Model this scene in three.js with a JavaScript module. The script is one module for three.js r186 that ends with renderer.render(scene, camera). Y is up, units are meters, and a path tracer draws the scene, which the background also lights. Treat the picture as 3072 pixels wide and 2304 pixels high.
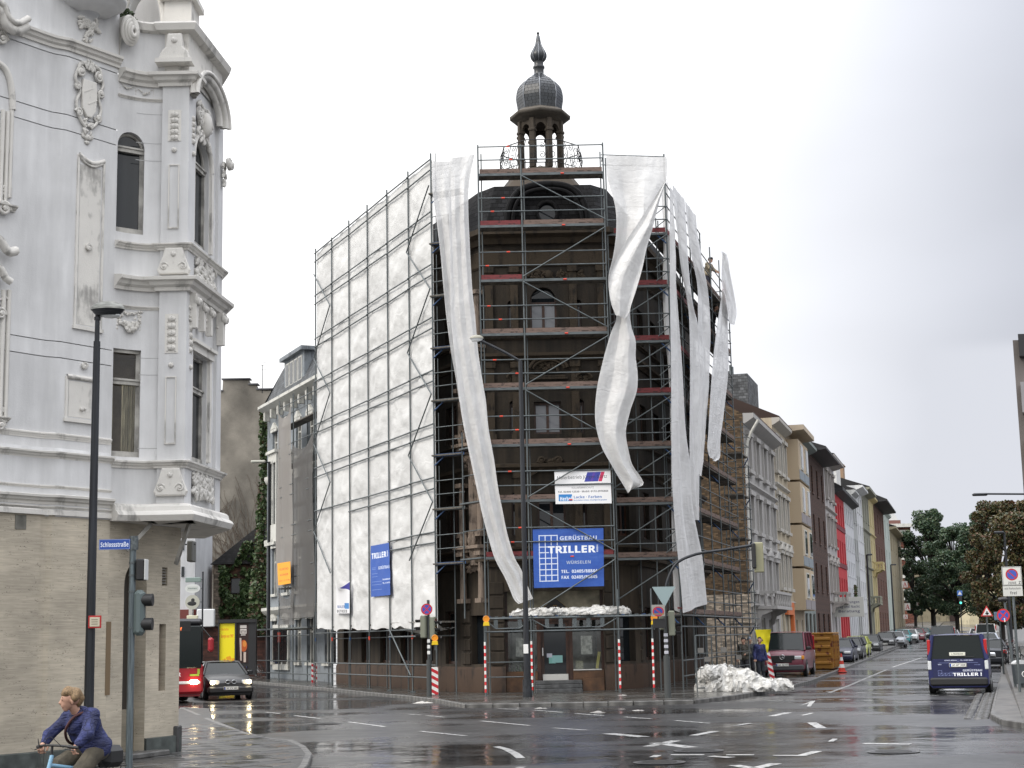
import * as THREE from 'three';
import { mergeGeometries, toCreasedNormals } from 'three/addons/utils/BufferGeometryUtils.js';
const { PI, abs, asin, atan, atan2, cbrt, ceil, cos, exp, floor, hypot, imul, max, min, pow, round, sin, sqrt } = Math;

// ---------- camera, sky, sun, exposure ----------
const scene = new THREE.Scene();
const camera = new THREE.PerspectiveCamera(27.54, 4 / 3, 0.5, 3000);
camera.position.set(0, 2.05, 0);
camera.rotation.order = 'YXZ';
camera.rotation.set(atan(763 / 4700), 0, -0.0205);
camera.updateMatrixWorld(true);
const renderer = new THREE.WebGLRenderer({ antialias: true });
renderer.toneMapping = THREE.LinearToneMapping;
renderer.toneMappingExposure = 1.7;
renderer.shadowMap.enabled = true;

// deterministic noise
const hash = (x, y, s = 0) => { let h = (imul(x | 0, 374761393) + imul(y | 0, 668265263) + imul(s | 0, 2147483647)) | 0; h = imul(h ^ (h >>> 13), 1274126177); h ^= h >>> 16; return (h >>> 0) / 4294967296; };
const sm = (t) => t * t * (3 - 2 * t);
const clamp = (x, a = 0, b = 1) => min(b, max(a, x));
const step = (a, b, x) => sm(clamp((x - a) / (b - a)));
const lerp = (a, b, t) => a + (b - a) * t;
function vn(x, y, px = 1 << 20, py = px, s = 0) {   // periodic value noise
  const x0 = floor(x), y0 = floor(y), fx = sm(x - x0), fy = sm(y - y0), m = (a, p) => ((a % p) + p) % p;
  const a = hash(m(x0, px), m(y0, py), s), b = hash(m(x0 + 1, px), m(y0, py), s), c = hash(m(x0, px), m(y0 + 1, py), s), d = hash(m(x0 + 1, px), m(y0 + 1, py), s);
  return lerp(lerp(a, b, fx), lerp(c, d, fx), fy);
}
function fbm(x, y, px, py = px, o = 4, s = 0) { let v = 0, a = 0.5, t = 0; for (let i = 0; i < o; i++) { v += a * vn(x, y, px, py, s + i); t += a; x *= 2; y *= 2; px *= 2; py *= 2; a *= 0.55; } return v / t; }
let seed = 7;
const rnd = (a = 0, b = 1) => { seed = (imul(seed, 1664525) + 1013904223) | 0; return a + (b - a) * ((seed >>> 0) / 4294967296); };

{ // overcast sky: brighter towards the zenith and towards the veiled sun on the left; also raised behind the camera, out of view, to light surfaces facing it
  const W = 1024, Hh = 512, d = new Float32Array(W * Hh * 4);
  for (let j = 0; j < Hh; j++) for (let i = 0; i < W; i++) {
    const ph = ((i + 0.5) / W - 0.5) * 2 * PI, el = ((j + 0.5) / Hh - 0.5) * PI, x = cos(ph) * cos(el), z = sin(ph) * cos(el), y = sin(el);
    const a = (x * -0.95 + z * -0.3) / max(0.12, hypot(x, z));
    const w = lerp(max(step(-0.12, 0.34, a), 0.85 * step(-0.5, 0.6, z)), 0.6, step(0.4, 0.95, y));
    const cl = fbm(i / W * 14 + 0.4 * vn(el * 9, i / W * 8, 1 << 20, 8), el * 7 + 9, 14, 1 << 20, 5, 3);
    let L = (0.31 + 0.43 * w) * (1 + 2.8 * pow(max(0, y), 2.3)) * (0.82 + 0.36 * cl);
    if (y < 0) L *= 0.5;
    const b = 1 - w, k = (j * W + i) * 4;
    d[k] = L * (1 - 0.07 * b); d[k + 1] = L * (1 - 0.03 * b); d[k + 2] = L * (1 + 0.09 * b); d[k + 3] = 1;
  }
  const t = new THREE.DataTexture(d, W, Hh, THREE.RGBAFormat, THREE.FloatType);
  t.mapping = THREE.EquirectangularReflectionMapping; t.magFilter = t.minFilter = THREE.LinearFilter; t.wrapS = THREE.RepeatWrapping; t.needsUpdate = true;
  scene.background = t; scene.environment = t;
}
const sun = new THREE.DirectionalLight(0xfff6e8, 1.0);
sun.position.set(-70, 66, -20); sun.target.position.set(0, 0, -58); sun.castShadow = true; sun.shadow.radius = 45;
sun.shadow.mapSize.set(4096, 4096); Object.assign(sun.shadow.camera, { left: -60, right: 60, top: 60, bottom: -60, near: 1, far: 260 });
sun.name = 'sun'; scene.add(sun, sun.target);

// ---------- pixels of the photograph -> directions; distances come from planes of the place ----------
const V3 = (x, y, z) => new THREE.Vector3(x, y, z);
const EYE = camera.position.clone();
const ray = (px, py) => V3((px - 1536) / 4700, -(py - 1152) / 4700, -1).applyMatrix4(new THREE.Matrix4().extractRotation(camera.matrixWorld));
const gy = (z) => 0.007 * max(0, -z - 60) + 0.014 * max(0, -z - 215);      // the street climbs gently away
const atZ = (px, py, z) => { const d = ray(px, py); return EYE.clone().addScaledVector(d, (z - EYE.z) / d.z); };
const onPlane = (px, py, p0, n) => { const d = ray(px, py); return EYE.clone().addScaledVector(d, p0.clone().sub(EYE).dot(n) / d.dot(n)); };
function onG(px, py, up = 0) { const d = ray(px, py); let t = 20; for (let k = 0; k < 40; k++) { const z = d.z * t, y = gy(z) + up; let dt = (y - EYE.y - d.y * t) / (d.y + 1e-9); const zz = d.z * (t + dt); if (!(t + dt > 5)) dt = 10; t += dt * 0.7; if (t > 900) { t = 900; break; } if (abs(dt) < 1e-4) break; } const p = EYE.clone().addScaledVector(d, t); return p; }
// a wall plane through plan point (x, z) running along direction (dx, dz)
const wallPlane = (x, z, dx, dz) => ({ p: V3(x, 0, z), n: V3(dz, 0, -dx).normalize(), d: V3(dx, 0, dz).normalize() });
const onWall = (w, px, py) => onPlane(px, py, w.p, w.n);

// ---------- names ----------
const used = {};
function nm(name) { const k = used[name] = (used[name] ?? -1) + 1; return k ? name + '_' + String(k).padStart(3, '0') : name; }
function tagit(o, label, category, group) { o.userData.label = label; o.userData.category = category; if (group) o.userData.group = group; return o; }
function thing(name, label, category, pos = [0, 0, 0], turn = 0, group) {
  const o = new THREE.Group(); o.name = nm(name); o.position.set(...pos); o.rotation.y = turn; scene.add(o); return tagit(o, label, category, group);
}
function shadows(m) { m.castShadow = m.receiveShadow = true; return m; }
function part(parent, name, geo, mat, label) {
  const m = shadows(new THREE.Mesh(Array.isArray(geo) ? join(geo) : geo, mat)); m.name = name; if (label) m.userData.label = label; parent.add(m); return m;
}
function one(name, geo, mat, label, category, group) { const m = part(scene, nm(name), geo, mat); return tagit(m, label, category, group); }
function struct(name, geo, mat) { const m = part(scene, nm(name), geo, mat); m.userData.kind = 'structure'; return m; }
function stuff(parent, name, geo, mat, label, category) { const m = part(parent, parent === scene ? nm(name) : name, geo, mat, label); m.userData.kind = 'stuff'; if (category) m.userData.category = category; return m; }
function copyOf(src, pos, turn, label, group) { const c = src.clone(); c.name = nm(src.name.replace(/_\d{3}$/, '')); c.userData = { ...src.userData }; if (label) c.userData.label = label; if (group) c.userData.group = group; c.position.set(...pos); c.rotation.y = turn; scene.add(c); return c; }

// ---------- geometry ----------
function flat(g) { return g.index ? g.toNonIndexed() : g; }
function triUV(g) {
  const p = g.attributes.position, n = g.attributes.normal, uv = new Float32Array(p.count * 2);
  for (let i = 0; i < p.count; i++) { const ax = abs(n.getX(i)), ay = abs(n.getY(i)), az = abs(n.getZ(i));
    let u, v; if (ay > ax && ay > az) { u = p.getX(i); v = p.getZ(i); } else if (ax > az) { u = p.getZ(i); v = p.getY(i); } else { u = p.getX(i); v = p.getY(i); }
    uv[i * 2] = u; uv[i * 2 + 1] = v; }
  g.setAttribute('uv', new THREE.BufferAttribute(uv, 2)); return g;
}
function clean(g) { g = flat(g); if (!g.attributes.normal) g.computeVertexNormals(); const o = new THREE.BufferGeometry(); o.setAttribute('position', g.attributes.position); o.setAttribute('normal', g.attributes.normal); if (g.attributes.uv) o.setAttribute('uv', g.attributes.uv); else triUV(o); return o; }
const join = (a) => mergeGeometries(a.map(clean));
const box = (w, h, d, x = 0, y = 0, z = 0) => triUV(flat(new THREE.BoxGeometry(w, h, d).translate(x, y, z)));   // centred
const bx = (x0, x1, y0, y1, z0, z1) => box(x1 - x0, y1 - y0, z1 - z0, (x0 + x1) / 2, (y0 + y1) / 2, (z0 + z1) / 2);
function rbox(w, h, d, r = 0.02, x = 0, y = 0, z = 0) {   // box with chamfered edges
  r = min(r, w * 0.45, h * 0.45, d * 0.45);
  const s = new THREE.Shape(); const a = w / 2 - r, b = h / 2 - r;
  s.moveTo(-a - r, -b); s.lineTo(-a - r, b); s.lineTo(-a, b + r); s.lineTo(a, b + r); s.lineTo(a + r, b); s.lineTo(a + r, -b); s.lineTo(a, -b - r); s.lineTo(-a, -b - r); s.closePath();
  const g = new THREE.ExtrudeGeometry(s, { depth: d - 2 * r, bevelEnabled: true, bevelThickness: r, bevelSize: r, bevelOffset: -r, bevelSegments: 1 });
  return triUV(flat(g.translate(x, y, z - d / 2 + r)));
}
const cyl = (r0, r1, h, seg = 12, x = 0, y = 0, z = 0) => flat(new THREE.CylinderGeometry(r1, r0, h, seg).translate(x, y + h / 2, z));  // r0 bottom, base at y
const ball = (r, x = 0, y = 0, z = 0, sx = 1, sy = 1, sz = 1, ws = 10, hs = 8) => flat(new THREE.SphereGeometry(r, ws, hs).scale(sx, sy, sz).translate(x, y, z));
function bar(a, b, r = 0.024, seg = 8, r2 = r) {   // round bar between two points
  const d = b.clone().sub(a), l = d.length();
  return flat(new THREE.CylinderGeometry(r2, r, l, seg).translate(0, l / 2, 0).applyQuaternion(new THREE.Quaternion().setFromUnitVectors(V3(0, 1, 0), d.normalize())).translate(a.x, a.y, a.z));
}
function beam(a, b, w, h) {   // rectangular bar, width w sideways, h vertical
  const d = b.clone().sub(a), l = d.length(); const m = new THREE.Matrix4(); const zz = d.clone().normalize(); let xx = V3(0, 1, 0).cross(zz); if (xx.length() < 1e-4) xx = V3(1, 0, 0); xx.normalize(); const yy = zz.clone().cross(xx);
  m.makeBasis(xx, yy, zz).setPosition(a); return flat(triUV(flat(new THREE.BoxGeometry(w, h, l).translate(0, 0, l / 2))).applyMatrix4(m));
}
const tube = (pts, r = 0.02, seg = 6, n = 0, closed = false) => flat(new THREE.TubeGeometry(new THREE.CatmullRomCurve3(pts, closed), n || pts.length * 4, r, seg, closed));
const lathe = (pts, seg = 24) => flat(new THREE.LatheGeometry(pts.map(([r, y]) => new THREE.Vector2(r, y)), seg));
function extr(pts, depth, bevel = 0, holes = []) {   // outline in x, y; extruded from z = 0 to depth
  const s = new THREE.Shape(pts.map(([x, y]) => new THREE.Vector2(x, y)));
  for (const h of holes) s.holes.push(new THREE.Path(h.map(([x, y]) => new THREE.Vector2(x, y))));
  return triUV(flat(new THREE.ExtrudeGeometry(s, bevel ? { depth: depth - 2 * bevel, bevelEnabled: true, bevelThickness: bevel, bevelSize: bevel, bevelOffset: -bevel, bevelSegments: 2 } : { depth, bevelEnabled: false }).translate(0, 0, bevel)));
}
function quads(list, uvs) {   // list of [a, b, c, d] Vector3, counter-clockwise
  const pos = [], uv = []; list.forEach((q, k) => { const o = [0, 1, 2, 0, 2, 3]; for (const i of o) { pos.push(q[i].x, q[i].y, q[i].z); if (uvs) uv.push(...uvs[k][i]); } });
  const g = new THREE.BufferGeometry(); g.setAttribute('position', new THREE.Float32BufferAttribute(pos, 3)); g.computeVertexNormals(); if (uvs) g.setAttribute('uv', new THREE.Float32BufferAttribute(uv, 2)); else triUV(g); return g;
}
function grid(nu, nv, f, uvf) {   // surface from f(u, v) with u, v in 0..1
  const pos = [], idx = [], uv = [];
  for (let j = 0; j <= nv; j++) for (let i = 0; i <= nu; i++) { const p = f(i / nu, j / nv); pos.push(p.x, p.y, p.z); uv.push(...(uvf ? uvf(i / nu, j / nv) : [i / nu, j / nv])); }
  for (let j = 0; j < nv; j++) for (let i = 0; i < nu; i++) { const a = j * (nu + 1) + i, b = a + 1, c = a + nu + 1, d = c + 1; idx.push(a, b, d, a, d, c); }
  const g = new THREE.BufferGeometry(); g.setAttribute('position', new THREE.Float32BufferAttribute(pos, 3)); g.setAttribute('uv', new THREE.Float32BufferAttribute(uv, 2)); g.setIndex(idx); g.computeVertexNormals(); return g;
}
// moulding swept along a plan polyline; path [[x, z]...] walked so that "outside" is to its right... out = offset to the side nrm
function offsets(path) {
  const n = path.length, seg = []; for (let i = 0; i < n - 1; i++) { const dx = path[i + 1][0] - path[i][0], dz = path[i + 1][1] - path[i][1], l = hypot(dx, dz) || 1e-6; seg.push([-dz / l, dx / l]); }
  return path.map((_, i) => { const a = seg[max(0, i - 1)], b = seg[min(n - 2, i)]; const mx = a[0] + b[0], mz = a[1] + b[1], l = hypot(mx, mz) || 1e-6; const k = min(2.5, 1 / max(0.3, (mx * a[0] + mz * a[1]) / l)); return [mx / l * k, mz / l * k]; });
}
function sweep(path, prof, smooth = 0.6) {   // prof [[out, y]...] bottom to top; outward = (-dz, dx) of the walk
  const off = offsets(path), pos = [], uv = []; let len = 0; const L = path.map((p, i) => (i ? len += hypot(p[0] - path[i - 1][0], p[1] - path[i - 1][1]) : 0));
  const P = (i, j) => [path[i][0] + off[i][0] * prof[j][0], prof[j][1], path[i][1] + off[i][1] * prof[j][0]];
  let pl = 0; const PL = prof.map((p, i) => (i ? pl += hypot(p[0] - prof[i - 1][0], p[1] - prof[i - 1][1]) : 0));
  for (let i = 0; i < path.length - 1; i++) for (let j = 0; j < prof.length - 1; j++) {
    const a = P(i, j), b = P(i + 1, j), c = P(i + 1, j + 1), d = P(i, j + 1);
    pos.push(...a, ...c, ...b, ...a, ...d, ...c); uv.push(L[i], PL[j], L[i + 1], PL[j + 1], L[i + 1], PL[j], L[i], PL[j], L[i], PL[j + 1], L[i + 1], PL[j + 1]);
  }
  for (const e of [0, path.length - 1]) for (let j = 1; j < prof.length - 1; j++) { const a = P(e, 0), b = P(e, j), c = P(e, j + 1); if (e) pos.push(...a, ...c, ...b); else pos.push(...a, ...b, ...c); uv.push(0, 0, 0, 0, 0, 0); }
  const g = new THREE.BufferGeometry(); g.setAttribute('position', new THREE.Float32BufferAttribute(pos, 3)); g.setAttribute('uv', new THREE.Float32BufferAttribute(uv, 2)); g.computeVertexNormals();
  return toCreasedNormals(g, smooth);
}
// wall with holes over a path function; holes {u0,u1,y0,y1,arch}; arch = rise of a round head above y1
function holedWall(at, u0, u1, y0, y1, holes, thick = 0.25, du = 0.6) {
  const br = new Set([u0, u1]); for (let u = u0 + du; u < u1; u += du) br.add(+u.toFixed(4));
  for (const h of holes) { br.add(h.u0); br.add(h.u1); if (h.arch) for (let k = 1; k < 14; k++) br.add(h.u0 + (h.u1 - h.u0) * (1 - cos(PI * k / 14)) / 2); }
  const U = [...br].filter((u) => u >= u0 - 1e-6 && u <= u1 + 1e-6).sort((a, b) => a - b), pos = [], uv = [];
  const head = (h, u) => h.y1 + (h.arch ? h.arch * sqrt(max(0, 1 - ((2 * u - h.u0 - h.u1) / (h.u1 - h.u0)) ** 2)) : 0);
  const pt = (u, y, o) => { const q = at(u); return [q.x + q.nx * o, y, q.z + q.nz * o]; };
  const quad = (a, b, c, d, t) => { pos.push(...a, ...b, ...c, ...a, ...c, ...d); uv.push(...t[0], ...t[1], ...t[2], ...t[0], ...t[2], ...t[3]); };
  for (let i = 0; i < U.length - 1; i++) {
    const a = U[i], b = U[i + 1]; if (b - a < 1e-5) continue; const m = (a + b) / 2;
    const hs = holes.filter((h) => m > h.u0 && m < h.u1).sort((p, q) => p.y0 - q.y0);
    let ya = y0, yb = y0;
    for (const h of [...hs, null]) {
      const ta = h ? h.y0 : y1, tb = ta;
      quad(pt(a, ya, 0), pt(b, yb, 0), pt(b, tb, 0), pt(a, ta, 0), [[a, ya], [b, yb], [b, tb], [a, ta]]);
      if (h) { quad(pt(a, ta, 0), pt(b, tb, 0), pt(b, tb, -thick), pt(a, ta, -thick), [[a, ta], [b, tb], [b, tb + thick], [a, ta + thick]]);
        ya = head(h, a); yb = head(h, b);
        quad(pt(a, ya, -thick), pt(b, yb, -thick), pt(b, yb, 0), pt(a, ya, 0), [[a, ya], [b, yb], [b, yb + thick], [a, ya + thick]]); }
    }
  }
  for (const h of holes) { quad(pt(h.u0, h.y0, 0), pt(h.u0, h.y0, -thick), pt(h.u0, h.y1, -thick), pt(h.u0, h.y1, 0), [[0, h.y0], [thick, h.y0], [thick, h.y1], [0, h.y1]]); quad(pt(h.u1, h.y0, -thick), pt(h.u1, h.y0, 0), pt(h.u1, h.y1, 0), pt(h.u1, h.y1, -thick), [[0, h.y0], [thick, h.y0], [thick, h.y1], [0, h.y1]]); }
  const g = new THREE.BufferGeometry(); g.setAttribute('position', new THREE.Float32BufferAttribute(pos, 3)); g.setAttribute('uv', new THREE.Float32BufferAttribute(uv, 2)); g.computeVertexNormals(); return toCreasedNormals(g, 0.5);
}
// place local geometry (x right along the wall, y up, z outward) on a wall at plan point (x, z) with outward normal (nx, nz)
const onFace = (g, x, z, nx, nz, y = 0) => { const m = new THREE.Matrix4().makeBasis(V3(nz, 0, -nx), V3(0, 1, 0), V3(nx, 0, nz)).setPosition(x, y, z); return g.clone().applyMatrix4(m); };
// smooth body from tapered capsules [[ax,ay,az,ra,bx,by,bz,rb]...], surface nets
function blob(caps, cell = 0.02, k = 0.03, noise = 0) {
  const lo = [1e9, 1e9, 1e9], hi = [-1e9, -1e9, -1e9];
  for (const c of caps) for (const o of [0, 4]) for (let a = 0; a < 3; a++) { lo[a] = min(lo[a], c[o + a] - c[o + 3] - 3 * cell); hi[a] = max(hi[a], c[o + a] + c[o + 3] + 3 * cell); }
  const n = lo.map((l, a) => ceil((hi[a] - l) / cell) + 1), at = (i, j, q) => (q * n[1] + j) * n[0] + i, f = new Float32Array(n[0] * n[1] * n[2]);
  for (let q = 0; q < n[2]; q++) for (let j = 0; j < n[1]; j++) for (let i = 0; i < n[0]; i++) {
    const x = lo[0] + i * cell, y = lo[1] + j * cell, z = lo[2] + q * cell; let d = 1e9;
    for (const c of caps) { const bx_ = c[4] - c[0], by = c[5] - c[1], bz = c[6] - c[2], px = x - c[0], py = y - c[1], pz = z - c[2]; const t = clamp((px * bx_ + py * by + pz * bz) / (bx_ * bx_ + by * by + bz * bz + 1e-9));
      const e = hypot(px - bx_ * t, py - by * t, pz - bz * t) - lerp(c[3], c[7], t); const h = clamp(0.5 + 0.5 * (d - e) / k); d = lerp(d, e, h) - k * h * (1 - h); }
    if (noise > 0) d += noise * (vn(x * 9 + 50, y * 9 + z * 13 + 50) - 0.5);
    if (noise < 0) { const wv = vn(x * 2 + 40, z * 2 + y * 3 + 40); d += noise * (pow(1 - abs(2 * vn(x * 4 + y * 2 + wv * 3 + 50, z * 5 - y * 3 + wv * 2 + 50) - 1), 2) + 0.4 * pow(1 - abs(2 * vn(x * 9 + z * 4 + 70, y * 8 - x * 3 + 70) - 1), 3) - 0.4); }
    f[at(i, j, q)] = d;
  }
  const id = new Int32Array(f.length).fill(-1), pos = [], idx = [];
  for (let q = 0; q < n[2] - 1; q++) for (let j = 0; j < n[1] - 1; j++) for (let i = 0; i < n[0] - 1; i++) {
    const v = []; for (let c = 0; c < 8; c++) v.push(f[at(i + (c & 1), j + ((c >> 1) & 1), q + (c >> 2))]);
    let neg = 0; for (const e of v) if (e < 0) neg++; if (!neg || neg === 8) continue;
    let sx = 0, sy = 0, sz = 0, m = 0;
    for (let a = 0; a < 8; a++) for (const bit of [1, 2, 4]) { const b = a | bit; if (a === b || (v[a] < 0) === (v[b] < 0)) continue; const t = v[a] / (v[a] - v[b]); sx += (a & 1) + (bit === 1 ? t : 0); sy += ((a >> 1) & 1) + (bit === 2 ? t : 0); sz += (a >> 2) + (bit === 4 ? t : 0); m++; }
    id[at(i, j, q)] = pos.length / 3; pos.push(lo[0] + (i + sx / m) * cell, lo[1] + (j + sy / m) * cell, lo[2] + (q + sz / m) * cell);
  }
  const face = (a, b, c, d, flip) => { if (a < 0 || b < 0 || c < 0 || d < 0) return; flip ? idx.push(a, c, b, a, d, c) : idx.push(a, b, c, a, c, d); };
  for (let q = 1; q < n[2] - 1; q++) for (let j = 1; j < n[1] - 1; j++) for (let i = 1; i < n[0] - 1; i++) {
    const s = f[at(i, j, q)] < 0;
    if (s !== f[at(i + 1, j, q)] < 0) face(id[at(i, j - 1, q - 1)], id[at(i, j, q - 1)], id[at(i, j, q)], id[at(i, j - 1, q)], !s);
    if (s !== f[at(i, j + 1, q)] < 0) face(id[at(i - 1, j, q - 1)], id[at(i - 1, j, q)], id[at(i, j, q)], id[at(i, j, q - 1)], !s);
    if (s !== f[at(i, j, q + 1)] < 0) face(id[at(i - 1, j - 1, q)], id[at(i, j - 1, q)], id[at(i, j, q)], id[at(i - 1, j, q)], !s);
  }
  const g = new THREE.BufferGeometry(); g.setAttribute('position', new THREE.Float32BufferAttribute(pos, 3)); g.setIndex(idx); g.computeVertexNormals(); return triUV(clean(g));
}

// ---------- textures and materials ----------
function tex(n, f, srgb = true) {   // f(u, v) -> grey or [r, g, b] in 0..1
  const d = new Uint8Array(n * n * 4); for (let j = 0; j < n; j++) for (let i = 0; i < n; i++) { let c = f(i / n, j / n); if (!c.length) c = [c, c, c]; const k = (j * n + i) * 4; for (let a = 0; a < 3; a++) d[k + a] = clamp(c[a]) * 255; d[k + 3] = 255; }
  const t = new THREE.DataTexture(d, n, n); t.wrapS = t.wrapT = THREE.RepeatWrapping; t.magFilter = THREE.LinearFilter; t.minFilter = THREE.LinearMipmapLinearFilter; t.generateMipmaps = true; if (srgb) t.colorSpace = THREE.SRGBColorSpace; t.needsUpdate = true; return t;
}
const sized = (t, m, my = m) => { const c = t.clone(); c.repeat.set(1 / m, 1 / my); c.needsUpdate = true; return c; };
const T = {
  mottle: tex(512, (u, v) => 0.72 + 0.5 * (fbm(u * 6, v * 6, 6, 6, 6, 1) - 0.5)),
  grain: tex(256, (u, v) => 0.5 + 0.9 * (fbm(u * 40, v * 40, 40, 40, 3, 4) - 0.5), false),
  streak: tex(512, (u, v) => 0.74 + 0.55 * (fbm(u * 28, v * 3, 28, 3, 5, 9) - 0.5) + 0.35 * (fbm(u * 5, v * 4, 5, 4, 4, 2) - 0.5)),
  trav: tex(1024, (u, v) => { const a = fbm(u * 10, v * 150, 10, 150, 3, 12), b = fbm(u * 5, v * 7, 5, 7, 4, 6), pit = vn(u * 90, v * 420, 90, 420, 15) > 0.86 && vn(u * 14, v * 60, 14, 60, 16) > 0.62 ? 0.35 : 0; const g = 0.88 + 0.17 * (a - 0.5) + 0.22 * (b - 0.5) - pit * 0.9; return [g, g * 0.965, g * 0.9]; }),
  dirty: tex(512, (u, v) => { const n = fbm(u * 30, v * 4, 30, 4, 5, 31), m = fbm(u * 6, v * 6, 6, 6, 5, 33); const g = 0.9 - 0.5 * step(0.52, 0.8, n * 0.5 + m * 0.55); return [g, g * 0.99, g * 0.97]; }),
  rust: tex(256, (u, v) => { const n = fbm(u * 9, v * 9, 9, 9, 5, 41); const k = step(0.58, 0.7, n); return [lerp(0.86, 0.5, k), lerp(0.86, 0.3, k), lerp(0.84, 0.2, k)]; }),
  brick: tex(512, (u, v) => { const r = floor(v * 24), o = (r % 2) * 0.5, c = floor(u * 8 + o), fx = (u * 8 + o) % 1, fy = (v * 24) % 1; const j = fx < 0.05 || fy < 0.14; const t = 0.55 + 0.45 * hash(c % 8, r, 5) + 0.2 * (fbm(u * 40, v * 40, 40, 40, 3, 8) - 0.5); return j ? [0.72, 0.69, 0.64] : [t, t * 0.93, t * 0.86]; }),
  slate: tex(512, (u, v) => { const r = floor(v * 16), o = (r % 2) * 0.5, c = floor(u * 12 + o), fx = (u * 12 + o) % 1, fy = (v * 16) % 1; const j = fx < 0.05 || fy < 0.1; const t = 0.55 + 0.4 * hash(c % 12, r, 6) + 0.25 * (fbm(u * 30, v * 30, 30, 30, 3, 18) - 0.5); return j ? 0.3 : t; }),
  soft: tex(512, (u, v) => 0.93 + 0.12 * (fbm(u * 24, v * 3, 24, 3, 4, 9) - 0.5) + 0.12 * (fbm(u * 5, v * 5, 5, 5, 5, 2) - 0.5)),
  grime: tex(512, (u, v) => { const n = fbm(u * 22, v * 5, 22, 5, 5, 37), m = fbm(u * 7, v * 7, 7, 7, 5, 39); const g = 0.97 - 0.24 * step(0.56, 0.78, n * 0.5 + m * 0.55) - 0.08 * (m - 0.5); return [g, g * 0.99, g * 0.965]; }),
  cloth: tex(512, (u, v) => 0.88 + 0.12 * (fbm(u * 5, v * 5, 5, 5, 5, 51) - 0.5) + 0.05 * sin(v * 512 * 1.6) * 0.3, true),
  crease: tex(512, (u, v) => { const w = fbm(u * 7, v * 7, 7, 7, 3, 61); const r = 1 - abs(2 * fbm(u * 5 + w * 0.9, v * 14 + w, 5, 14, 4, 63) - 1); return r; }, false),
};
const lin = (r, g, b) => new THREE.Color().setRGB(r, g, b);
function M(c, o = {}) {
  const { map, size = 3, sizeY, bump, bsize = 1, bscale = 0.01, ...rest } = o;
  const phys = 'clearcoat' in rest || 'transmission' in rest || 'sheen' in rest || 'specularIntensity' in rest;
  const m = new (phys ? THREE.MeshPhysicalMaterial : THREE.MeshStandardMaterial)({ roughness: 0.8, metalness: 0, ...rest });
  m.color = Array.isArray(c) ? lin(...c) : new THREE.Color(c);
  if (map) m.map = sized(map, size, sizeY ?? size);
  if (bump) { m.bumpMap = sized(bump, bsize); m.bumpScale = bscale; }
  return m;
}
function canvasTex(w, h, draw) { const c = document.createElement('canvas'); c.width = w; c.height = h; const x = c.getContext('2d'); draw(x, w, h); const t = new THREE.CanvasTexture(c); t.colorSpace = THREE.SRGBColorSpace; t.magFilter = THREE.LinearFilter; return t; }
function text(x, s, px, py, size, color, o = {}) { x.fillStyle = color; x.font = `${o.style || 'bold'} ${size}px ${o.font || 'sans-serif'}`; x.textAlign = o.align || 'left'; x.textBaseline = 'alphabetic'; if (o.w) { const m = x.measureText(s).width; x.save(); x.translate(px, py); x.scale(o.w / m, 1); x.textAlign = o.align || 'left'; x.fillText(s, 0, 0); x.restore(); } else x.fillText(s, px, py); }
const printed = (t, o = {}) => new THREE.MeshStandardMaterial({ map: t, roughness: 0.5, ...o });
// flat panel with a printed front: z out, uv 0..1; centred
function panel(parent, name, w, h, th, front, back, label) { const b = part(parent, name, rbox(w, h, th, min(0.004, th / 3)), back, label); const f = new THREE.PlaneGeometry(w * 0.985, h * 0.985).translate(0, 0, th / 2 + 0.004); part(b, 'print', f, front); return b; }
// ---------- ground, road, pavements ----------
const DIRR = V3(0.2785, 0, -0.9604), DIRL = V3(-0.4, 0, -0.9165);   // right street, left street
const wet = tex(1024, (u, v) => { const a = fbm(u * 7, v * 9, 7, 9, 5, 71), b = fbm(u * 3, v * 3, 3, 3, 3, 73), c = fbm(u * 60, v * 60, 60, 60, 2, 74); const k = step(0.42, 0.6, a * 0.6 + b * 0.4); const r = lerp(0.11, 0.36, k) + 0.1 * (c - 0.5); return [0, r, 0]; }, false);
const asph = tex(1024, (u, v) => { const a = fbm(u * 9, v * 9, 9, 9, 5, 81), c = fbm(u * 160, v * 160, 160, 160, 2, 82), d = fbm(u * 3, v * 3, 3, 3, 3, 85); let g = 0.6 + 0.4 * (a - 0.5) + 0.35 * (c - 0.5) + 0.35 * (d - 0.5); return [g, g * 0.99, g * 0.985]; });
const swell = tex(1024, (u, v) => 0.6 * fbm(u * 16, v * 16, 16, 16, 3, 91) + 0.1 * fbm(u * 120, v * 120, 120, 120, 2, 92) + 0.3 * fbm(u * 5, v * 5, 5, 5, 2, 93), false);
const MAT = {};
MAT.road = new THREE.MeshPhysicalMaterial({ color: lin(0.085, 0.085, 0.088), map: sized(asph, 11), roughness: 1, roughnessMap: sized(wet, 23), bumpMap: sized(swell, 13), bumpScale: 0.022, ior: 1.5 });
MAT.earth = M([0.07, 0.065, 0.055], { map: T.mottle, size: 20, roughness: 0.9 });
MAT.pave = new THREE.MeshPhysicalMaterial({ color: lin(0.13, 0.125, 0.115), map: sized(T.mottle, 2.6), roughness: 1, roughnessMap: sized(wet, 9), bumpMap: sized(T.grain, 0.8), bumpScale: 0.004 });
MAT.slabs = [0.17, 0.1, 0.22, 0.07].map((g, i) => new THREE.MeshPhysicalMaterial({ color: lin(g, g * 0.98, g * 0.95), map: sized(T.mottle, 1.7 + i * 0.4), roughness: [0.16, 0.36, 0.24, 0.5][i], bumpMap: sized(T.mottle, 0.9), bumpScale: 0.004 }));
MAT.kerb = M([0.19, 0.185, 0.175], { map: T.mottle, size: 1.5, roughness: 0.45, bump: T.grain, bscale: 0.005 });
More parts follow.
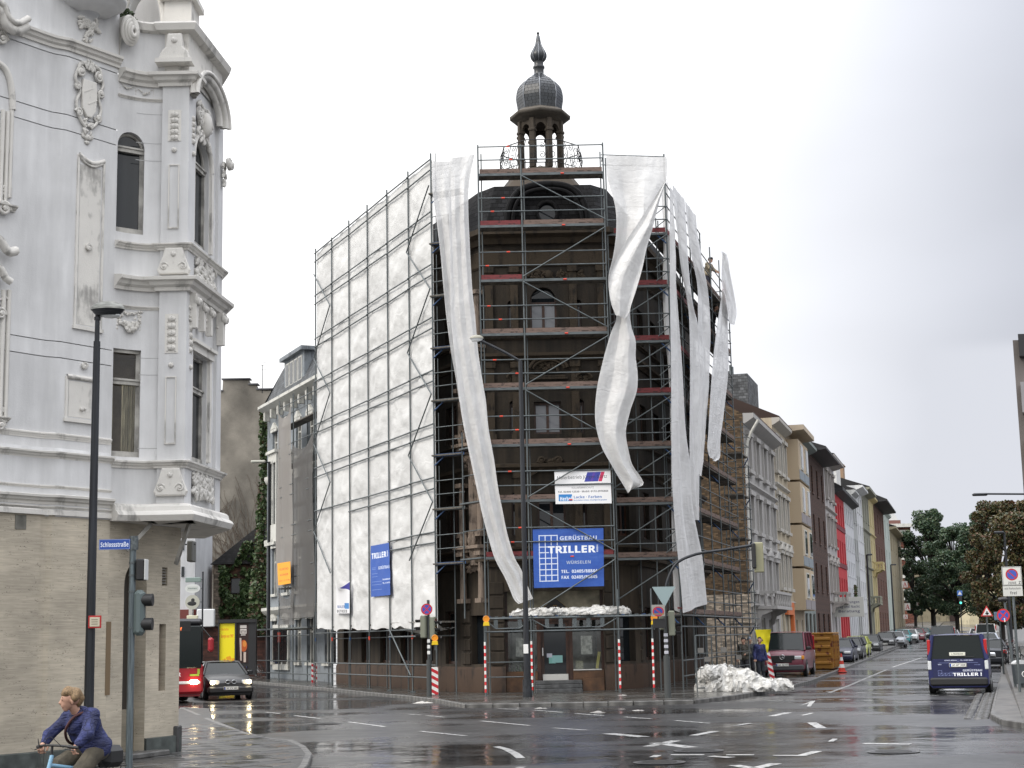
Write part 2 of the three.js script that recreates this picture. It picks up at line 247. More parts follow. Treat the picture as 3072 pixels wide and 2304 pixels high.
MAT.paint = M([0.42, 0.42, 0.41], { map: T.rust, size: 1.3, roughness: 0.35 });
MAT.paint.map = sized(tex(256, (u, v) => { const n = fbm(u * 12, v * 12, 12, 12, 5, 45); return lerp(1, 0.55, step(0.5, 0.75, n)); }), 0.9);

function sheet(x0, x1, z0, z1, nx, nz, up) { return triUV(clean(grid(nx, nz, (u, v) => { const z = lerp(z0, z1, v); return V3(lerp(x0, x1, u), gy(z) + up, z); }))); }
struct('ground', sheet(-900, 900, 60, -1500, 4, 100, -0.06), MAT.earth);
{ // road sheet, finer near the crossing, ends behind the far buildings
  const zs = [12, -20, -30, -40, -50, -60, -80, -110, -150, -215, -260, -330, -420]; const qs = [], us = [];
  for (let i = 0; i < zs.length - 1; i++) for (let x = -120; x < 200; x += 40) { const a = zs[i], b = zs[i + 1]; qs.push([V3(x, gy(a), a), V3(x + 40, gy(a), a), V3(x + 40, gy(b), b), V3(x, gy(b), b)]); us.push([[x, -a], [x + 40, -a], [x + 40, -b], [x, -b]]); }
  struct('road', quads(qs, us), MAT.road);
}
function strip(pts, w, up = 0.006) {   // painted stripe along world points, width w
  const path = pts.map((p) => [p.x, p.z]), off = offsets(path), qs = [], us = [];
  for (let i = 0; i < pts.length - 1; i++) { const P = (k, s) => { const x = path[k][0] + off[k][0] * w / 2 * s, z = path[k][1] + off[k][1] * w / 2 * s; return V3(x, gy(z) + up, z); }; const q = [P(i, -1), P(i, 1), P(i + 1, 1), P(i + 1, -1)]; if (q[1].clone().sub(q[0]).cross(q[2].clone().sub(q[0])).y < 0) q.reverse(); qs.push(q); us.push(q.map((p) => [p.x, p.z])); }
  return quads(qs, us);
}
const mark = (px, w = 0.12) => struct('road_marking', strip(px.map(([x, y]) => onG(x, y)), w), MAT.paint);
for (const [a, b, c, d, w] of [[797, 2137, 840, 2141], [884, 2147, 961, 2156], [1045, 2166, 1158, 2181], [1260, 2194, 1398, 2208], [1226, 2143, 1264, 2145], [1278, 2147, 1337, 2152], [1443, 2163, 1589, 2177], [1494, 2126, 1558, 2129], [1413, 2122, 1481, 2122],
  [1602, 2131, 1685, 2137], [1727, 2141, 1812, 2147], [1872, 2151, 1956, 2157], [2026, 2162, 2129, 2170], [1659, 2184, 1761, 2191], [1823, 2201, 1933, 2211, 0.3], [1944, 2240, 2030, 2222, 0.22], [1966, 2229, 2075, 2243, 0.3], [1954, 2269, 1978, 2269, 0.45], [2012, 2265, 2112, 2265, 0.18], [1549, 2303, 1574, 2303, 0.2],
  [2132, 2132, 2202, 2132, 0.1], [2079, 2207, 2146, 2194, 0.2], [2315, 2149, 2365, 2138, 0.22], [2206, 2177, 2252, 2170, 0.14], [2414, 2143, 2429, 2143, 1.2], [2435, 2168, 2465, 2185, 0.22], [2490, 2221, 2507, 2221, 0.8], [2591, 2231, 2731, 2233, 0.25], [2132, 2269, 2195, 2273, 0.2], [2179, 2265, 2262, 2265, 0.18],
  [2202, 2296, 2262, 2306, 0.2], [2262, 2306, 2328, 2291, 0.2], [2672, 2017, 2806, 2019, 0.12], [2672, 2035, 2745, 2034, 0.12]]) mark([[a, b], [c, d]], w || 0.12);
mark([[1489, 2240], [1519, 2248], [1545, 2261], [1562, 2275]], 0.16);
mark([[2319, 2267], [2405, 2267], [2452, 2254]], 0.18);
{ // straight-ahead arrow head in the right lane
  const p = [[2398, 2118], [2434, 2103], [2446, 2103], [2431, 2120], [2420, 2120], [2427, 2110]].map(([x, y]) => onG(x, y)); const s = new THREE.Shape(p.map((q) => new THREE.Vector2(q.x, -q.z)));
  struct('road_marking', triUV(flat(new THREE.ShapeGeometry(s).rotateX(-PI / 2).translate(0, 0.006, 0))), MAT.paint);
}
function dotted(pts, len = 0.5, gap = 0.45, w = 0.12) { const P = pts.map(([x, y]) => onG(x, y)); const c = []; for (let i = 0; i < P.length - 1; i++) { const d = P[i].distanceTo(P[i + 1]); for (let s = 0; s < d; s += len + gap) { const a = P[i].clone().lerp(P[i + 1], s / d), b = P[i].clone().lerp(P[i + 1], min(1, (s + len) / d)); c.push(strip([a, b], w)); } } struct('road_marking', join(c), MAT.paint); }
dotted([[2345, 2075], [2480, 2074], [2660, 2082], [2970, 2092]]); dotted([[2133, 2109], [2358, 2101], [2518, 2099], [2660, 2104], [2933, 2107]]);
dotted([[2488, 2078], [2660, 2009]], 0.6, 0.25, 0.14);
{ const c = []; for (const [a, b] of [[[2676, 2002], [2766, 1973]], [[2782, 1969], [2812, 1957]]]) c.push(strip([onG(...a), onG(...b)], 0.13)); struct('road_marking', join(c), MAT.paint); }
// manhole covers in the crossing
for (const [px, py, r, lab] of [[1978, 2288, 0.36, 'round iron manhole cover near the lower lane stripes'], [2095, 2253, 0.38, 'round iron manhole cover beside the crossed stripes'], [2680, 2256, 0.38, 'round iron manhole cover in the shiny wet lane'], [976, 2172, 0.36, 'round iron manhole cover on the road towards the bus']]) {
  const p = onG(px, py), t = thing('manhole_cover', lab, 'manhole cover', [p.x, 0.004, p.z]); const g = []; for (let i = -3; i <= 3; i++) { const l = sqrt(r * r - (i * 0.1) ** 2) * 1.6; g.push(bx(-l / 2, l / 2, 0.012, 0.018, i * 0.1 - 0.02, i * 0.1 + 0.02)); }
  part(t, 'rim', new THREE.RingGeometry(r, r + 0.07, 32).rotateX(-PI / 2).translate(0, 0.008, 0), M([0.06, 0.06, 0.06], { roughness: 0.4 })); part(t, 'lid', cyl(r, r, 0.012, 32), M([0.05, 0.05, 0.055], { roughness: 0.35, metalness: 0.5 })); part(t, 'rib', g, M([0.09, 0.09, 0.09], { roughness: 0.3, metalness: 0.5 }));
}
// a pavement: plan outline in world x, z; kerbstones along the listed edge
function pavement(outline, kerb, mat, h = 0.12) {
  const s = new THREE.Shape(outline.map(([x, z]) => new THREE.Vector2(x, -z)));
  const g = new THREE.ShapeGeometry(s).rotateX(-PI / 2); const gg = flat(g); const p = gg.attributes.position; for (let i = 0; i < p.count; i++) p.setY(i, gy(p.getZ(i)) + h); gg.computeVertexNormals();
  const m = struct('pavement', triUV(gg), mat);
  let n = 0; for (let i = 0; i < kerb.length - 1; i++) { const a = kerb[i], b = kerb[i + 1], L = hypot(b[0] - a[0], b[1] - a[1]), k = max(1, round(L / 1.0)), t = -atan2(b[1] - a[1], b[0] - a[0]);
    for (let j = 0; j < k; j++) { if (n++ > 280) { continue; } const c = [lerp(a[0], b[0], (j + 0.5) / k), lerp(a[1], b[1], (j + 0.5) / k)]; const q = part(m, 'kerbstone', rbox(L / k - 0.012, h + 0.06, 0.14, 0.018), MAT.kerb); q.position.set(c[0], gy(c[1]) + h / 2 - 0.027 + rnd(-0.004, 0.004), c[1]); q.rotation.y = t; } }
  return m;
}
const XZ = (p) => [p.x, p.z], kp = (l) => l.map(([x, y]) => XZ(onG(x, y, 0.06)));
// corner pavement before the scaffolded building
const RKERB = kp([[2080, 2105], [2200, 2091], [2343, 2066], [2431, 2044], [2494, 2020]]);
const RK0 = RKERB[RKERB.length - 1]; for (const w of [15, 40, 80, 135, 200, 260]) RKERB.push([RK0[0] + 0.29 * w, RK0[1] - w]);
const LKERB = kp([[1900, 2110], [1750, 2112], [1560, 2116], [1400, 2118], [1319, 2103], [1230, 2092], [1094, 2079]]); const LK0 = LKERB[LKERB.length - 1]; LKERB.push([LK0[0] - 0.43 * 14, LK0[1] - 14], [LK0[0] - 0.43 * 30, LK0[1] - 30], [LK0[0] - 0.43 * 55, LK0[1] - 55]);
{ const k = [...LKERB.slice().reverse(), ...RKERB]; const e = RKERB[RKERB.length - 1]; const out = [...k, [e[0] - 6, e[1]], [5.5, -70], [0, -66], [LKERB[LKERB.length - 1][0] + 6, LKERB[LKERB.length - 1][1]]]; pavement(out, k, MAT.pave); }
// right-hand pavement with cobbled gutter
const RK2 = kp([[3200, 2190], [3072, 2175], [3012, 2166], [2980, 2149], [2991, 2092], [3009, 2013]]); { const a = RK2[RK2.length - 1]; for (const w of [20, 60, 120, 200]) RK2.push([a[0] + 0.3 * w, a[1] - w]); }
{ const e = RK2[RK2.length - 1]; const rp = pavement([...RK2, [e[0] + 6, e[1]], [34, -80], [24, -44], [18, -30]], RK2, M([0.16, 0.15, 0.135], { map: T.mottle, size: 2.2, roughness: 0.4, bump: T.grain, bscale: 0.004 }));
  const cob = [0.2, 0.09, 0.34].map((g) => M([g, g * 0.98, g * 0.95], { map: T.mottle, size: 0.7, roughness: 0.35 })), cg = rbox(0.16, 0.12, 0.19, 0.04);
  const a0 = RK2[3]; for (let i = 0; i < 3; i++) { let s = 0.1; for (let q = 0; q < 68; q++) { const s2 = 0.15 + q * 0.23; let a = RK2[3], b = RK2[4]; const L = hypot(b[0] - a[0], b[1] - a[1]); let f = s2 / L; if (f > 1) { a = RK2[4]; b = RK2[5]; f = (s2 - L) / hypot(b[0] - a[0], b[1] - a[1]); } const x = lerp(a[0], b[0], f), z = lerp(a[1], b[1], f); const c = part(rp, 'cobble', cg, cob[(q * 7 + i * 5) % 3]); c.position.set(x - 0.2 - i * 0.2 + rnd(-0.01, 0.01), gy(z) - 0.025 + rnd(-0.006, 0.006), z + (i % 2) * 0.1); c.rotation.y = 0.3 + rnd(-0.06, 0.06); } }
}
// pavement round the white corner house, laid with slabs
const WK = kp([[545, 2128], [640, 2170], [730, 2205], [810, 2224], [869, 2228], [907, 2247], [926, 2270], [912, 2304], [860, 2360], [700, 2480]]);
{ const k = WK, out = [[-14, -50], ...k, [-16, -16], [-24, -20]]; k.unshift([-9.5, -49], ); out.splice(1, 0, [-9.5, -49]);
  const m = pavement([...out], k, M([0.07, 0.066, 0.06], { map: T.mottle, size: 1.5, roughness: 0.55, bump: T.grain, bscale: 0.006 }), 0.115);
  const inside = (x, z) => { let c = false; for (let i = 0, j = out.length - 1; i < out.length; j = i++) { const [xi, zi] = out[i], [xj, zj] = out[j]; if ((zi > z) !== (zj > z) && x < (xj - xi) * (z - zi) / (zj - zi) + xi) c = !c; } return c; };
  const ca = cos(0.63), sa = sin(0.63), geos = [rbox(0.575, 0.03, 0.425, 0.008), rbox(0.568, 0.03, 0.42, 0.012)]; let n = 0;
  for (let i = -6; i < 46; i++) for (let j = -14; j < 34; j++) { const u = i * 0.6 + (j % 2) * 0.3, v = j * 0.45; const x = -6.4 + u * sa * 1 + v * ca - 1.5, z = -27 - u * ca + v * sa - 1; if (x < -8.8 || z < -46 || z > -25.5) continue; const e = 0.3; if (!(inside(x, z) && inside(x + e, z) && inside(x - e, z) && inside(x, z + e) && inside(x, z - e))) continue; if (n++ > 296) continue;
    const q = part(m, 'paving_slab', geos[(i + j) & 1], MAT.slabs[floor(hash(i, j, 3) * 4)]); q.position.set(x, 0.107 + hash(i, j, 4) * 0.007, z); q.rotation.set((hash(i, j, 5) - 0.5) * 0.012, PI / 2 - 0.63, (hash(i, j, 6) - 0.5) * 0.012); }
}
// litter: rags and paper scraps
for (const [px, py, w, c, lab] of [[1268, 2108, 0.5, 0.8, 'crumpled white rag lying at the kerb by the striped beacon'], [1914, 2130, 0.22, 0.75, 'white paper scrap in the gutter before the shop'], [1623, 2124, 0.28, 0.5, 'pale flattened scrap near the lane stripe'], [1793, 2136, 0.3, 0.45, 'torn strip of plastic on the wet road'], [1868, 2097, 0.3, 0.6, 'scrunched white plastic at the foot of a taped post'], [1555, 2123, 0.1, 0.5, 'tiny reddish scrap in the gutter'], [1865, 2126, 0.16, 0.5, 'small crumpled wrapper by the kerb']]) {
  const p = onG(px, py, 0.02); const g = grid(10, 8, (u, v) => V3((u - 0.5) * w * (1 + 0.6 * vn(v * 4, px)), 0.008 + 0.22 * w * max(0, vn(u * 6 + px, v * 6 + py) - 0.25) * sin(PI * u) * sin(PI * v), (v - 0.5) * w)); const m = one('litter_scrap', triUV(clean(g)), M([c * 0.55, c * 0.53, c * 0.5], { roughness: 0.6, side: THREE.DoubleSide }), lab, 'litter'); m.position.set(p.x, py < 2100 ? 0.12 : 0, p.z);
}
// ---------- white stucco corner house on the left ----------
MAT.stucco = M([0.7, 0.7, 0.7], { map: T.soft, size: 3.4, roughness: 0.75, bump: T.grain, bsize: 0.7, bscale: 0.002 });
MAT.trim = M([0.69, 0.685, 0.68], { map: T.grime, size: 2.3, roughness: 0.75, bump: T.grain, bsize: 0.5, bscale: 0.003 });
MAT.trav = M([0.58, 0.56, 0.52], { map: T.trav, size: 2.4, roughness: 0.7, bump: T.trav, bsize: 2.4, bscale: 0.004 });
MAT.joint = M([0.4, 0.4, 0.4], { roughness: 0.9 });
MAT.winframe = M([0.62, 0.6, 0.55], { map: T.mottle, size: 1, roughness: 0.5 });
MAT.carglass = M([0.012, 0.016, 0.016], { roughness: 0.05, specularIntensity: 0.45 });
MAT.glass = M([0.012, 0.015, 0.018], { roughness: 0.03, clearcoat: 0 });
MAT.pane = new THREE.MeshPhysicalMaterial({ color: lin(0.93, 0.96, 0.95), roughness: 0.02, transmission: 1, thickness: 0 });
MAT.plaster = M([0.45, 0.43, 0.4], { map: T.mottle, size: 2 });
MAT.dark = M([0.02, 0.02, 0.022], { roughness: 0.6 });
MAT.room = M([0.3, 0.24, 0.16], { map: T.mottle, size: 2, roughness: 0.9 });
MAT.curtain = M([0.6, 0.52, 0.36], { map: T.streak, size: 0.8, roughness: 0.9 });
MAT.pole = M([0.045, 0.05, 0.06], { roughness: 0.45, metalness: 0.3, map: T.mottle, size: 0.8 });
// carved ornaments, local frame x right, y up, z out
const sph = (x, y, r, z = 0, sx = 1, sy = 1, sz = 0.7) => ball(r, x, y, z, sx, sy, sz, 8, 6);
function spiral(x, y, r, t = 0.02, dir = 1, a0 = 0, turns = 1.4, z = 0.02) { const p = []; for (let i = 0; i <= 18; i++) { const k = i / 18, a = a0 + dir * k * turns * 6.283, q = r * (1 - 0.82 * k); p.push(V3(x + cos(a) * q, y + sin(a) * q, z + k * t)); } return [tube(p, t, 5, 30), sph(x, y, t * 1.3, z + t)]; }
const curl = (pts, t = 0.02, z = 0.02) => tube(pts.map(([x, y]) => V3(x, y, z)), t, 5, pts.length * 4);
function swag(w, drop, n = 14, r = 0.035, ends = 0.3) { const g = []; for (let i = 0; i <= n; i++) { const u = i / n * 2 - 1, k = 1 - u * u; const x = u * w / 2, y = -drop * k; const s = r * (0.6 + 0.8 * k); for (let j = 0; j < 3; j++) g.push(sph(x + rnd(-1, 1) * s, y + rnd(-1, 1) * s, s * rnd(0.5, 0.9), 0.02 + rnd(0, s))); } for (const s of [-1, 1]) for (let j = 0; j < 6; j++) g.push(sph(s * (w / 2 + rnd(0, 0.02)), -j / 5 * ends, r * rnd(0.45, 0.8), 0.015)); return g; }
function leafwork(w, h, n, r0 = 0.03, r1 = 0.07) { const g = []; for (let i = 0; i < n; i++) { const x = rnd(-w / 2, w / 2), y = rnd(-h / 2, h / 2), r = rnd(r0, r1), a = rnd(0, 3.14); const b = ball(r, 0, 0, 0, 1.7, 0.75, 0.7, 7, 5).rotateZ(a).translate(x, y, 0.02); g.push(b); if (i % 4 === 0) g.push(...spiral(x, y, r * 1.1, r * 0.22, i % 8 ? 1 : -1, a, 1.2)); } return g; }
const shells = (w, n, dy, r) => { const g = []; for (let i = 0; i < n; i++) { g.push(flat(new THREE.SphereGeometry(r, 8, 5, 0, PI * 2, 0, PI / 2).rotateX(PI / 2).scale(1.2, 0.9, 0.7).translate(0, -i * dy, 0))); g.push(sph(-w / 2 * 0.7, -i * dy - dy * 0.4, r * 0.3), sph(w / 2 * 0.7, -i * dy - dy * 0.4, r * 0.3)); } return g; };

const LB = thing('corner_house', 'white ornate stucco corner house with curved oriel and beige stone ground floor', 'house');
{
  const A = atZ(333, 1300, -27.4), d1 = [0.588, -0.809], n1 = [0.809, 0.588], WM = { p: A.clone(), n: V3(n1[0], 0, n1[1]) };
  const hA = (py, px = 330) => onPlane(px, py, WM.p, WM.n).y;
  const U = (px, py = 1000) => { const p = onPlane(px, py, WM.p, WM.n); return (p.x - A.x) * d1[0] + (p.z - A.z) * d1[1]; };
  const mainAt = (o = 0) => (u) => ({ x: A.x + d1[0] * u + n1[0] * o, z: A.z + d1[1] * u + n1[1] * o, nx: n1[0], nz: n1[1] });
  // plan of the oriel: concave quarter, pilaster, chamfer
  const S = 0.9, curveAt = (u) => { const th = lerp(0.628, PI / 2, u / S), r = S / (PI / 2 - 0.628); return { x: A.x + r * (cos(0.628) - cos(th)), z: A.z - r * (sin(th) - sin(0.628)), nx: cos(th), nz: sin(th) }; };
  const B = curveAt(S), C = { x: atZ(547, 1300, B.z).x, z: B.z }, d2 = [0.096, -0.995], n2 = [0.995, 0.096], LD = 2.2, Dp = { x: C.x + d2[0] * LD, z: C.z + d2[1] * LD };
  const curveU = (px, py = 800) => { let best = 0, e = 1e9; for (let u = 0; u <= S; u += 0.005) { const q = curveAt(u), dd = ray(px, py), k = abs(q.x / q.z - dd.x / dd.z); if (k < e) { e = k; best = u; } } return best; };
  const hB = (py) => atZ(487, py, B.z).y;
  const back = [Dp.x - 0.9, Dp.z - 2.4];
  const oriel = [[A.x, A.z]]; for (let i = 1; i <= 14; i++) { const q = curveAt(S * i / 14); oriel.push([q.x, q.z]); } oriel.push([C.x, C.z], [Dp.x, Dp.z], back);
  const P0 = 0.07;   // pilaster at B..C stands proud
  const strip0 = U(62), strip1 = U(150), pil0 = U(182);
  const mainPath = []; for (const [u, o] of [[-7, -0.1], [strip0, -0.1], [strip1 - 0.15, -0.1], [strip1, -0.085], [strip1 + 0.1, -0.045], [pil0, 0], [0, 0]]) { const q = mainAt(o)(u); mainPath.push([q.x, q.z]); }
  const full = [...mainPath, ...oriel.slice(1)];
  // -- heights
  const yT = hB(1540), y2 = hB(742), yTop = hB(85);
  // main wall blocks between the joint grooves
  const joints = [hA(213), hA(384), hA(430), hA(1050), hA(1097)].sort((a, b) => a - b); const yb0 = hA(1385), ytop = hA(190);
  const band = (path, a, b, inset = 0) => sweep(path, [[inset, a], [inset, b]]);
  let prev = yb0; for (const j of [...joints, ytop]) { part(LB, 'stone_course', band(mainPath, prev + 0.008, j - 0.008), MAT.stucco); prev = j; }
  part(LB, 'wall', [band(mainPath, yb0 - 0.1, ytop + 0.1, -0.025)], MAT.joint);
  part(LB, 'attic_wall', band(mainPath, hA(160), hA(-420), 0.0), MAT.stucco);
  // oriel wall with its windows
  const wu0 = 0.0, wu1 = curveU(428), aY0 = hB(706), aSpring = hB(452), lY0 = hB(1372), lY1 = hB(1052);
  const holesC = [{ u0: 0.015, u1: wu1, y0: aY0, y1: aSpring, arch: (wu1) * 0.55 }, { u0: 0.015, u1: wu1, y0: lY0, y1: lY1 }];
  part(LB, 'oriel_wall', holedWall(curveAt, 0, S, yT, yTop, holesC, 0.22, 0.06), MAT.stucco);
  const chAt = (u) => ({ x: C.x + d2[0] * u, z: C.z + d2[1] * u, nx: n2[0], nz: n2[1] });
  const cw0 = 0.42, cw1 = 1.45, hcs = [{ u0: cw0, u1: cw1, y0: aY0, y1: aSpring, arch: 0.5 }, { u0: cw0, u1: cw1, y0: lY0, y1: lY1 + 0.05 }];
  part(LB, 'chamfer_wall', [holedWall(chAt, 0, LD, yT, yTop, hcs, 0.3), band([[Dp.x, Dp.z], back], yT, yTop)], MAT.stucco);
  part(LB, 'oriel_pilaster', [sweep([[B.x - 0.03, B.z], [C.x, C.z], [C.x + d2[0] * 0.34, C.z + d2[1] * 0.34]], [[0, yT], [P0, yT], [P0, hB(262)], [0, hB(262)]])], MAT.stucco);
  part(LB, 'end_pilaster', sweep([[Dp.x - d2[0] * 0.3, Dp.z - d2[1] * 0.3], [Dp.x, Dp.z], back], [[0, yT], [0.06, yT], [0.06, hB(262)], [0, hB(262)]]), MAT.stucco);
  // mouldings along the oriel
  const lip = (y, h, o) => [[0, y - h], [o * 0.25, y - h], [o * 0.3, y - h * 0.75], [o * 0.6, y - h * 0.6], [o * 0.7, y - h * 0.35], [o, y - h * 0.28], [o * 1.04, y - h * 0.05], [o * 0.9, y], [0, y + h * 0.12]];
  const cor = (n, y, h, o, path = oriel) => part(LB, n, sweep(path, lip(y, h, o)), MAT.trim);
  const withPil = (o) => { const q = oriel.slice(0, 15).map((p) => [...p]); q[q.length - 1] = [B.x - 0.05, B.z]; return [...q, [B.x - 0.05, B.z + o], [C.x + o, C.z + o], [Dp.x + o, Dp.z], back]; };
  const op = withPil(P0);
  cor('cornice', hB(228), 0.24, 0.2, [...op.slice(0, 16), [C.x + P0, C.z + P0], [C.x + P0 + 0.03, C.z - 0.3]]);
  cor('frieze_moulding', hB(300), 0.05, 0.05, oriel.slice(0, 15)); cor('sill_moulding', hB(735), 0.12, 0.11, op);
  cor('cornice', hB(838), 0.24, 0.22, op); cor('frieze_moulding', hB(922), 0.06, 0.05, oriel.slice(0, 15)); cor('sill_moulding', hB(1384), 0.13, 0.12, op);
  part(LB, 'joint_line', [...[345, 432, 484].map((p) => sweep(oriel.slice(6, 15), [[0.003, hB(p) - 0.006], [0.003, hB(p) + 0.006]])), ...[1075, 1125, 1345].map((p) => sweep(oriel.slice(8, 15), [[0.003, hB(p) - 0.006], [0.003, hB(p) + 0.006]]))], MAT.joint);
  // oriel foot: slab, soffit, brackets
  const foot = [...oriel]; const fy = hB(1545);
  part(LB, 'oriel_base', sweep(op, [[-0.6, fy - 0.12], [0.2, fy - 0.12], [0.25, fy - 0.02], [0.22, fy + 0.03], [0.17, fy + 0.06], [0.15, fy + 0.14], [0.1, fy + 0.18], [0, fy + 0.2]]), MAT.trim);
  const so = offsets(op); const sShape = new THREE.Shape(op.map((p, i) => new THREE.Vector2(p[0] + so[i][0] * 0.18, -(p[1] + so[i][1] * 0.18)))); part(LB, 'soffit', triUV(flat(new THREE.ShapeGeometry(sShape).rotateX(-PI / 2).translate(0, fy - 0.115, 0))), MAT.stucco);
  part(LB, 'strut', beam(V3(A.x + 0.25, fy - 0.62, A.z - 0.25), V3(B.x - 0.15, fy - 0.14, B.z - 0.1), 0.05, 0.07), MAT.winframe); part(LB, 'strut', beam(V3(C.x - 0.2, fy - 0.85, C.z - 0.55), V3(Dp.x - 0.15, fy - 0.13, C.z - 0.4), 0.05, 0.07), MAT.winframe);
  // main facade mouldings
  const mlip = (n, py, h, o) => part(LB, n, sweep(mainPath, lip(hA(py), h, o)), MAT.trim);
  mlip('cornice', 165, 0.2, 0.14); mlip('base_moulding', 1318, 0.1, 0.04); mlip('ledge', 1372, 0.12, 0.12); mlip('moulding', 1470, 0.08, 0.06); mlip('ledge', 1498, 0.16, 0.16); mlip('moulding', 1530, 0.07, 0.07);
  part(LB, 'base_course', [sweep(mainPath, [[0, hA(1560)], [0.03, hA(1560)], [0.03, hA(1372)], [0, hA(1360)]])], MAT.stucco);
  // recessed and framed panels on the pilaster
  const pm = (pl, pr, pt, pb, dip) => { const u0 = U(pl), u1 = U(pr), yt = hA(pt, (pl + pr) / 2), yb = hA(pb, (pl + pr) / 2), um = (u0 + u1) / 2, q = mainAt(0)(um), w = u1 - u0, h = yt - yb; const r = []; const t = 0.045;
    const top = []; for (let i = 0; i <= 10; i++) { const k = i / 10; top.push([lerp(-w / 2, w / 2, k), h / 2 - (dip ? dip * sin(PI * k) : 0)]); }
    r.push(tube(top.map(([x, y]) => V3(x, y, 0.01)), t, 6, 12), bx(-w / 2 - t / 2, -w / 2 + t / 2, -h / 2, h / 2, -0.01, 0.025), bx(w / 2 - t / 2, w / 2 + t / 2, -h / 2, h / 2, -0.01, 0.025), bx(-w / 2 - t, w / 2 + t, -h / 2 - t, -h / 2 + t * 0.4, -0.01, 0.045), bx(-w / 2 + 0.05, w / 2 - 0.05, -h / 2 + 0.05, h / 2 - 0.07 - (dip || 0), -0.01, 0.008));
    if (dip) r.push(tube(top.map(([x, y]) => V3(x * 0.86, y - 0.06, 0.015)), 0.025, 6, 12));
    part(LB, 'panel_frame', r.map((g) => onFace(clean(g), q.x, q.z, q.nx, q.nz, (yt + yb) / 2)), MAT.trim); };
  pm(222, 300, 470, 985, 0.1); pm(203, 285, 1135, 1262, 0);
  // cartouche
  const put = (n, g, q, y, m = MAT.trim) => part(LB, n, g.map((e) => onFace(clean(e), q.x, q.z, q.nx, q.nz, y)), m);
  { const q = mainAt(0)(U(263, 290)), y = hA(290, 263); const g = []; const s = 0.85;
    g.push(extr([[-0.17, 0.3], [0.17, 0.3], [0.2, 0.05], [0.17, -0.28], [0.06, -0.42], [-0.06, -0.42], [-0.17, -0.28], [-0.2, 0.05]], 0.09, 0.02), bx(-0.12, 0.14, 0.1, 0.115, 0.09, 0.1).rotateZ(0.5), bx(-0.12, 0.14, -0.14, -0.125, 0.09, 0.1).rotateZ(0.5));
    for (const k of [-1, 1]) { g.push(...spiral(k * 0.24, 0.42, 0.1, 0.035, k, 1.6, 1.3, 0.06), ...spiral(k * 0.3, 0.12, 0.08, 0.03, -k, 0, 1.3, 0.05), ...spiral(k * 0.25, -0.38, 0.09, 0.03, k, 3, 1.3, 0.05), curl([[k * 0.28, 0.5], [k * 0.36, 0.28], [k * 0.24, 0.05], [k * 0.32, -0.2], [k * 0.2, -0.5], [k * 0.06, -0.62]], 0.035, 0.05), curl([[k * 0.1, 0.62], [k * 0.26, 0.56], [k * 0.3, 0.4]], 0.045, 0.06)); }
    g.push(...leafwork(0.3, 0.2, 16, 0.03, 0.05).map((e) => e.translate(0, 0.58, 0.05)), ...leafwork(0.22, 0.25, 14, 0.03, 0.05).map((e) => e.translate(0, -0.6, 0.04)), sph(0, -0.8, 0.07, 0.03, 1.5, 0.9), sph(-0.09, -0.78, 0.06, 0.02), sph(0.1, -0.78, 0.06, 0.02), sph(0, -0.9, 0.05, 0.02, 1.4, 0.8));
    put('cartouche', g.map((e) => clean(e).scale(s, s * 1.12, 0.8)), q, y); }
  // flower drop under the upper balcony, balcony half round
  { const q = mainAt(0.02)(U(262, 80)); const y = hA(95, 262); put('console_ornament', [...leafwork(0.42, 0.2, 26, 0.03, 0.06), ...leafwork(0.18, 0.25, 10, 0.03, 0.05).map((e) => e.translate(0, -0.22, 0)), sph(0, -0.4, 0.045)], q, y + 0.13);
    const yb = hA(28, 262); const half = lathe([[0.2, -0.1], [0.42, -0.06], [0.52, 0.02], [0.56, 0.06], [0.66, 0.1], [0.68, 0.16], [0.66, 0.2], [0.6, 0.23], [0.6, 1.2]], 32).translate(q.x, yb, q.z); part(LB, 'balcony', half, MAT.stucco); }
  for (const [px, py] of [[263, 745], [250, 1100]]) { const q = mainAt(0)(U(px, py)); put('wall_hook', [...spiral(0, 0, 0.07, 0.025, 1, 0, 1.1, 0.03), sph(0, 0, 0.05, 0.03)], q, hA(py, px)); }
  { const q = mainAt(0)(U(243, 1228)); put('wall_hook', [sph(0, 0, 0.04, 0.03), sph(0.07, 0.01, 0.025, 0.03)], q, hA(1228, 243)); }
  // concave frieze and window garlands, shell panels on the pilaster
  const qc = curveAt(S * 0.42), qc2 = curveAt(S * 0.7);
  put('festoon', [...swag(0.3, 0.1, 10, 0.014, 0.12)], curveAt(curveU(372)), hB(262)); put('festoon', [...swag(0.3, 0.13, 10, 0.014, 0.14)], curveAt(curveU(425)), hB(262) - 0.03);
  put('festoon', [...swag(0.42, 0.3, 18, 0.045, 0.32), ...swag(0.3, 0.04, 10, 0.02, 0.02)], curveAt(curveU(388)), hB(940));
  const qp = { x: (B.x + C.x) / 2, z: B.z + P0, nx: 0, nz: 1 };
  for (const [t, b] of [[335, 428], [945, 1062]]) { const h = hB(t) - hB(b); put('shell_panel', [bx(-0.12, 0.12, -h, 0.0, 0, 0.012), ...shells(0.2, 5, h / 5.4, 0.065).map((e) => e.translate(0, -0.09, 0.012))], qp, hB(t)); put('shell_panel', [...shells(0.2, 5, h / 5.4, 0.065).map((e) => e.translate(0, -0.09, 0))], { x: C.x + d2[0] * 0.18 + n2[0] * P0, z: C.z + d2[1] * 0.18, nx: n2[0], nz: n2[1] }, hB(t)); }
  for (const py of [455, 1098]) for (const q of [qp, { x: C.x + d2[0] * 0.18 + n2[0] * P0, z: C.z + d2[1] * 0.18, nx: n2[0], nz: n2[1] }]) put('boss', [sph(0, 0, 0.05, 0.02)], q, hB(py));
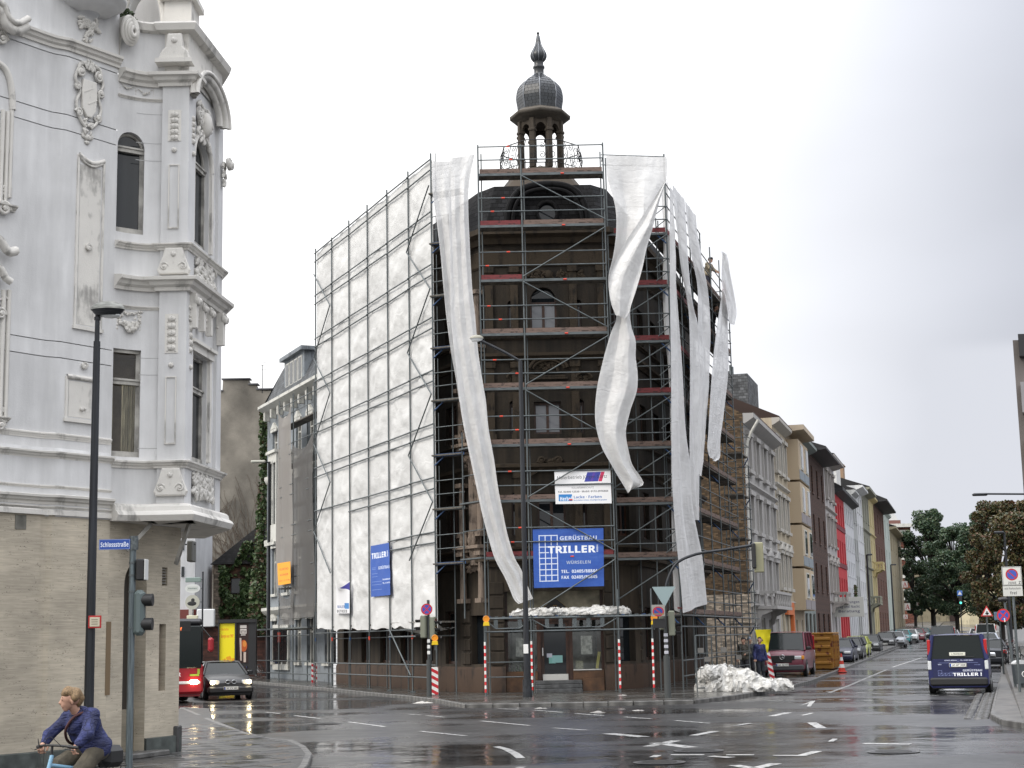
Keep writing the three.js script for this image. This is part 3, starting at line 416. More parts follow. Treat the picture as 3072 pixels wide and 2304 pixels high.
  for (const [t, b] of [[498, 690], [1132, 1335]]) { const h = hB(t) - hB(b), w = 0.2; put('panel_frame', [bx(-w / 2, w / 2, -0.02, 0, 0, 0.02), bx(-w / 2, w / 2, -h, -h + 0.03, 0, 0.025), bx(-w / 2, -w / 2 + 0.02, -h + 0.03, -0.02, 0, 0.02), bx(w / 2 - 0.02, w / 2, -h + 0.03, -0.02, 0, 0.02)], qp, hB(t)); }
  // chamfer: segmental pediment with cartouche, window surrounds, relief panels, corbels
  const ch = (u, o = 0) => ({ x: C.x + d2[0] * u + n2[0] * o, z: C.z + d2[1] * u + n2[1] * o, nx: n2[0], nz: n2[1] });
  { const um = (cw0 + cw1) / 2; const arc = []; for (let i = 0; i <= 16; i++) { const a = PI * i / 16; arc.push(V3(-cos(a) * 1.0, sin(a) * 0.62, 0.16)); } const arc2 = arc.map((p) => V3(p.x * 0.86, p.y * 0.86, 0.1));
    put('pediment', [tube(arc, 0.09, 6, 30), tube(arc2, 0.07, 6, 30), tube(arc.map((p) => V3(p.x * 1.06, p.y * 1.1, 0.24)), 0.05, 6, 30)], ch(um), hB(290));
    put('cartouche', [...leafwork(0.75, 0.7, 46, 0.04, 0.08), sph(0, 0, 0.2, 0.05, 0.8, 1.3), ...spiral(-0.35, 0.1, 0.14, 0.04, 1), ...spiral(0.35, 0.1, 0.14, 0.04, -1)], ch(um, 0.03), hB(330));
    const ar = []; for (let i = 0; i <= 12; i++) { const a = PI * i / 12; ar.push(V3(-cos(a) * (cw1 - cw0 + 0.16) / 2, sin(a) * 0.56, 0.03)); } put('window_surround', [tube(ar, 0.055, 6, 24), bx(-0.66, -0.54, aY0 - aSpring, 0, 0, 0.06), bx(0.54, 0.66, aY0 - aSpring, 0, 0, 0.06)], ch(um), aSpring);
    put('window_surround', [bx(-0.68, 0.68, 0, 0.14, 0, 0.1), bx(-0.72, 0.72, 0.14, 0.2, 0, 0.16), bx(-0.66, -0.54, lY0 - lY1, 0, 0, 0.06), bx(0.54, 0.66, lY0 - lY1, 0, 0, 0.06)], ch(um), lY1 + 0.06);
    for (const [u, s] of [[0.2, 1], [0.75, 0.85], [1.2, 0.85], [1.95, 1]]) put('corbel', [...leafwork(0.16, 0.3, 12, 0.03, 0.06), ...spiral(0, 0.22, 0.1, 0.05, 1, 0, 1.2, 0.1), sph(0, -0.2, 0.07, 0.05), extr([[-0.06, -0.28], [0.06, -0.28], [0.09, 0.36], [-0.09, 0.36]], 0.12, 0.01)].map((e) => clean(e).scale(s, s, s * 1.2)), ch(u, P0 - 0.02), hB(838) - 0.6);
    for (const py of [790, 1450]) { put('relief_panel', leafwork(1.25, 0.42, 90, 0.035, 0.075), ch(1.05, 0.06), hB(py)); put('relief_block', [extr([[-0.26, -0.24], [0.26, -0.24], [0.3, -0.16], [0.2, 0.1], [0.16, 0.26], [-0.16, 0.26], [-0.2, 0.1], [-0.3, -0.16]], 0.14, 0.03), sph(0, 0.13, 0.05, 0.14), ...spiral(-0.17, -0.1, 0.08, 0.02, 1, 0, 1.2, 0.13), ...spiral(0.17, -0.1, 0.08, 0.02, -1, 3.1, 1.2, 0.13)], { x: (B.x + C.x) / 2 + 0.03, z: B.z + 0.02, nx: 0, nz: 1 }, hB(py) - 0.0); }
    put('corbel', [...spiral(0, 0.2, 0.12, 0.06, 1, 0, 1.2, 0.1), ...leafwork(0.14, 0.5, 20, 0.03, 0.06)], ch(LD - 0.1, 0.1), hB(430)); }
  // attic parapet over the oriel
  part(LB, 'parapet', sweep(op.map(([x, z]) => [x, z]), [[-0.04, hB(232)], [-0.04, hB(105)], [0.1, hB(100)], [0.14, hB(82)], [0.12, hB(76)], [-0.3, hB(74)]]), MAT.trim);
  put('relief_block', [extr([[-0.3, -0.16], [0.3, -0.16], [0.24, 0.0], [0.16, 0.08], [0.13, 0.34], [-0.13, 0.34], [-0.16, 0.08], [-0.24, 0.0]], 0.2, 0.03), bx(-0.34, 0.34, -0.24, -0.16, -0.02, 0.26), sph(0, 0.2, 0.06, 0.2)], { x: (B.x + C.x) / 2, z: B.z + 0.02, nx: 0, nz: 1 }, hB(165));
  { const q = curveAt(0.12); const g = []; for (let i = 0; i < 4; i++) g.push(flat(new THREE.TorusGeometry(0.22 - i * 0.05, 0.045, 6, 20).scale(0.75, 1.15, 1)).translate(0, -0.02 * i, 0.05 + i * 0.04)); put('shell_scroll', g, { x: q.x + 0.1, z: q.z + 0.12, nx: q.nx, nz: q.nz }, hB(118)); }
  // upper storey above the parapet: arch of the loggia and flower box
  { const zz = B.z - 0.9; const x0 = atZ(380, 60, zz).x, x1 = atZ(520, 60, zz).x, y0 = hB(75), top = y0 + 2.4; const at = (u) => ({ x: u, z: zz + 0.15, nx: 0, nz: 1 });
    part(LB, 'loggia_wall', holedWall(at, x0 - 0.6, x1 + 0.35, y0 - 0.3, top, [{ u0: x0 + 0.05, u1: x1 - 0.22, y0: y0 - 0.1, y1: y0 + 0.3, arch: 0.75 }], 0.35), MAT.stucco);
    const ar = []; for (let i = 0; i <= 12; i++) { const a = PI * i / 12; ar.push(V3((x0 + x1) / 2 - 0.085 - cos(a) * ((x1 - x0 - 0.27) / 2 + 0.08), y0 + 0.3 + sin(a) * 0.84, zz + 0.18)); } part(LB, 'arch_moulding', tube(ar, 0.06, 6, 24), MAT.trim); part(LB, 'loggia_pier', [bx(x1 - 0.12, x1 + 0.4, y0 - 0.3, y0 + 2.2, zz - 0.5, zz + 0.25), bx(x1 - 0.2, x1 + 0.5, y0 + 0.75, y0 + 0.85, zz - 0.5, zz + 0.34)], MAT.trim);
    part(LB, 'loggia_back', bx(x0 - 0.5, x1, y0 - 0.2, top, zz - 0.65, zz - 0.6), MAT.stucco);
    const pl = thing('potted_shrub', 'dark green shrub behind the upper loggia of the white corner house', 'plant', [x0 + 0.02, y0 + 0.25, zz + 0.35]); const lg = []; for (let i = 0; i < 260; i++) { const r = cbrt(rnd()) * 0.26, a = rnd(0, 6.28), b = rnd(-1, 1); const c = sqrt(1 - b * b); lg.push(flat(new THREE.PlaneGeometry(0.07, 0.05)).rotateX(rnd(0, 3)).rotateY(rnd(0, 3)).translate(cos(a) * c * r, 0.12 + b * r * 0.8, sin(a) * c * r)); }
    part(pl, 'foliage', lg, M([0.035, 0.055, 0.02], { roughness: 0.7, side: THREE.DoubleSide })); part(pl, 'planter', rbox(0.6, 0.22, 0.24, 0.02, 0, -0.2, 0), MAT.dark); part(LB, 'planter_shelf', bx(x0 - 0.4, x0 + 0.5, y0 - 0.12, y0 - 0.06, zz + 0.15, zz + 0.55), MAT.trim); }
  // windows of the oriel: frame, transom, panes, curtains, room
  function win(n, at, u0, u1, y0, y1, arch, tr, curt) {
    const w = new THREE.Group(); w.name = 'window'; LB.add(w); const set = -0.12; const P = (u, y, o = set) => { const q = at(u); return V3(q.x + q.nx * o, y, q.z + q.nz * o); };
    const t = 0.05; const fr = [beam(P(u0 + t / 2, y0), P(u0 + t / 2, y1), 0.08, 0.06), beam(P(u1 - t / 2, y0), P(u1 - t / 2, y1), 0.08, 0.06), beam(P(u0, y0 + 0.05), P(u1, y0 + 0.05), 0.09, 0.1), beam(P(u0, tr), P(u1, tr), 0.1, 0.11), beam(P(u0, tr + 0.03, set + 0.05), P(u1, tr + 0.03, set + 0.05), 0.05, 0.03)];
    const um = (u0 + u1) / 2; if (arch) { const a = []; for (let i = 0; i <= 12; i++) { const k = PI * i / 12; a.push(P(um - cos(k) * (u1 - u0 - t) / 2, y1 + sin(k) * (arch - t / 2))); } fr.push(tube(a, 0.035, 6, 24)); } else fr.push(beam(P(u0, y1 - 0.03), P(u1, y1 - 0.03), 0.08, 0.06));
    part(w, 'frame', fr, MAT.winframe);
    const hd = (u) => (arch ? y1 + arch * sqrt(max(0, 1 - ((u - um) / ((u1 - u0) / 2)) ** 2)) : y1); const N = 14, lo = [], up = []; for (let i = 0; i < N; i++) { const a = lerp(u0, u1, i / N), b = lerp(u0, u1, (i + 1) / N); lo.push([P(a, y0, set - 0.01), P(b, y0, set - 0.01), P(b, tr, set - 0.01), P(a, tr, set - 0.01)]); up.push([P(a, tr, set - 0.01), P(b, tr, set - 0.01), P(b, hd(b), set - 0.01), P(a, hd(a), set - 0.01)]); }
    part(w, 'pane', quads(lo), n ? MAT.pane : MAT.glass); part(w, 'pane', quads(up), n ? MAT.pane : MAT.glass);
    if (n) { const c = []; for (const [a, b] of curt) c.push(grid(24, 2, (u, v) => { const q = P(lerp(u0 + a * (u1 - u0), u0 + b * (u1 - u0), u), lerp(y0 - 0.1, tr, v), set - 0.22 + 0.03 * sin(u * 40)); return q; })); part(w, 'curtain', c, MAT.curtain); }
    return w;
  }
  win(0, curveAt, 0.015, wu1, aY0, aSpring, wu1 * 0.55, hB(456)); win(1, curveAt, 0.015, wu1, lY0, lY1, 0, hB(1147), [[0.05, 0.35], [0.6, 0.98]]);
  win(0, chAt, cw0, cw1, aY0, aSpring, 0.5, hB(456)); win(0, chAt, cw0, cw1, lY0, lY1 + 0.05, 0, hB(1147));
  part(LB, 'room', [bx(A.x - 3.5, C.x - 0.32, hB(1400), hB(1000), C.z - 2.6, C.z - 2.5), bx(A.x - 3.5, A.x - 3.4, hB(1400), hB(1000), C.z - 2.5, A.z + 1.0), bx(A.x - 3.4, C.x - 0.32, hB(1400) - 0.1, hB(1400), C.z - 2.5, C.z - 0.3), bx(A.x - 3.4, C.x - 0.32, hB(1000), hB(1000) + 0.1, C.z - 2.5, C.z - 0.3), bx(C.x - 0.37, C.x - 0.32, hB(1400), hB(1000), C.z - 2.5, C.z - 0.45)], MAT.room);
  // arch window trim of the main facade at the frame edge: sill scrolls and hood
  for (const [px, py, r] of [[18, 625, 0.13], [6, 1275, 0.1], [12, 115, 0.12], [8, 940, 0.1]]) { const q = mainAt(-0.1)(U(px, py)); put('scroll', [...spiral(0, 0, r, r * 0.28, 1, 0, 1.5, 0.05), ...leafwork(r * 1.6, r * 2.2, 10, 0.02, 0.04).map((e) => e.translate(0.05, r * 2, 0))], q, hA(py, px)); }
  { const hood = [[-40, 10], [5, 40], [20, 75], [45, 92], [80, 78]].map(([px, py]) => { const p = onPlane(px, py, V3(A.x + n1[0] * 0.1, 0, A.z + n1[1] * 0.1), WM.n); return p; }); part(LB, 'window_hood', [tube(hood, 0.09, 6, 30), tube(hood.map((p) => p.clone().add(V3(0.05, 0.12, 0.04))), 0.06, 6, 30)], MAT.trim);
    const hood2 = [[-40, 690], [0, 720], [25, 755], [50, 752]].map(([px, py]) => onPlane(px, py, V3(A.x + n1[0] * 0.05, 0, A.z + n1[1] * 0.05), WM.n)); part(LB, 'window_hood', tube(hood2, 0.08, 6, 20), MAT.trim); const hood3 = [[-40, 790], [0, 805], [18, 835], [33, 845]].map(([px, py]) => onPlane(px, py, V3(A.x + n1[0] * 0.05, 0, A.z + n1[1] * 0.05), WM.n)); part(LB, 'window_hood', tube(hood3, 0.07, 6, 20), MAT.trim);
    const arcw = [[38, 330], [36, 280], [28, 235], [14, 205], [-10, 185]].map(([px, py]) => onPlane(px, py, V3(A.x - n1[0] * 0.08, 0, A.z - n1[1] * 0.08), WM.n)); part(LB, 'window_surround', [tube(arcw, 0.06, 6, 20), ...[[10, 330, 620], [24, 335, 600], [36, 330, 590], [12, 870, 1270], [28, 870, 1265]].map(([px, a, b]) => { const p = onPlane(px, a, V3(A.x - n1[0] * 0.08, 0, A.z - n1[1] * 0.08), WM.n), q = p.clone(); q.y = hA(b, px); return bar(p, q, 0.04, 6); })], MAT.trim);
    const sill = [mainAt(-0.1)(-7), mainAt(-0.1)(U(42))].map((q) => [q.x, q.z]); part(LB, 'window_sill', sweep(sill, lip(hA(610, 20), 0.1, 0.12)), MAT.trim); part(LB, 'window_sill', sweep(sill, lip(hA(1250, 20), 0.08, 0.1)), MAT.trim); }
  // ground floor in travertine
  const G = (() => { let s = 0; const dx = 0.3746, dz = -0.927, dd = ray(535, 2200); const r = dd.x / dd.z; s = (r * A.z - A.x) / (dx - r * dz); return { x: A.x + dx * s, z: A.z + dz * s, s }; })();
  const gAt = (u) => ({ x: A.x + 0.3746 * u, z: A.z - 0.927 * u, nx: 0.927, nz: 0.3746 }), gy1 = hA(1548);
  const gU = (px, py = 1900) => { const p = onPlane(px, py, WM.p, V3(0.927, 0, 0.3746)); return (p.x - A.x) * 0.3746 + (p.z - A.z) * -0.927; }, gH = (px, py) => onPlane(px, py, WM.p, V3(0.927, 0, 0.3746)).y;
  const du0 = gU(370), du1 = gU(438), dTop = gH(405, 1725), slit0 = gU(478), slit1 = gU(498);
  const gMain = []; for (const [u, o] of [[-7, 0], [U(112, 1800), 0], [U(122, 1800), -0.04], [U(138, 1800), -0.04], [U(148, 1800), 0.02], [0, 0.02]]) { const q = mainAt(o)(u); gMain.push([q.x, q.z]); }
  part(LB, 'stone_wall', [sweep(gMain, [[0, 0.05], [0, gy1]]), holedWall(gAt, 0, G.s, 0.05, gy1, [{ u0: du0, u1: du1, y0: 0.1, y1: dTop - 0.2, arch: 0.42 }, { u0: slit0, u1: slit1, y0: gH(488, 2072), y1: gH(488, 1872) }, { u0: gU(484), u1: gU(500), y0: gH(492, 1757), y1: gH(492, 1702) }], 0.3, 0.3), sweep([[G.x, G.z], [G.x - 1.5, G.z - 3.4]], [[0, 0.05], [0, gy1]])], MAT.trav);
  part(LB, 'stone_ledge', sweep([...gMain, [G.x, G.z], [G.x - 1.5, G.z - 3.4]], [[0.0, gy1 - 0.05], [0.05, gy1 - 0.05], [0.05, gy1 + 0.03], [0, gy1 + 0.05]]), MAT.trim);
  for (const g of [sweep([...gMain.slice(0, -1), [A.x + 0.02, A.z]], [[0, 0], [0.04, 0], [0.04, 0.36], [0, 0.38]]), sweep([[gAt(du1).x, gAt(du1).z], [G.x, G.z], [G.x - 1.5, G.z - 3.4]], [[0, 0], [0.05, 0], [0.05, 0.42], [0, 0.43]])]) part(LB, 'plinth', g, M([0.12, 0.14, 0.13], { map: T.mottle, size: 1, roughness: 0.5 }));
  part(LB, 'corner_stone', rbox(0.34, 0.5, 0.34, 0.02, G.x - 0.14, 0.34, G.z - 0.02), M([0.08, 0.08, 0.08], { map: T.mottle, size: 1, roughness: 0.5 }));
  part(LB, 'slot_window', [bx(-0.05, 0.05, 0, gH(325, 1865) - gH(325, 2085), 0.022, 0.03)].map((g) => { const q = mainAt(0)(U(322, 1950)); return onFace(g, q.x, q.z, q.nx, q.nz, gH(325, 2085)); }), M([0.16, 0.11, 0.06], { roughness: 0.5 }));
  { const q = mainAt(0.004)(U(62, 1565)); part(LB, 'stone_patch', onFace(rbox(0.22, 0.24, 0.01, 0.003), q.x, q.z, q.nx, q.nz, hA(1566, 62)), M([0.3, 0.29, 0.25], { map: T.mottle, size: 1 })); }
  // door in its pointed recess, showcase with plates, lattice vent, step
  const qd = gAt((du0 + du1) / 2); const dw = (du1 - du0);
  const dp = part(LB, 'door', onFace(bx(-dw / 2 - 0.1, dw / 2 + 0.1, 0.1, dTop + 0.3, -0.29, -0.25), qd.x, qd.z, 0.927, 0.3746), M([0.03, 0.025, 0.02], { roughness: 0.3 })); part(dp, 'door_panel', onFace(bx(-dw / 2, dw / 2, 0.1, 0.95, -0.24, -0.22), qd.x, qd.z, 0.927, 0.3746), M([0.25, 0.24, 0.21], { map: T.trav, size: 2, roughness: 0.6 })); part(dp, 'door_handle', onFace(rbox(0.03, 0.3, 0.06, 0.01, -dw / 2 + 0.1, 1.2, -0.2), qd.x, qd.z, 0.927, 0.3746), M([0.5, 0.4, 0.2], { metalness: 1, roughness: 0.3 }));
  part(LB, 'door_step', onFace(rbox(dw + 0.5, 0.1, 0.5, 0.02, 0.05, 0.17, 0.1), qd.x, qd.z, 0.927, 0.3746), MAT.kerb);
  { const u = (slit0 + slit1) / 2, q = gAt(u), h0 = gH(488, 2072), h1 = gH(488, 1872); const sc = part(LB, 'showcase', onFace(bx(-0.12, 0.12, h0, h1, -0.2, -0.16), q.x, q.z, 0.927, 0.3746), M([0.09, 0.015, 0.015], { roughness: 0.6 })); for (let i = 0; i < 7; i++) part(sc, 'plate', onFace(flat(new THREE.CylinderGeometry(0.055, 0.055, 0.02, 14).rotateX(PI / 2)).translate(0, lerp(h0 + 0.12, h1 - 0.1, i / 6), -0.12), q.x, q.z, 0.927, 0.3746), M([0.6, 0.58, 0.52], { roughness: 0.3 }));
    const v = gAt(gU(492)); const vs = []; for (let i = 0; i < 6; i++) vs.push(onFace(bx(-0.1, 0.1, 0, 0.02, -0.06, -0.03).translate(0, gH(492, 1757) + 0.04 + i * 0.05, 0), v.x, v.z, 0.927, 0.3746)); part(LB, 'vent_grille', vs, MAT.winframe); part(LB, 'vent_back', onFace(bx(-0.15, 0.15, gH(492, 1760), gH(492, 1700), -0.25, -0.2), v.x, v.z, 0.927, 0.3746), MAT.trav); }
  part(LB, 'house_core', [sweep([[A.x - 4.5, A.z + 5.5], [A.x - 0.9, A.z - 0.2], [A.x - 0.75, A.z - 3.3], [A.x - 2.5, A.z - 6]], [[-0.05, 0], [-0.05, gy1 - 0.05]])], MAT.plaster);
  // hanging shop sign on the far side
  const hs = thing('projecting_sign', 'small dark projecting sign on a bracket beyond the white house corner', 'sign', [atZ(572, 1640, -33).x, atZ(572, 1640, -33).y, -33]); part(hs, 'bracket', bar(V3(-0.25, 0.05, 0), V3(0.1, 0.05, 0), 0.015), MAT.pole); part(hs, 'board', rbox(0.12, 0.44, 0.4, 0.02, 0.02, -0.1, 0), M([0.1, 0.1, 0.09], { roughness: 0.5 }));
}
// ---------- brown corner building behind the scaffold ----------
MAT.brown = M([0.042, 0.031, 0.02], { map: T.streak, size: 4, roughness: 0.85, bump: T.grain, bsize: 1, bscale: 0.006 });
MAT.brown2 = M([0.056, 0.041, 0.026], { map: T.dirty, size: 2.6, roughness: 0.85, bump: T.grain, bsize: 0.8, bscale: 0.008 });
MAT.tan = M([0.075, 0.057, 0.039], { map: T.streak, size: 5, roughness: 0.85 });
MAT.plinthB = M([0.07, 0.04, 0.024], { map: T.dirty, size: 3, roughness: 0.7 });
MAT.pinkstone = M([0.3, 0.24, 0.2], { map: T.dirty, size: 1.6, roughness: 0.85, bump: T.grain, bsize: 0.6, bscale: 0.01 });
MAT.slateM = M([0.022, 0.022, 0.024], { map: T.slate, size: 3.2, specularIntensity: 0.35, roughness: 0.85, bump: T.slate, bsize: 3.2, bscale: 0.02 });
MAT.slates = [0.03, 0.038, 0.048].map((g) => M([g * 0.9, g * 1.1, g * 1.35], { map: T.mottle, size: 0.6, roughness: 0.35 }));
MAT.lead = M([0.32, 0.34, 0.37], { map: T.mottle, size: 0.8, roughness: 0.35, metalness: 0.5 });
MAT.wood = M([0.085, 0.035, 0.02], { map: T.streak, size: 1, roughness: 0.45 });
MAT.riser = M([0.2, 0.095, 0.04], { map: T.mottle, size: 1.4, roughness: 0.4 });
MAT.iron = M([0.015, 0.015, 0.017], { roughness: 0.5, metalness: 0.4 });
MAT.glassGrey = M([0.2, 0.21, 0.23], { roughness: 0.06 });
const hF = (py, px = 1640) => atZ(px, py, -57).y, xF = (px, py = 1500, z = -57) => atZ(px, py, z).x;
const CB = thing('corner_building', 'dark brown ornate corner building with slate roof behind the scaffold', 'house');
const CP = { FL: [xF(1468, 1500), -57], FR: [xF(1832, 1500), -57] }; CP.L = [CP.FL[0] - 0.95, -58.2]; CP.R = [CP.FR[0] + 1.0, -58.1]; CP.Lf = [CP.L[0] - 0.4 * 16, CP.L[1] - 0.9165 * 16]; CP.Rf = [CP.R[0] + 0.2785 * 15, CP.R[1] - 0.9604 * 15];
const CPATH = [CP.Lf, CP.L, CP.FL, CP.FR, CP.R, CP.Rf];
{
  const seg = (a, b) => { const L = hypot(b[0] - a[0], b[1] - a[1]), dx = (b[0] - a[0]) / L, dz = (b[1] - a[1]) / L; return { L, at: (u) => ({ x: a[0] + dx * u, z: a[1] + dz * u, nx: -dz, nz: dx }) }; };
  const S = [seg(CP.Lf, CP.L), seg(CP.L, CP.FL), seg(CP.FL, CP.FR), seg(CP.FR, CP.R), seg(CP.R, CP.Rf)];
  const y1 = hF(1690), yC = hF(705), fl = [[hF(1610), hF(1480)], [hF(1302), hF(1205)], [hF(1000), hF(905)]];
  const window_ = (s, u0, u1, ya, yb, arch, glass = MAT.glass, deep = 0.22) => { const q = s.at((u0 + u1) / 2), w = u1 - u0; const g = part(CB, 'window', [bx(-w / 2, -w / 2 + 0.07, ya, yb + arch * 0.5, 0, 0.06), bx(w / 2 - 0.07, w / 2, ya, yb + arch * 0.5, 0, 0.06), bx(-0.05, 0.05, ya, yb, 0, 0.07), bx(-w / 2, w / 2, ya, ya + 0.1, 0, 0.08), bx(-w / 2, w / 2, yb - 0.1, yb + 0.02, 0, 0.08)].map((e) => onFace(e, q.x - q.nx * deep, q.z - q.nz * deep, q.nx, q.nz)), MAT.wood); for (const k of [-1, 1]) part(g, 'pane', onFace(bx(min(k * 0.05, k * (w / 2 - 0.07)), max(k * 0.05, k * (w / 2 - 0.07)), ya + 0.1, yb - 0.1, 0.02, 0.03), q.x - q.nx * deep, q.z - q.nz * deep, q.nx, q.nz), glass); part(g, 'pane', onFace(bx(-w / 2 + 0.03, w / 2 - 0.03, yb + 0.02, yb + arch + 0.02, 0, 0.012), q.x - q.nx * deep, q.z - q.nz * deep, q.nx, q.nz), arch ? MAT.glass : MAT.wood); };
  // upper walls
  const c = S[2].L / 2 + 0.0, cu = (px) => xF(px) - CP.FL[0];
  const front = [{ u0: cu(1603), u1: cu(1684), y0: fl[2][0], y1: fl[2][1], arch: 0.55 }, { u0: cu(1608), u1: cu(1690), y0: fl[1][0], y1: fl[1][1] }, { u0: cu(1612), u1: cu(1696), y0: fl[0][0], y1: fl[0][1] }];
  for (const k of [-1, 1]) for (const f of fl) { const m = cu(1647) + k * 1.2; front.push({ u0: m - 0.17, u1: m + 0.17, y0: f[0], y1: f[1] - 0.05, arch: 0.12 }); }
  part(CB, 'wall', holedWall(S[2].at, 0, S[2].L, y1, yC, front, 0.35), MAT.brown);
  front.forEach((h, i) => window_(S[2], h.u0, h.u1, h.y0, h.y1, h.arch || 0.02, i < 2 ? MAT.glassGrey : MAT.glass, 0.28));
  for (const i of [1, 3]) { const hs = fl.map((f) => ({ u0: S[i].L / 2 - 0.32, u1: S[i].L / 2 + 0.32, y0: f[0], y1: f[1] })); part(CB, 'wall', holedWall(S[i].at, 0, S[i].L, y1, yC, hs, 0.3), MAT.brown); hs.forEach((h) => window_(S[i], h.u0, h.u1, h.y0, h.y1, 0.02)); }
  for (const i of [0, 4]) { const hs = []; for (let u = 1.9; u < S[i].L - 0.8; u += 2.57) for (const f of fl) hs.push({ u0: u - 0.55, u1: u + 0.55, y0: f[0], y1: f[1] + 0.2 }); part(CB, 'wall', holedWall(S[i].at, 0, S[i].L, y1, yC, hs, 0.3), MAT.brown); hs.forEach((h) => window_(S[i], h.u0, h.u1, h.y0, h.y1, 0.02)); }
  // mouldings
  const lp = (y, h, o) => [[0, y - h], [o * 0.3, y - h], [o * 0.5, y - h * 0.6], [o, y - h * 0.4], [o, y], [0, y + 0.04]];
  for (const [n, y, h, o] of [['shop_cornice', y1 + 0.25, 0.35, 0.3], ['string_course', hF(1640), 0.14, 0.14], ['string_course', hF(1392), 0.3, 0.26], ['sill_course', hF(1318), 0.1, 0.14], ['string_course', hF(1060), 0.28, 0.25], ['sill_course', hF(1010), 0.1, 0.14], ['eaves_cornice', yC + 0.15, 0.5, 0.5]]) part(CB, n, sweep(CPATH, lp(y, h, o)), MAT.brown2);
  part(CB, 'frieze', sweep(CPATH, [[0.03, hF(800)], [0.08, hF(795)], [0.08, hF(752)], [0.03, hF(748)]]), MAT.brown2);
  // pilasters, pediments, carved heads on the centre bay
  for (const px of [1478, 1555, 1735, 1822]) for (const [a, b] of [[1640, 1415], [1318, 1085], [1010, 800]]) { const x = xF(px); part(CB, 'pilaster', [bx(x - 0.14, x + 0.14, hF(a), hF(b), -56.998, -56.9), bx(x - 0.19, x + 0.19, hF(b) - 0.22, hF(b), -56.998, -56.84), bx(x - 0.19, x + 0.19, hF(a), hF(a) + 0.2, -56.998, -56.84)], MAT.brown2); }
  const orn = (n, px, py, g, m = MAT.brown2, z = -56.99) => part(CB, n, g.map((e) => clean(e).translate(xF(px, py), hF(py, px), z)), m);
  const arcp = (r, h, t) => { const p = []; for (let i = 0; i <= 14; i++) { const a = PI * (0.08 + 0.84 * i / 14); p.push(V3(-cos(a) * r, sin(a) * h, 0.08)); } return tube(p, t, 6, 28); };
  orn('pediment', 1646, 1115, [arcp(0.72, 0.55, 0.07), arcp(0.6, 0.42, 0.05), ...leafwork(0.7, 0.3, 34, 0.04, 0.07).map((e) => e.translate(0, 0.2, 0)), bx(-0.7, 0.7, -0.3, -0.22, 0, 0.16), bx(-0.62, 0.62, -0.2, -0.14, 0, 0.1), bx(-0.55, 0.55, -0.08, -0.02, 0, 0.08)]);
  orn('relief_frieze', 1646, 828, [...leafwork(2.6, 0.34, 70, 0.04, 0.09), sph(0, 0.05, 0.16, 0.04, 0.9, 1.1), ...spiral(-0.5, 0.05, 0.16, 0.04, 1), ...spiral(0.5, 0.05, 0.16, 0.04, -1), ...spiral(-1.1, 0, 0.12, 0.03, -1), ...spiral(1.1, 0, 0.12, 0.03, 1)]);
  orn('pediment', 1650, 1395, [beam(V3(-0.75, -0.38, 0.1), V3(0, 0.06, 0.1), 0.14, 0.1), beam(V3(0.75, -0.38, 0.1), V3(0, 0.06, 0.1), 0.14, 0.1), ...leafwork(0.9, 0.2, 26, 0.05, 0.08).map((e) => e.translate(0, 0.12, 0.05)), ...spiral(-0.32, 0.15, 0.14, 0.05, 1, 0, 1.2, 0.1), ...spiral(0.32, 0.15, 0.14, 0.05, -1, 3, 1.2, 0.1)]);
  orn('carved_head', 1545, 1140, [...leafwork(0.5, 0.3, 26, 0.04, 0.07), arcp(0.3, 0.28, 0.05)]); orn('carved_head', 1752, 1140, [...leafwork(0.5, 0.3, 26, 0.04, 0.07), arcp(0.3, 0.28, 0.05)]);
  // weathered sandstone oriel at the left corner
  { const q = S[1].at(S[1].L * 0.45), Q = (g) => onFace(clean(g), q.x, q.z, q.nx, q.nz);
    for (const [a, b] of [[1790, 1690], [1590, 1480], [1290, 1190], [1000, 905]]) { const ya = hF(a), yb = hF(b); for (const k of [-0.55, 0.55]) part(CB, 'column', [Q(cyl(0.13, 0.1, yb - ya + 0.35, 10, k, ya, 0.2)), Q(bx(k - 0.19, k + 0.19, yb + 0.35, yb + 0.5, 0.02, 0.4)), Q(bx(k - 0.18, k + 0.18, ya - 0.16, ya, 0.02, 0.38))], MAT.pinkstone); }
    for (const py of [1640, 1330, 1040]) { part(CB, 'oriel_slab', [Q(bx(-0.8, 0.8, hF(py), hF(py) + 0.12, 0, 0.5)), Q(bx(-0.7, 0.7, hF(py) - 0.12, hF(py), 0, 0.36))], MAT.pinkstone); part(CB, 'console', leafwork(1.0, 0.6, 50, 0.05, 0.11).map((e) => Q(clean(e).translate(0, hF(py) - 0.5, 0.1))), MAT.pinkstone); part(CB, 'baluster', [-0.4, -0.15, 0.1, 0.35].map((k) => Q(lathe([[0.05, 0], [0.07, 0.05], [0.1, 0.2], [0.05, 0.4], [0.08, 0.5]], 8).translate(k, hF(py) + 0.12, 0.36))), MAT.pinkstone); }
    const cor = xF(1425, 1500, -57.6); part(CB, 'corner_pier', bx(cor - 0.22, cor + 0.22, y1, hF(1360), -57.75, -57.25), MAT.pinkstone); }
  // ground floor
  const sh0 = xF(1515, 1900), sh1 = xF(1812, 1900), shTop = hF(1772), r0 = 0.12;
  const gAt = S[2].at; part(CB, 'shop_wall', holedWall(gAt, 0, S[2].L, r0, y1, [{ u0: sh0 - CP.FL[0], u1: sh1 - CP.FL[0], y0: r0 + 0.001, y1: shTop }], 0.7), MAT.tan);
  for (const i of [1, 3]) part(CB, 'shop_wall', holedWall(S[i].at, 0, S[i].L, r0, y1, [{ u0: 0.3, u1: S[i].L - 0.3, y0: 1.15, y1: 2.9 }], 0.4), MAT.tan);
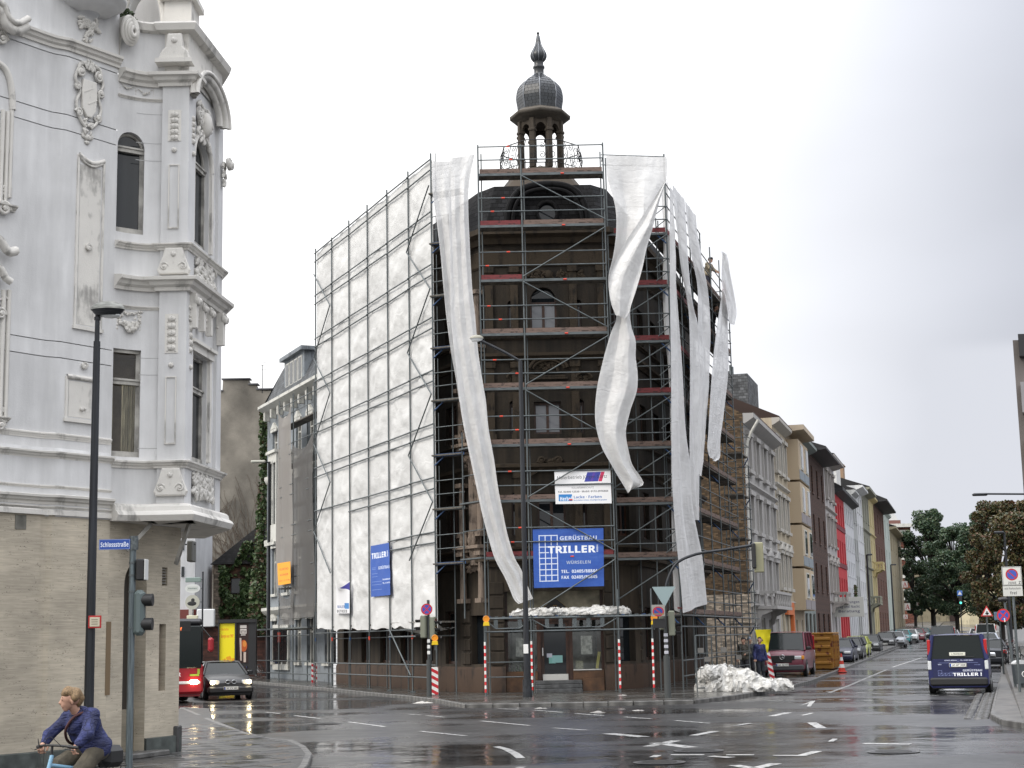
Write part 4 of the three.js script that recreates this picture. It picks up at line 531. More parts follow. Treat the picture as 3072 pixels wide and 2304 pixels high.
  for (const i of [1, 3]) { const q = S[i].at(S[i].L / 2); part(CB, 'shop_window', onFace(bx(-0.6, 0.6, 1.1, 2.95, -0.3, -0.28), q.x, q.z, q.nx, q.nz), MAT.glass); }
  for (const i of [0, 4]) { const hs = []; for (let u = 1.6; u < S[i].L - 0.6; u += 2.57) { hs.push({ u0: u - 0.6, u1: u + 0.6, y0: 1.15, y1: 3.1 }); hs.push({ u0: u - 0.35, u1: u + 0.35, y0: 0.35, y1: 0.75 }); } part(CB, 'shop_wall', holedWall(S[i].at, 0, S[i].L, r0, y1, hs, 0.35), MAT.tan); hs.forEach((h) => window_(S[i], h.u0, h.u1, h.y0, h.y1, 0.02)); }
  for (const pp of [[CP.Lf, CP.L, CP.FL, [sh0, -57]], [[sh1, -57], CP.FR, CP.R, CP.Rf]]) part(CB, 'plinth', sweep(pp, [[0, r0], [0.06, r0], [0.06, 0.98], [0.02, 1.04], [0, 1.06]]), MAT.plinthB);
  { const rus = []; for (const i of [0, 1, 3, 4]) for (let k = 0; k < 5; k++) { const y = 1.35 + k * 0.5; const L = S[i].L, u0 = i === 0 ? L - 0.35 : 0.0, u1 = i === 0 ? L : i === 4 ? 0.35 : 0.28; const m = S[i].at((u0 + u1) / 2); rus.push([onFace(rbox(u1 - u0 - 0.02, 0.42, 0.08, 0.02), m.x + m.nx * 0.02, m.z + m.nz * 0.02, m.nx, m.nz, y)]); } rus.forEach((g) => part(CB, 'rusticated_block', g, MAT.tan)); for (const px of [1478, 1500, 1828]) for (let k = 0; k < 6; k++) part(CB, 'rusticated_block', rbox(px === 1500 ? 0.3 : 0.28, 0.44, 0.06, 0.015, xF(px, 1900), 1.35 + k * 0.5, -56.985), MAT.tan); }
  // shop front: door, display windows, fascia, steps
  const z1 = -57.45, zz = (px) => xF(px, 1950, z1), hz = (py) => atZ(1660, py, z1).y;
  const shop = part(CB, 'shop_front', [bx(sh0, sh1, hz(1862), hz(1846), z1, z1 + 0.1), bx(zz(1611), zz(1622), 0.12, hz(1862), z1, z1 + 0.12), bx(zz(1708), zz(1718), 0.12, hz(1862), z1, z1 + 0.12), bx(sh0, sh0 + 0.1, 0.12, hz(1772), z1, z1 + 0.1), bx(sh1 - 0.1, sh1, 0.12, hz(1772), z1, z1 + 0.1)], MAT.wood);
  const fas = part(shop, 'fascia', bx(sh0 + 0.1, sh1 - 0.1, hz(1846), hz(1772), z1, z1 + 0.06), M([0.42, 0.38, 0.27], { map: T.mottle, size: 2, roughness: 0.6 }));
  part(shop, 'display_pane', bx(sh0 + 0.1, zz(1611), hz(2012), hz(1862), z1 + 0.02, z1 + 0.03), MAT.pane); part(shop, 'display_pane', bx(zz(1718), sh1 - 0.1, hz(2012), hz(1862), z1 + 0.02, z1 + 0.03), MAT.pane);
  part(shop, 'shop_interior', [bx(sh0, sh1, 0.12, hz(1772), z1 - 1.2, z1 - 1.15), bx(sh0, zz(1611), 0.7, 0.78, z1 - 1.1, z1), bx(zz(1718), sh1, 0.7, 0.78, z1 - 1.1, z1)], M([0.16, 0.12, 0.09], { roughness: 0.8 }));
  for (const g of [bx(sh0 + 0.02, zz(1611), 0.12, hz(2012), z1 + 0.01, z1 + 0.2), bx(zz(1718), sh1 - 0.02, 0.12, hz(2012), z1 + 0.01, z1 + 0.2), bx(zz(1745), sh1 - 0.03, 0.12, 0.6, z1 + 0.2, z1 + 0.42)]) part(shop, 'stall_riser', g, MAT.riser);
  part(shop, 'window_sill', bx(zz(1718), sh1 - 0.1, hz(2012), hz(2009), z1 + 0.01, z1 + 0.24), M([0.6, 0.6, 0.58], {}));
  for (const [a, b, t, bt] of [[1548, 1578, 1912, 1968], [1743, 1777, 1909, 1965]]) part(shop, 'poster', bx(zz(a), zz(b), hz(bt), hz(t), z1 - 0.02, z1 - 0.012), M([0.62, 0.58, 0.55], { map: T.mottle, size: 0.6 }));
  part(shop, 'display_card', bx(zz(1726), zz(1749), hz(2010), hz(1984), z1 - 0.12, z1 - 0.1), M([0.55, 0.5, 0.38], { map: T.mottle, size: 0.15 }));
  part(shop, 'display_figure', beam(V3(zz(1790), hz(2008), z1 - 0.15), V3(zz(1798), hz(1958), z1 - 0.15), 0.05, 0.1), M([0.5, 0.42, 0.12], {}));
  for (let i = 0; i < 7; i++) part(shop, 'bottle', lathe([[0.035, 0], [0.035, 0.2], [0.012, 0.26], [0.012, 0.32], [0, 0.32]], 8).translate(lerp(sh0 + 0.25, zz(1605), i / 6), 0.78, z1 - 0.3 - (i % 2) * 0.15), M([0.05, 0.06 + 0.02 * (i % 3), 0.03], { roughness: 0.15 }));
  const door = part(shop, 'door', [bx(zz(1622), zz(1708), 0.4, 0.75, z1 + 0.0, z1 + 0.05), bx(zz(1622), zz(1632), 0.75, hz(1872), z1, z1 + 0.05), bx(zz(1698), zz(1708), 0.75, hz(1872), z1, z1 + 0.05), bx(zz(1622), zz(1708), hz(1872), hz(1862), z1, z1 + 0.05)], MAT.wood);
  const dg = part(door, 'door_pane', bx(zz(1632), zz(1698), 0.75, hz(1872), z1 + 0.01, z1 + 0.02), MAT.glass); part(door, 'kick_plate', bx(zz(1627), zz(1703), hz(2042), hz(2022), z1 + 0.05, z1 + 0.062), M([0.6, 0.6, 0.58], { roughness: 0.5 })); part(door, 'door_handle', rbox(0.05, 0.3, 0.05, 0.01, zz(1628), hz(1955), z1 + 0.09), M([0.6, 0.6, 0.6], { metalness: 1, roughness: 0.3 }));
  for (const [a, b, t, bt, cc] of [[1640, 1656, 1960, 1972, [0.4, 0.42, 0.5]], [1656, 1687, 1966, 1988, [0.2, 0.4, 0.4]], [1646, 1666, 1972, 1990, [0.15, 0.35, 0.33]]]) part(door, 'notice', bx(zz(a), zz(b), hz(bt), hz(t), z1 + 0.022 + a * 1e-6, z1 + 0.03 + a * 1e-6), M(cc, { roughness: 0.5 }));
  for (let k = 0; k < 3; k++) part(CB, 'step', rbox(zz(1742) - zz(1604) + (2 - k) * 0.0, 0.14, 0.75 - k * 0.22, 0.02, (zz(1742) + zz(1604)) / 2, 0.19 + k * 0.14, z1 + 0.62 - k * 0.11 - 0.02), M([0.16, 0.165, 0.17], { map: T.mottle, size: 1, roughness: 0.5 }));
  { const s = new THREE.Group(); s.name = 'shop_sign'; scene.add(s); tagit(s, 'dark diamond-shaped shop sign on the beige fascia behind the scaffold', 'sign'); s.position.set(xF(1665, 1820, z1 + 0.1), hz(1821), z1 + 0.1); const dm = (r) => [[-r, 0], [0, r * 0.82], [r, 0], [0, -r * 0.82]]; part(s, 'board', extr(dm(0.4), 0.03), M([0.012, 0.011, 0.011], { roughness: 0.4 })); part(s, 'border', extr(dm(0.42), 0.02).translate(0, 0, -0.01), M([0.3, 0.2, 0.05], { roughness: 0.4 }));
    const t = canvasTex(256, 128, (x) => { x.fillStyle = '#0c0b0a'; x.fillRect(0, 0, 256, 128); text(x, 'zum', 128, 48, 44, '#8a6a30', { align: 'center', font: 'serif' }); text(x, 'Zwickel', 128, 104, 60, '#8a6a30', { align: 'center', font: 'serif' }); }); part(s, 'lettering', new THREE.PlaneGeometry(0.42, 0.21).translate(0, 0, 0.034), printed(t)); }
  // roof: mansard with curved eyebrow dormer, lantern with onion dome
  const yR = yC + 0.15, yT = hF(540), ins = (k) => { const o = offsets(CPATH); return CPATH.map((p, i) => [p[0] - o[i][0] * k, p[1] - o[i][1] * k]); };
  part(CB, 'mansard_roof', sweep(CPATH, [[0.1, yR], [-0.15, yR + 0.35], [-0.45, yR + 1.1], [-0.8, yR + 2.0], [-1.5, yT + 0.1], [-3.4, yT + 0.2]]), MAT.slateM);
  { const top = ins(3.4), s = new THREE.Shape(top.map(([x, z]) => new THREE.Vector2(x, -z))); part(CB, 'roof_deck', triUV(flat(new THREE.ShapeGeometry(s).rotateX(-PI / 2).translate(0, yT + 0.19, 0))), MAT.slateM); }
  { const dx = xF(1640, 600); const prof = (w) => { const p = []; for (let i = 0; i <= 16; i++) { const a = PI * i / 16; p.push([-cos(a) * w, sin(a) * 0.9 + (abs(cos(a)) < 0.8 ? 0.2 : 0)]); } return p; };
    const dor = grid(24, 8, (u, v) => { const a = PI * u, w = lerp(1.55, 0.9, sm(v)); return V3(dx - cos(a) * w, yR + 0.15 + lerp(0, 1, 1) * (sin(a) * lerp(1.75, 1.9, v) + 0.12 * sin(3 * a)), lerp(-56.75, -59.2, v)); }, (u, v) => [u * 4, v * 3]); part(CB, 'dormer_roof', dor, MAT.slateM);
    const rim = []; for (let i = 0; i <= 18; i++) { const a = PI * i / 18; rim.push(V3(dx - cos(a) * 1.5, yR + 0.2 + sin(a) * 1.65 + 0.12 * sin(3 * a), -56.7)); } part(CB, 'dormer_rim', [tube(rim, 0.13, 8, 36), tube(rim.map((p) => V3(dx + (p.x - dx) * 0.86, yR + 0.2 + (p.y - yR - 0.2) * 0.86, -56.6)), 0.08, 6, 36)], MAT.slateM);
    part(CB, 'dormer_front', [extr([[-1.4, 0], [1.4, 0], ...Array.from({ length: 13 }, (_, i) => [cos(PI * i / 12) * 1.4, 0.1 + sin(PI * i / 12) * 1.5])], 0.1, 0, [Array.from({ length: 20 }, (_, i) => [cos(i / 20 * 6.283) * 0.34, 0.52 + sin(i / 20 * 6.283) * 0.38])]).translate(dx, yR + 0.12, -56.85)], MAT.slateM); part(CB, 'oval_window', flat(new THREE.CylinderGeometry(0.4, 0.4, 0.03, 24).rotateX(PI / 2).scale(1, 1.2, 1)).translate(dx, yR + 0.64, -56.86), MAT.glass); part(CB, 'oval_frame', flat(new THREE.TorusGeometry(0.38, 0.07, 8, 28).scale(1, 1.1, 1)).translate(dx, yR + 0.64, -56.72), MAT.slateM); }
  // lantern
  const lz = -61.2, lx = atZ(1623, 480, lz).x, ly = (py) => atZ(1620, py, lz).y, LX = (g) => clean(g).translate(lx, 0, lz);
  const yb = ly(520), ye = ly(372), yd = ly(338);
  part(CB, 'lantern_terrace', LX(lathe([[2.1, yb - 1.2], [2.0, yb - 0.95], [1.75, yb - 0.8], [1.15, yb - 0.05], [0, yb + 0.02]], 8)), MAT.brown2);
  const R = 0.86, f8 = (i, r) => [cos((i + 0.5) * PI / 4) * r, sin((i + 0.5) * PI / 4) * r];
  for (let i = 0; i < 8; i++) { const [x, z] = f8(i, R); part(CB, 'lantern_post', LX(join([rbox(0.22, ye - yb, 0.22, 0.03), rbox(0.28, 0.12, 0.28, 0.02, 0, (ye - yb) * 0.26, 0)]).rotateY(-(i + 0.5) * PI / 4).translate(x, (yb + ye) / 2, z)), MAT.tan);
    const [xa, za] = f8(i, R - 0.02), [xb, zb] = f8(i + 1, R - 0.02), w = hypot(xb - xa, zb - za); const a = (i + 1) * PI / 4; const pts = [[-w / 2, 0], [-w / 2, 0.62], [w / 2, 0.62], [w / 2, 0]]; for (let k = 0; k <= 10; k++) { const t = PI * k / 10; pts.push([cos(t) * (w / 2 - 0.1), sin(t) * 0.32 + 0.1]); } part(CB, 'lantern_arch', LX(extr(pts, 0.14, 0.01).translate(0, 0, -0.07).rotateY(PI / 2 - a).translate((xa + xb) / 2, ye - 0.62, (za + zb) / 2)), MAT.tan); }
  part(CB, 'lantern_cornice', LX(lathe([[0.8, ye - 0.08], [0.98, ye - 0.02], [1.02, ye + 0.1], [1.22, ye + 0.16], [1.24, ye + 0.3], [1.18, ye + 0.34], [0.95, yd], [0, yd + 0.02]], 8).rotateY(0)), M([0.13, 0.11, 0.085], { map: T.mottle, size: 1, roughness: 0.7 }));
  part(CB, 'lantern_ceiling', LX(cyl(0.85, 0.85, 0.05, 8, 0, ye - 0.1, 0)), MAT.tan);
  const dome = [[0.86, 338], [0.89, 320], [0.93, 300], [0.92, 285], [0.86, 268], [0.74, 255], [0.54, 243], [0.36, 235], [0.25, 226]].map(([r, p]) => [r, ly(p)]), neck = [[0.25, 226], [0.2, 220], [0.2, 208], [0.24, 206], [0.24, 200], [0.19, 198], [0.19, 189], [0.2, 186]].map(([r, p]) => [r, ly(p)]), bulb = [[0.2, 186], [0.28, 179], [0.32, 169], [0.3, 160], [0.22, 149], [0.14, 138], [0.09, 126], [0.07, 115], [0.05, 108], [0.045, 102], [0, 101]].map(([r, p]) => [r, ly(p)]);
  const oct = (p) => LX(flat(lathe(p, 8))); const creased = (g) => { g.computeVertexNormals(); return g; };
  part(CB, 'dome', oct(dome), MAT.slates[0]); part(CB, 'dome_neck', LX(lathe(neck, 12)), MAT.slates[0]); part(CB, 'dome_finial', [oct(bulb), LX(ball(0.06, 0, ly(100), 0))], MAT.slates[1]);
  for (let i = 0; i < 8; i++) { const a = i * PI / 4; for (const [pf, r] of [[dome, 0.03], [bulb.slice(0, 9), 0.02]]) part(CB, 'hip_strip', LX(tube(pf.map(([q, y]) => V3(sin(a) * q * 1.005, y, cos(a) * q * 1.005)), r, 5, 20)), MAT.lead); }
  { const rr = (y) => { for (let i = 0; i < dome.length - 1; i++) if (y <= dome[i + 1][1]) { const t = (y - dome[i][1]) / (dome[i + 1][1] - dome[i][1]); return lerp(dome[i][0], dome[i + 1][0], t); } return 0.25; }; const rows = 11, h = (dome[dome.length - 2][1] - dome[0][1]) / rows; const sg = box(1, 1, 1);
    for (let i = 0; i < 8; i++) { const am = (i + 0.5) * PI / 4; for (let k = 0; k < rows; k++) { const ya = dome[0][1] + k * h + 0.02, yb2 = ya + h, ra = rr(ya) * 0.924, rb = rr(yb2) * 0.924, w = 2 * rr((ya + yb2) / 2) * 0.383 * 0.94; const n = w > 0.45 ? 4 : w > 0.3 ? 3 : 2; const tilt = atan2(ra - rb, h); for (let j = 0; j < n; j++) { const s = part(CB, 'slate', sg, MAT.slates[floor(hash(i * 31 + k, j, 7) * 3)]); const off = (j + 0.5) / n * w - w / 2 + (k % 2 ? 0.02 : -0.02); const r = (ra + rb) / 2 + 0.012; s.scale.set(w / n - 0.012, hypot(h, ra - rb) * 1.06, 0.012); s.position.set(lx + sin(am) * r + cos(am) * off, (ya + yb2) / 2, lz + cos(am) * r - sin(am) * off); s.rotation.order = 'YXZ'; s.rotation.set(-tilt - 0.05, am, 0); } } } }
  // wrought iron balustrade round the lantern
  { const rail = new THREE.Group(); rail.name = 'iron_balustrade'; CB.add(rail); const RB = 1.62, hh = 0.95; for (let i = 0; i < 8; i++) { const a0 = (i + 0.5) * PI / 4, a1 = a0 + PI / 4; const A = V3(lx + cos(a0) * RB, yb - 0.12, lz + sin(a0) * RB), B = V3(lx + cos(a1) * RB, yb - 0.12, lz + sin(a1) * RB); const out = V3(cos((a0 + a1) / 2), 0, sin((a0 + a1) / 2)); const bul = (t) => 0.2 * sin(PI * min(1, t * 1.1)) * (1 - t * 0.4); const P = (u, t) => A.clone().lerp(B, u).add(V3(0, t * hh + 0.1, 0)).addScaledVector(out, bul(t)); const g = [bar(P(0, 1), P(1, 1), 0.022, 5), bar(P(0, 0.02), P(1, 0.02), 0.016, 5)]; for (const u of [0, 0.33, 0.66]) g.push(tube([0, 0.25, 0.5, 0.75, 1].map((t) => P(u, t)), 0.014, 4, 12)); for (let k = 0; k < 3; k++) for (const [c, r, t0] of [[0.16, 0.11, 0.3], [0.16, 0.1, 0.72]]) { const p = []; for (let s = 0; s <= 16; s++) { const q = s / 16, an = q * 8 + k, rad = (r * (1 - 0.8 * q)); p.push(P(k * 0.33 + c + cos(an) * rad, t0 + sin(an) * rad * 1.4)); } g.push(tube(p, 0.013, 4, 24)); } part(rail, 'rail_panel', g, MAT.iron); } }
  // inner mass so that no light leaks through
  part(CB, 'building_core', sweep(ins(1.5), [[0, 0], [0, yC + 1.0]]), MAT.plaster);
}
// ---------- scaffold ----------
MAT.galv = M([0.22, 0.25, 0.26], { map: T.mottle, size: 0.7, roughness: 0.45, metalness: 0.55 });
MAT.deckw = M([0.22, 0.2, 0.17], { map: T.streak, size: 1, roughness: 0.8 });
MAT.toeR = M([0.2, 0.025, 0.03], { map: T.dirty, size: 1.3, roughness: 0.6 });
MAT.toeB = M([0.2, 0.14, 0.12], { map: T.dirty, size: 1.3, roughness: 0.75 });
MAT.blueS = M([0.03, 0.09, 0.24], { map: T.dirty, size: 1, roughness: 0.5 });
MAT.redS = M([0.65, 0.06, 0.03], { roughness: 0.5 });
MAT.tapeR = M([0.6, 0.03, 0.035], { roughness: 0.4 }); MAT.tapeW = M([0.75, 0.75, 0.73], { roughness: 0.4 });
const UC = new THREE.CylinderGeometry(1, 1, 1, 8), UB = triUV(flat(new THREE.BoxGeometry(1, 1, 1)));
function rod(p, name, a, b, r = 0.024, m = MAT.galv) { const o = part(p, name, UC, m); const d = b.clone().sub(a), l = d.length(); o.scale.set(r, l, r); o.position.copy(a).addScaledVector(d, 0.5); o.quaternion.setFromUnitVectors(V3(0, 1, 0), d.normalize()); return o; }
function plank(p, name, a, b, w, h, m, side) {   // box from a to b, w along horizontal side vector
  const o = part(p, name, UB, m), d = b.clone().sub(a), l = d.length(); d.normalize(); o.scale.set(l, h, w); o.position.copy(a).lerp(b, 0.5); o.quaternion.setFromRotationMatrix(new THREE.Matrix4().makeBasis(d, V3(0, 1, 0), d.clone().cross(V3(0, 1, 0)))); return o; }
const zS = -55.2, sx = (px, py = 840, z = zS) => atZ(px, py, z).x, sy = (py, px = 1600, z = zS) => atZ(px, py, z).y;
const LV = [1850, 1670, 1500, 1333, 1163, 1000, 838, 675, 520].map((p) => sy(p));
const FS = thing('scaffold', 'steel tube scaffold with brown and red toe boards across the corner front', 'scaffold');
{
  const X = [sx(1440), sx(1570), sx(1820)], top = sy(440), zi = zS - 0.74;
  X.forEach((x, i) => { rod(FS, 'post', V3(x, 0.12, zS), V3(x, top + 0.1, zS), 0.03); rod(FS, 'inner_post', V3(x + (i === 2 ? -0.06 : 0.1), 0.12, zi), V3(x + (i === 2 ? -0.06 : 0.1), LV[8] + (i === 1 ? 0 : 1), zi), 0.024, MAT.galv); part(FS, 'base_plate', box(0.16, 0.02, 0.16, x, 0.13, zS), MAT.galv); });
  const mark = (x, y, z, m = MAT.redS) => rod(FS, 'marker_sleeve', V3(x - 0.06, y, z), V3(x + 0.06, y, z), 0.03, m);
  LV.forEach((y, k) => { for (let b = 0; b < 2; b++) { const a = X[b], c = X[b + 1]; if (k > 0) { plank(FS, 'deck', V3(a, y, zS - 0.37), V3(c, y, zS - 0.37), 0.68, 0.06, MAT.deckw); plank(FS, 'deck_edge', V3(a + 0.03, y - 0.02, zS - 0.005), V3(c - 0.03, y - 0.02, zS - 0.005), 0.03, 0.09, MAT.galv); if (!(b === 1 && k === 6)) plank(FS, 'toe_board', V3(a + 0.05, y + 0.115, zS - 0.03), V3(c - 0.05, y + 0.115, zS - 0.03), 0.03, 0.17, b === 0 && (k === 6 || k === 7) || k === 1 ? MAT.toeR : MAT.toeB); if (b === 1) mark(lerp(a, c, 0.5), y - 0.02, zS + 0.012); }
    if (k > 0 || b < 0) { rod(FS, 'guardrail', V3(a, y + 0.52, zS + 0.05), V3(c, y + 0.52, zS + 0.05)); rod(FS, 'guardrail', V3(a, y + 1.02, zS + 0.05), V3(c, y + 1.02, zS + 0.05)); if (b === 0) { mark(lerp(a, c, hash(k, 1) * 0.8 + 0.1), y + 0.52, zS + 0.05); mark(lerp(a, c, hash(k, 2) * 0.8 + 0.1), y + 1.02, zS + 0.05); } } }
    for (const x of X) rod(FS, 'transom', V3(x, y - 0.03, zS), V3(x, y - 0.03, zi), 0.022, MAT.galv); });
  rod(FS, 'guardrail', V3(X[0], sy(480), zi), V3(X[0], sy(480), zS)); rod(FS, 'guardrail', V3(X[2], sy(470), zi), V3(X[2], sy(470), zS));
  for (let k = 0; k < 8; k++) { const up = k % 2 === 0; rod(FS, 'brace', V3(X[1], up ? LV[k] + 0.1 : LV[k + 1] - 0.1, zS + 0.1), V3(X[2], up ? LV[k + 1] - 0.15 : LV[k] + 0.15, zS + 0.1), 0.024); }
  // left link bay between the wrapped face and the front
  const WL = V3(sx(1388, 1400, -56.4), 0, -56.4);
  rod(FS, 'post', V3(WL.x, sy(1850), WL.z), V3(WL.x, sy(1280), WL.z), 0.028); LV.slice(1, 4).forEach((y) => { rod(FS, 'ledger', V3(WL.x, y, WL.z), V3(X[0], y, zS)); plank(FS, 'bracket_deck', V3(WL.x, y, WL.z), V3(X[0], y, zS), 0.3, 0.05, MAT.galv); rod(FS, 'guardrail', V3(WL.x, y + 1, WL.z), V3(X[0], y + 1, zS), 0.02); });
  // blue bracket decks on the left return
  LV.slice(1).forEach((y, k) => { const a = V3(atZ(1302, 1200, -57.3).x, y - 0.1, -57.3), b = V3(WL.x + 0.05, y - 0.05, -56.9); plank(FS, 'deck', a.clone().add(V3(0, 0, -0.3)), b.clone().add(V3(0, 0, -0.3)), 0.68, 0.05, MAT.deckw); plank(FS, 'deck_edge', a, b, 0.03, 0.1, k % 2 ? MAT.galv : MAT.blueS); rod(FS, 'bracket', a.clone().add(V3(0, -0.35, 0)), a.clone().add(V3(0.35, -0.02, 0)), 0.025, MAT.blueS); for (const h of [0.55, 1.05]) rod(FS, 'guardrail', a.clone().add(V3(0, h, 0)), b.clone().add(V3(0, h, 0)), 0.018); rod(FS, 'ladder_rail', a.clone().add(V3(0.16, 0, 0.02)), a.clone().add(V3(0.16, 1.6, 0.02)), 0.016); });
  // right section, set back
  const zR = -56.7, XR = [sx(1832, 1000, zR), sx(2014, 1080, zR)], lv = [1673, 1508, 1340, 1180, 1022, 856, 699].map((p) => sy(p, 1995, zR)); const tp = sy(470, 2000, zR);
  rod(FS, 'post', V3(XR[1], 2.9, zR), V3(XR[1], tp + 0.1, zR), 0.032); rod(FS, 'post', V3(XR[0], 2.9, zR), V3(XR[0], tp, zR), 0.026, MAT.galv); for (const o of [0.45, 0.9]) rod(FS, 'inner_post', V3(lerp(XR[0], XR[1], o) - 0.1, 2.9, zR - 0.74), V3(lerp(XR[0], XR[1], o) - 0.1, sy(640, 1900, zR), zR - 0.74), 0.024, MAT.galv);
  lv.forEach((y, k) => { plank(FS, 'deck', V3(XR[0], y, zR - 0.4), V3(XR[1], y, zR - 0.4), 0.7, 0.06, MAT.deckw); plank(FS, 'deck_edge', V3(XR[0], y - 0.02, zR), V3(XR[1] - 0.03, y - 0.02, zR), 0.03, 0.08, MAT.galv); plank(FS, 'toe_board', V3(XR[0], y + 0.13, zR - 0.02), V3(XR[1] - 0.05, y + 0.13, zR - 0.02), 0.03, 0.18, k > 2 ? MAT.toeR : MAT.toeB); for (const h of [0.52, 1.02]) rod(FS, 'guardrail', V3(XR[0], y + h, zR + 0.03), V3(XR[1], y + h, zR + 0.03)); rod(FS, 'brace', V3(XR[0] - 0.1, y - 1.5, zR + 0.06), V3(XR[1], y - 0.08, zR + 0.06)); for (const h of [0.52, 1.02]) { rod(FS, 'brace', V3(XR[1] - 0.45, y + h - 0.35, zR + 0.03), V3(XR[1], y + h, zR + 0.03), 0.018); } });
  for (const h of [sy(470, 2000, zR), sy(500, 2000, zR)]) rod(FS, 'guardrail', V3(X[2], h, zR + 0.4), V3(XR[1], h, zR), 0.02);
}
// pavement trestle with lattice girders under the front scaffold
const TR = thing('scaffold_trestle', 'scaffold walkway trestle with lattice girders over the shop entrance', 'scaffold');
{
  const z = -54.3, px = [1457, 1597, 1861, 1962], X = px.map((p) => sx(p, 2060, z)), y = sy(1852, 1600, z), yr = sy(1893, 1600, z);
  X.forEach((x, i) => { rod(TR, 'post', V3(x, 0.12, z), V3(x, i > 1 ? y + 0.9 : y + 0.1, z), 0.03); const n = 14, y0 = i === 0 ? 0.25 : 0.3, y1 = 1.95; for (let k = 0; k < n; k++) rod(TR, 'tape_band', V3(x, lerp(y0, y1, k / n), z), V3(x, lerp(y0, y1, (k + 1) / n) - 0.002, z), 0.035, k % 2 ? MAT.tapeW : MAT.tapeR); });
  for (let b = 0; b < 3; b++) { const a = X[b], c = X[b + 1]; plank(TR, 'deck', V3(a, y, z - 0.35), V3(c, y, z - 0.35), 0.7, 0.06, MAT.galv); for (let k = 0; k < round((c - a) / 0.24); k++) plank(TR, 'deck_rung', V3(a + 0.12 + k * 0.24, y + 0.04, z - 0.3), V3(a + 0.22 + k * 0.24, y + 0.04, z - 0.3), 0.6, 0.03, k % 3 ? MAT.galv : MAT.blueS); rod(TR, 'ledger', V3(a, yr, z), V3(c, yr, z), 0.03); rod(TR, 'ledger', V3(a, y - 0.02, z + 0.02), V3(c, y - 0.02, z + 0.02), 0.03);
    if (b < 2) { const yl = y - 0.36; rod(TR, 'girder_chord', V3(a + 0.55 * (c - a > 2 ? 1 : 0.7), yl, z), V3(c - 0.55 * (c - a > 2 ? 1 : 0.7), yl, z), 0.022); const e = 0.55 * (c - a > 2 ? 1 : 0.7); rod(TR, 'girder_chord', V3(a, y - 0.05, z), V3(a + e, yl, z), 0.022); rod(TR, 'girder_chord', V3(c - e, yl, z), V3(c, y - 0.05, z), 0.022); const n = b ? 5 : 2; for (let k = 0; k < n; k++) { const x = lerp(a + e, c - e, n > 1 ? k / (n - 1) : 0); plank(TR, 'girder_web', V3(x - 0.07, y - 0.2, z), V3(x + 0.07, y - 0.2, z), 0.03, 0.3, MAT.galv); } } }
  for (const h of [1.25, 0.98]) rod(TR, 'guardrail', V3(X[0], h === 1.25 ? 1.25 : 0.75, z - 0.2), V3(X[1], h === 1.25 ? 1.25 : 0.75, z - 0.2), 0.02);
}

// left-street face: posts, rails and braces outside the white sheeting
const W0 = atZ(1300, 1136, -57.4), WN = V3(-0.9165, 0, 0.4), WP = (i, y, o = 0) => V3(W0.x + DIRL.x * 2.57 * i, 0, W0.z + DIRL.z * 2.57 * i).addScaledVector(WN, o).setY(y);
const hW = (py) => atZ(1300, py, -57.4).y;
const LS = thing('scaffold', 'scaffold with grey tubes along the sheeted left-street face', 'scaffold');
const railY = []; for (const p of [480, 511, 636, 668, 794, 826, 953, 985, 1112, 1144, 1272, 1305, 1433, 1466, 1596, 1628]) railY.push(hW(p));
{
  const top = hW(462);
  for (let i = 0; i <= 6; i++) { rod(LS, 'post', WP(i, 0.14), WP(i, top + rnd(-0.15, 0.2)), 0.032, MAT.galv); rod(LS, 'inner_post', WP(i, 0.14, -0.75), WP(i, top - 1, -0.75), 0.026, MAT.galv); part(LS, 'base_plate', box(0.2, 0.06, 0.2, WP(i, 0).x, 0.15, WP(i, 0).z), MAT.galv); if (i) rod(LS, 'marker_sleeve', WP(i, 2.1), WP(i, 2.25), 0.036, i % 2 ? MAT.redS : MAT.blueS); }
  railY.forEach((y, k) => { for (let i = 0; i < 6; i++) { if (k >= 14 && i > 1 || k === 13 && i > 3) continue; rod(LS, 'guardrail', WP(i, y, 0.045), WP(i + 1, y + rnd(-0.03, 0.03), 0.045), 0.03, MAT.galv); } });
  for (let k = 0; k < 7; k++) for (const i of [0, 5]) { const a = railY[1] - 2 * k - 0.6, up = (k + (i ? 1 : 0)) % 2 === 0; if (a - 2 < 2.4) continue; rod(LS, 'brace', WP(i, up ? a : a - 2, 0.09), WP(i + 1, up ? a - 2 : a, 0.09), 0.026, up ? MAT.galv : MAT.galv); }
  for (let i = 0; i < 6; i++) { for (const y of [1.15, 0.7]) rod(LS, 'guardrail', WP(i, y, 0.04), WP(i + 1, y, 0.04), 0.026, MAT.galv); rod(LS, 'ledger', WP(i, 2.45, -0.02), WP(i + 1, 2.45, -0.02), 0.03, MAT.galv); plank(LS, 'deck', WP(i, 2.7, -0.4), WP(i + 1, 2.7, -0.4), 0.7, 0.06, MAT.deckw); rod(LS, 'ledger', WP(i, 2.2, -0.75), WP(i + 1, 2.2, -0.75), 0.026, MAT.galv); }
  rod(LS, 'ledger', WP(0, 2.2, 0.05), WP(2, 2.2, 0.05), 0.03, MAT.galv); rod(LS, 'brace', WP(1.95, 2.5, 0.08), WP(1, 0.75, 0.08), 0.03, MAT.galv);
}
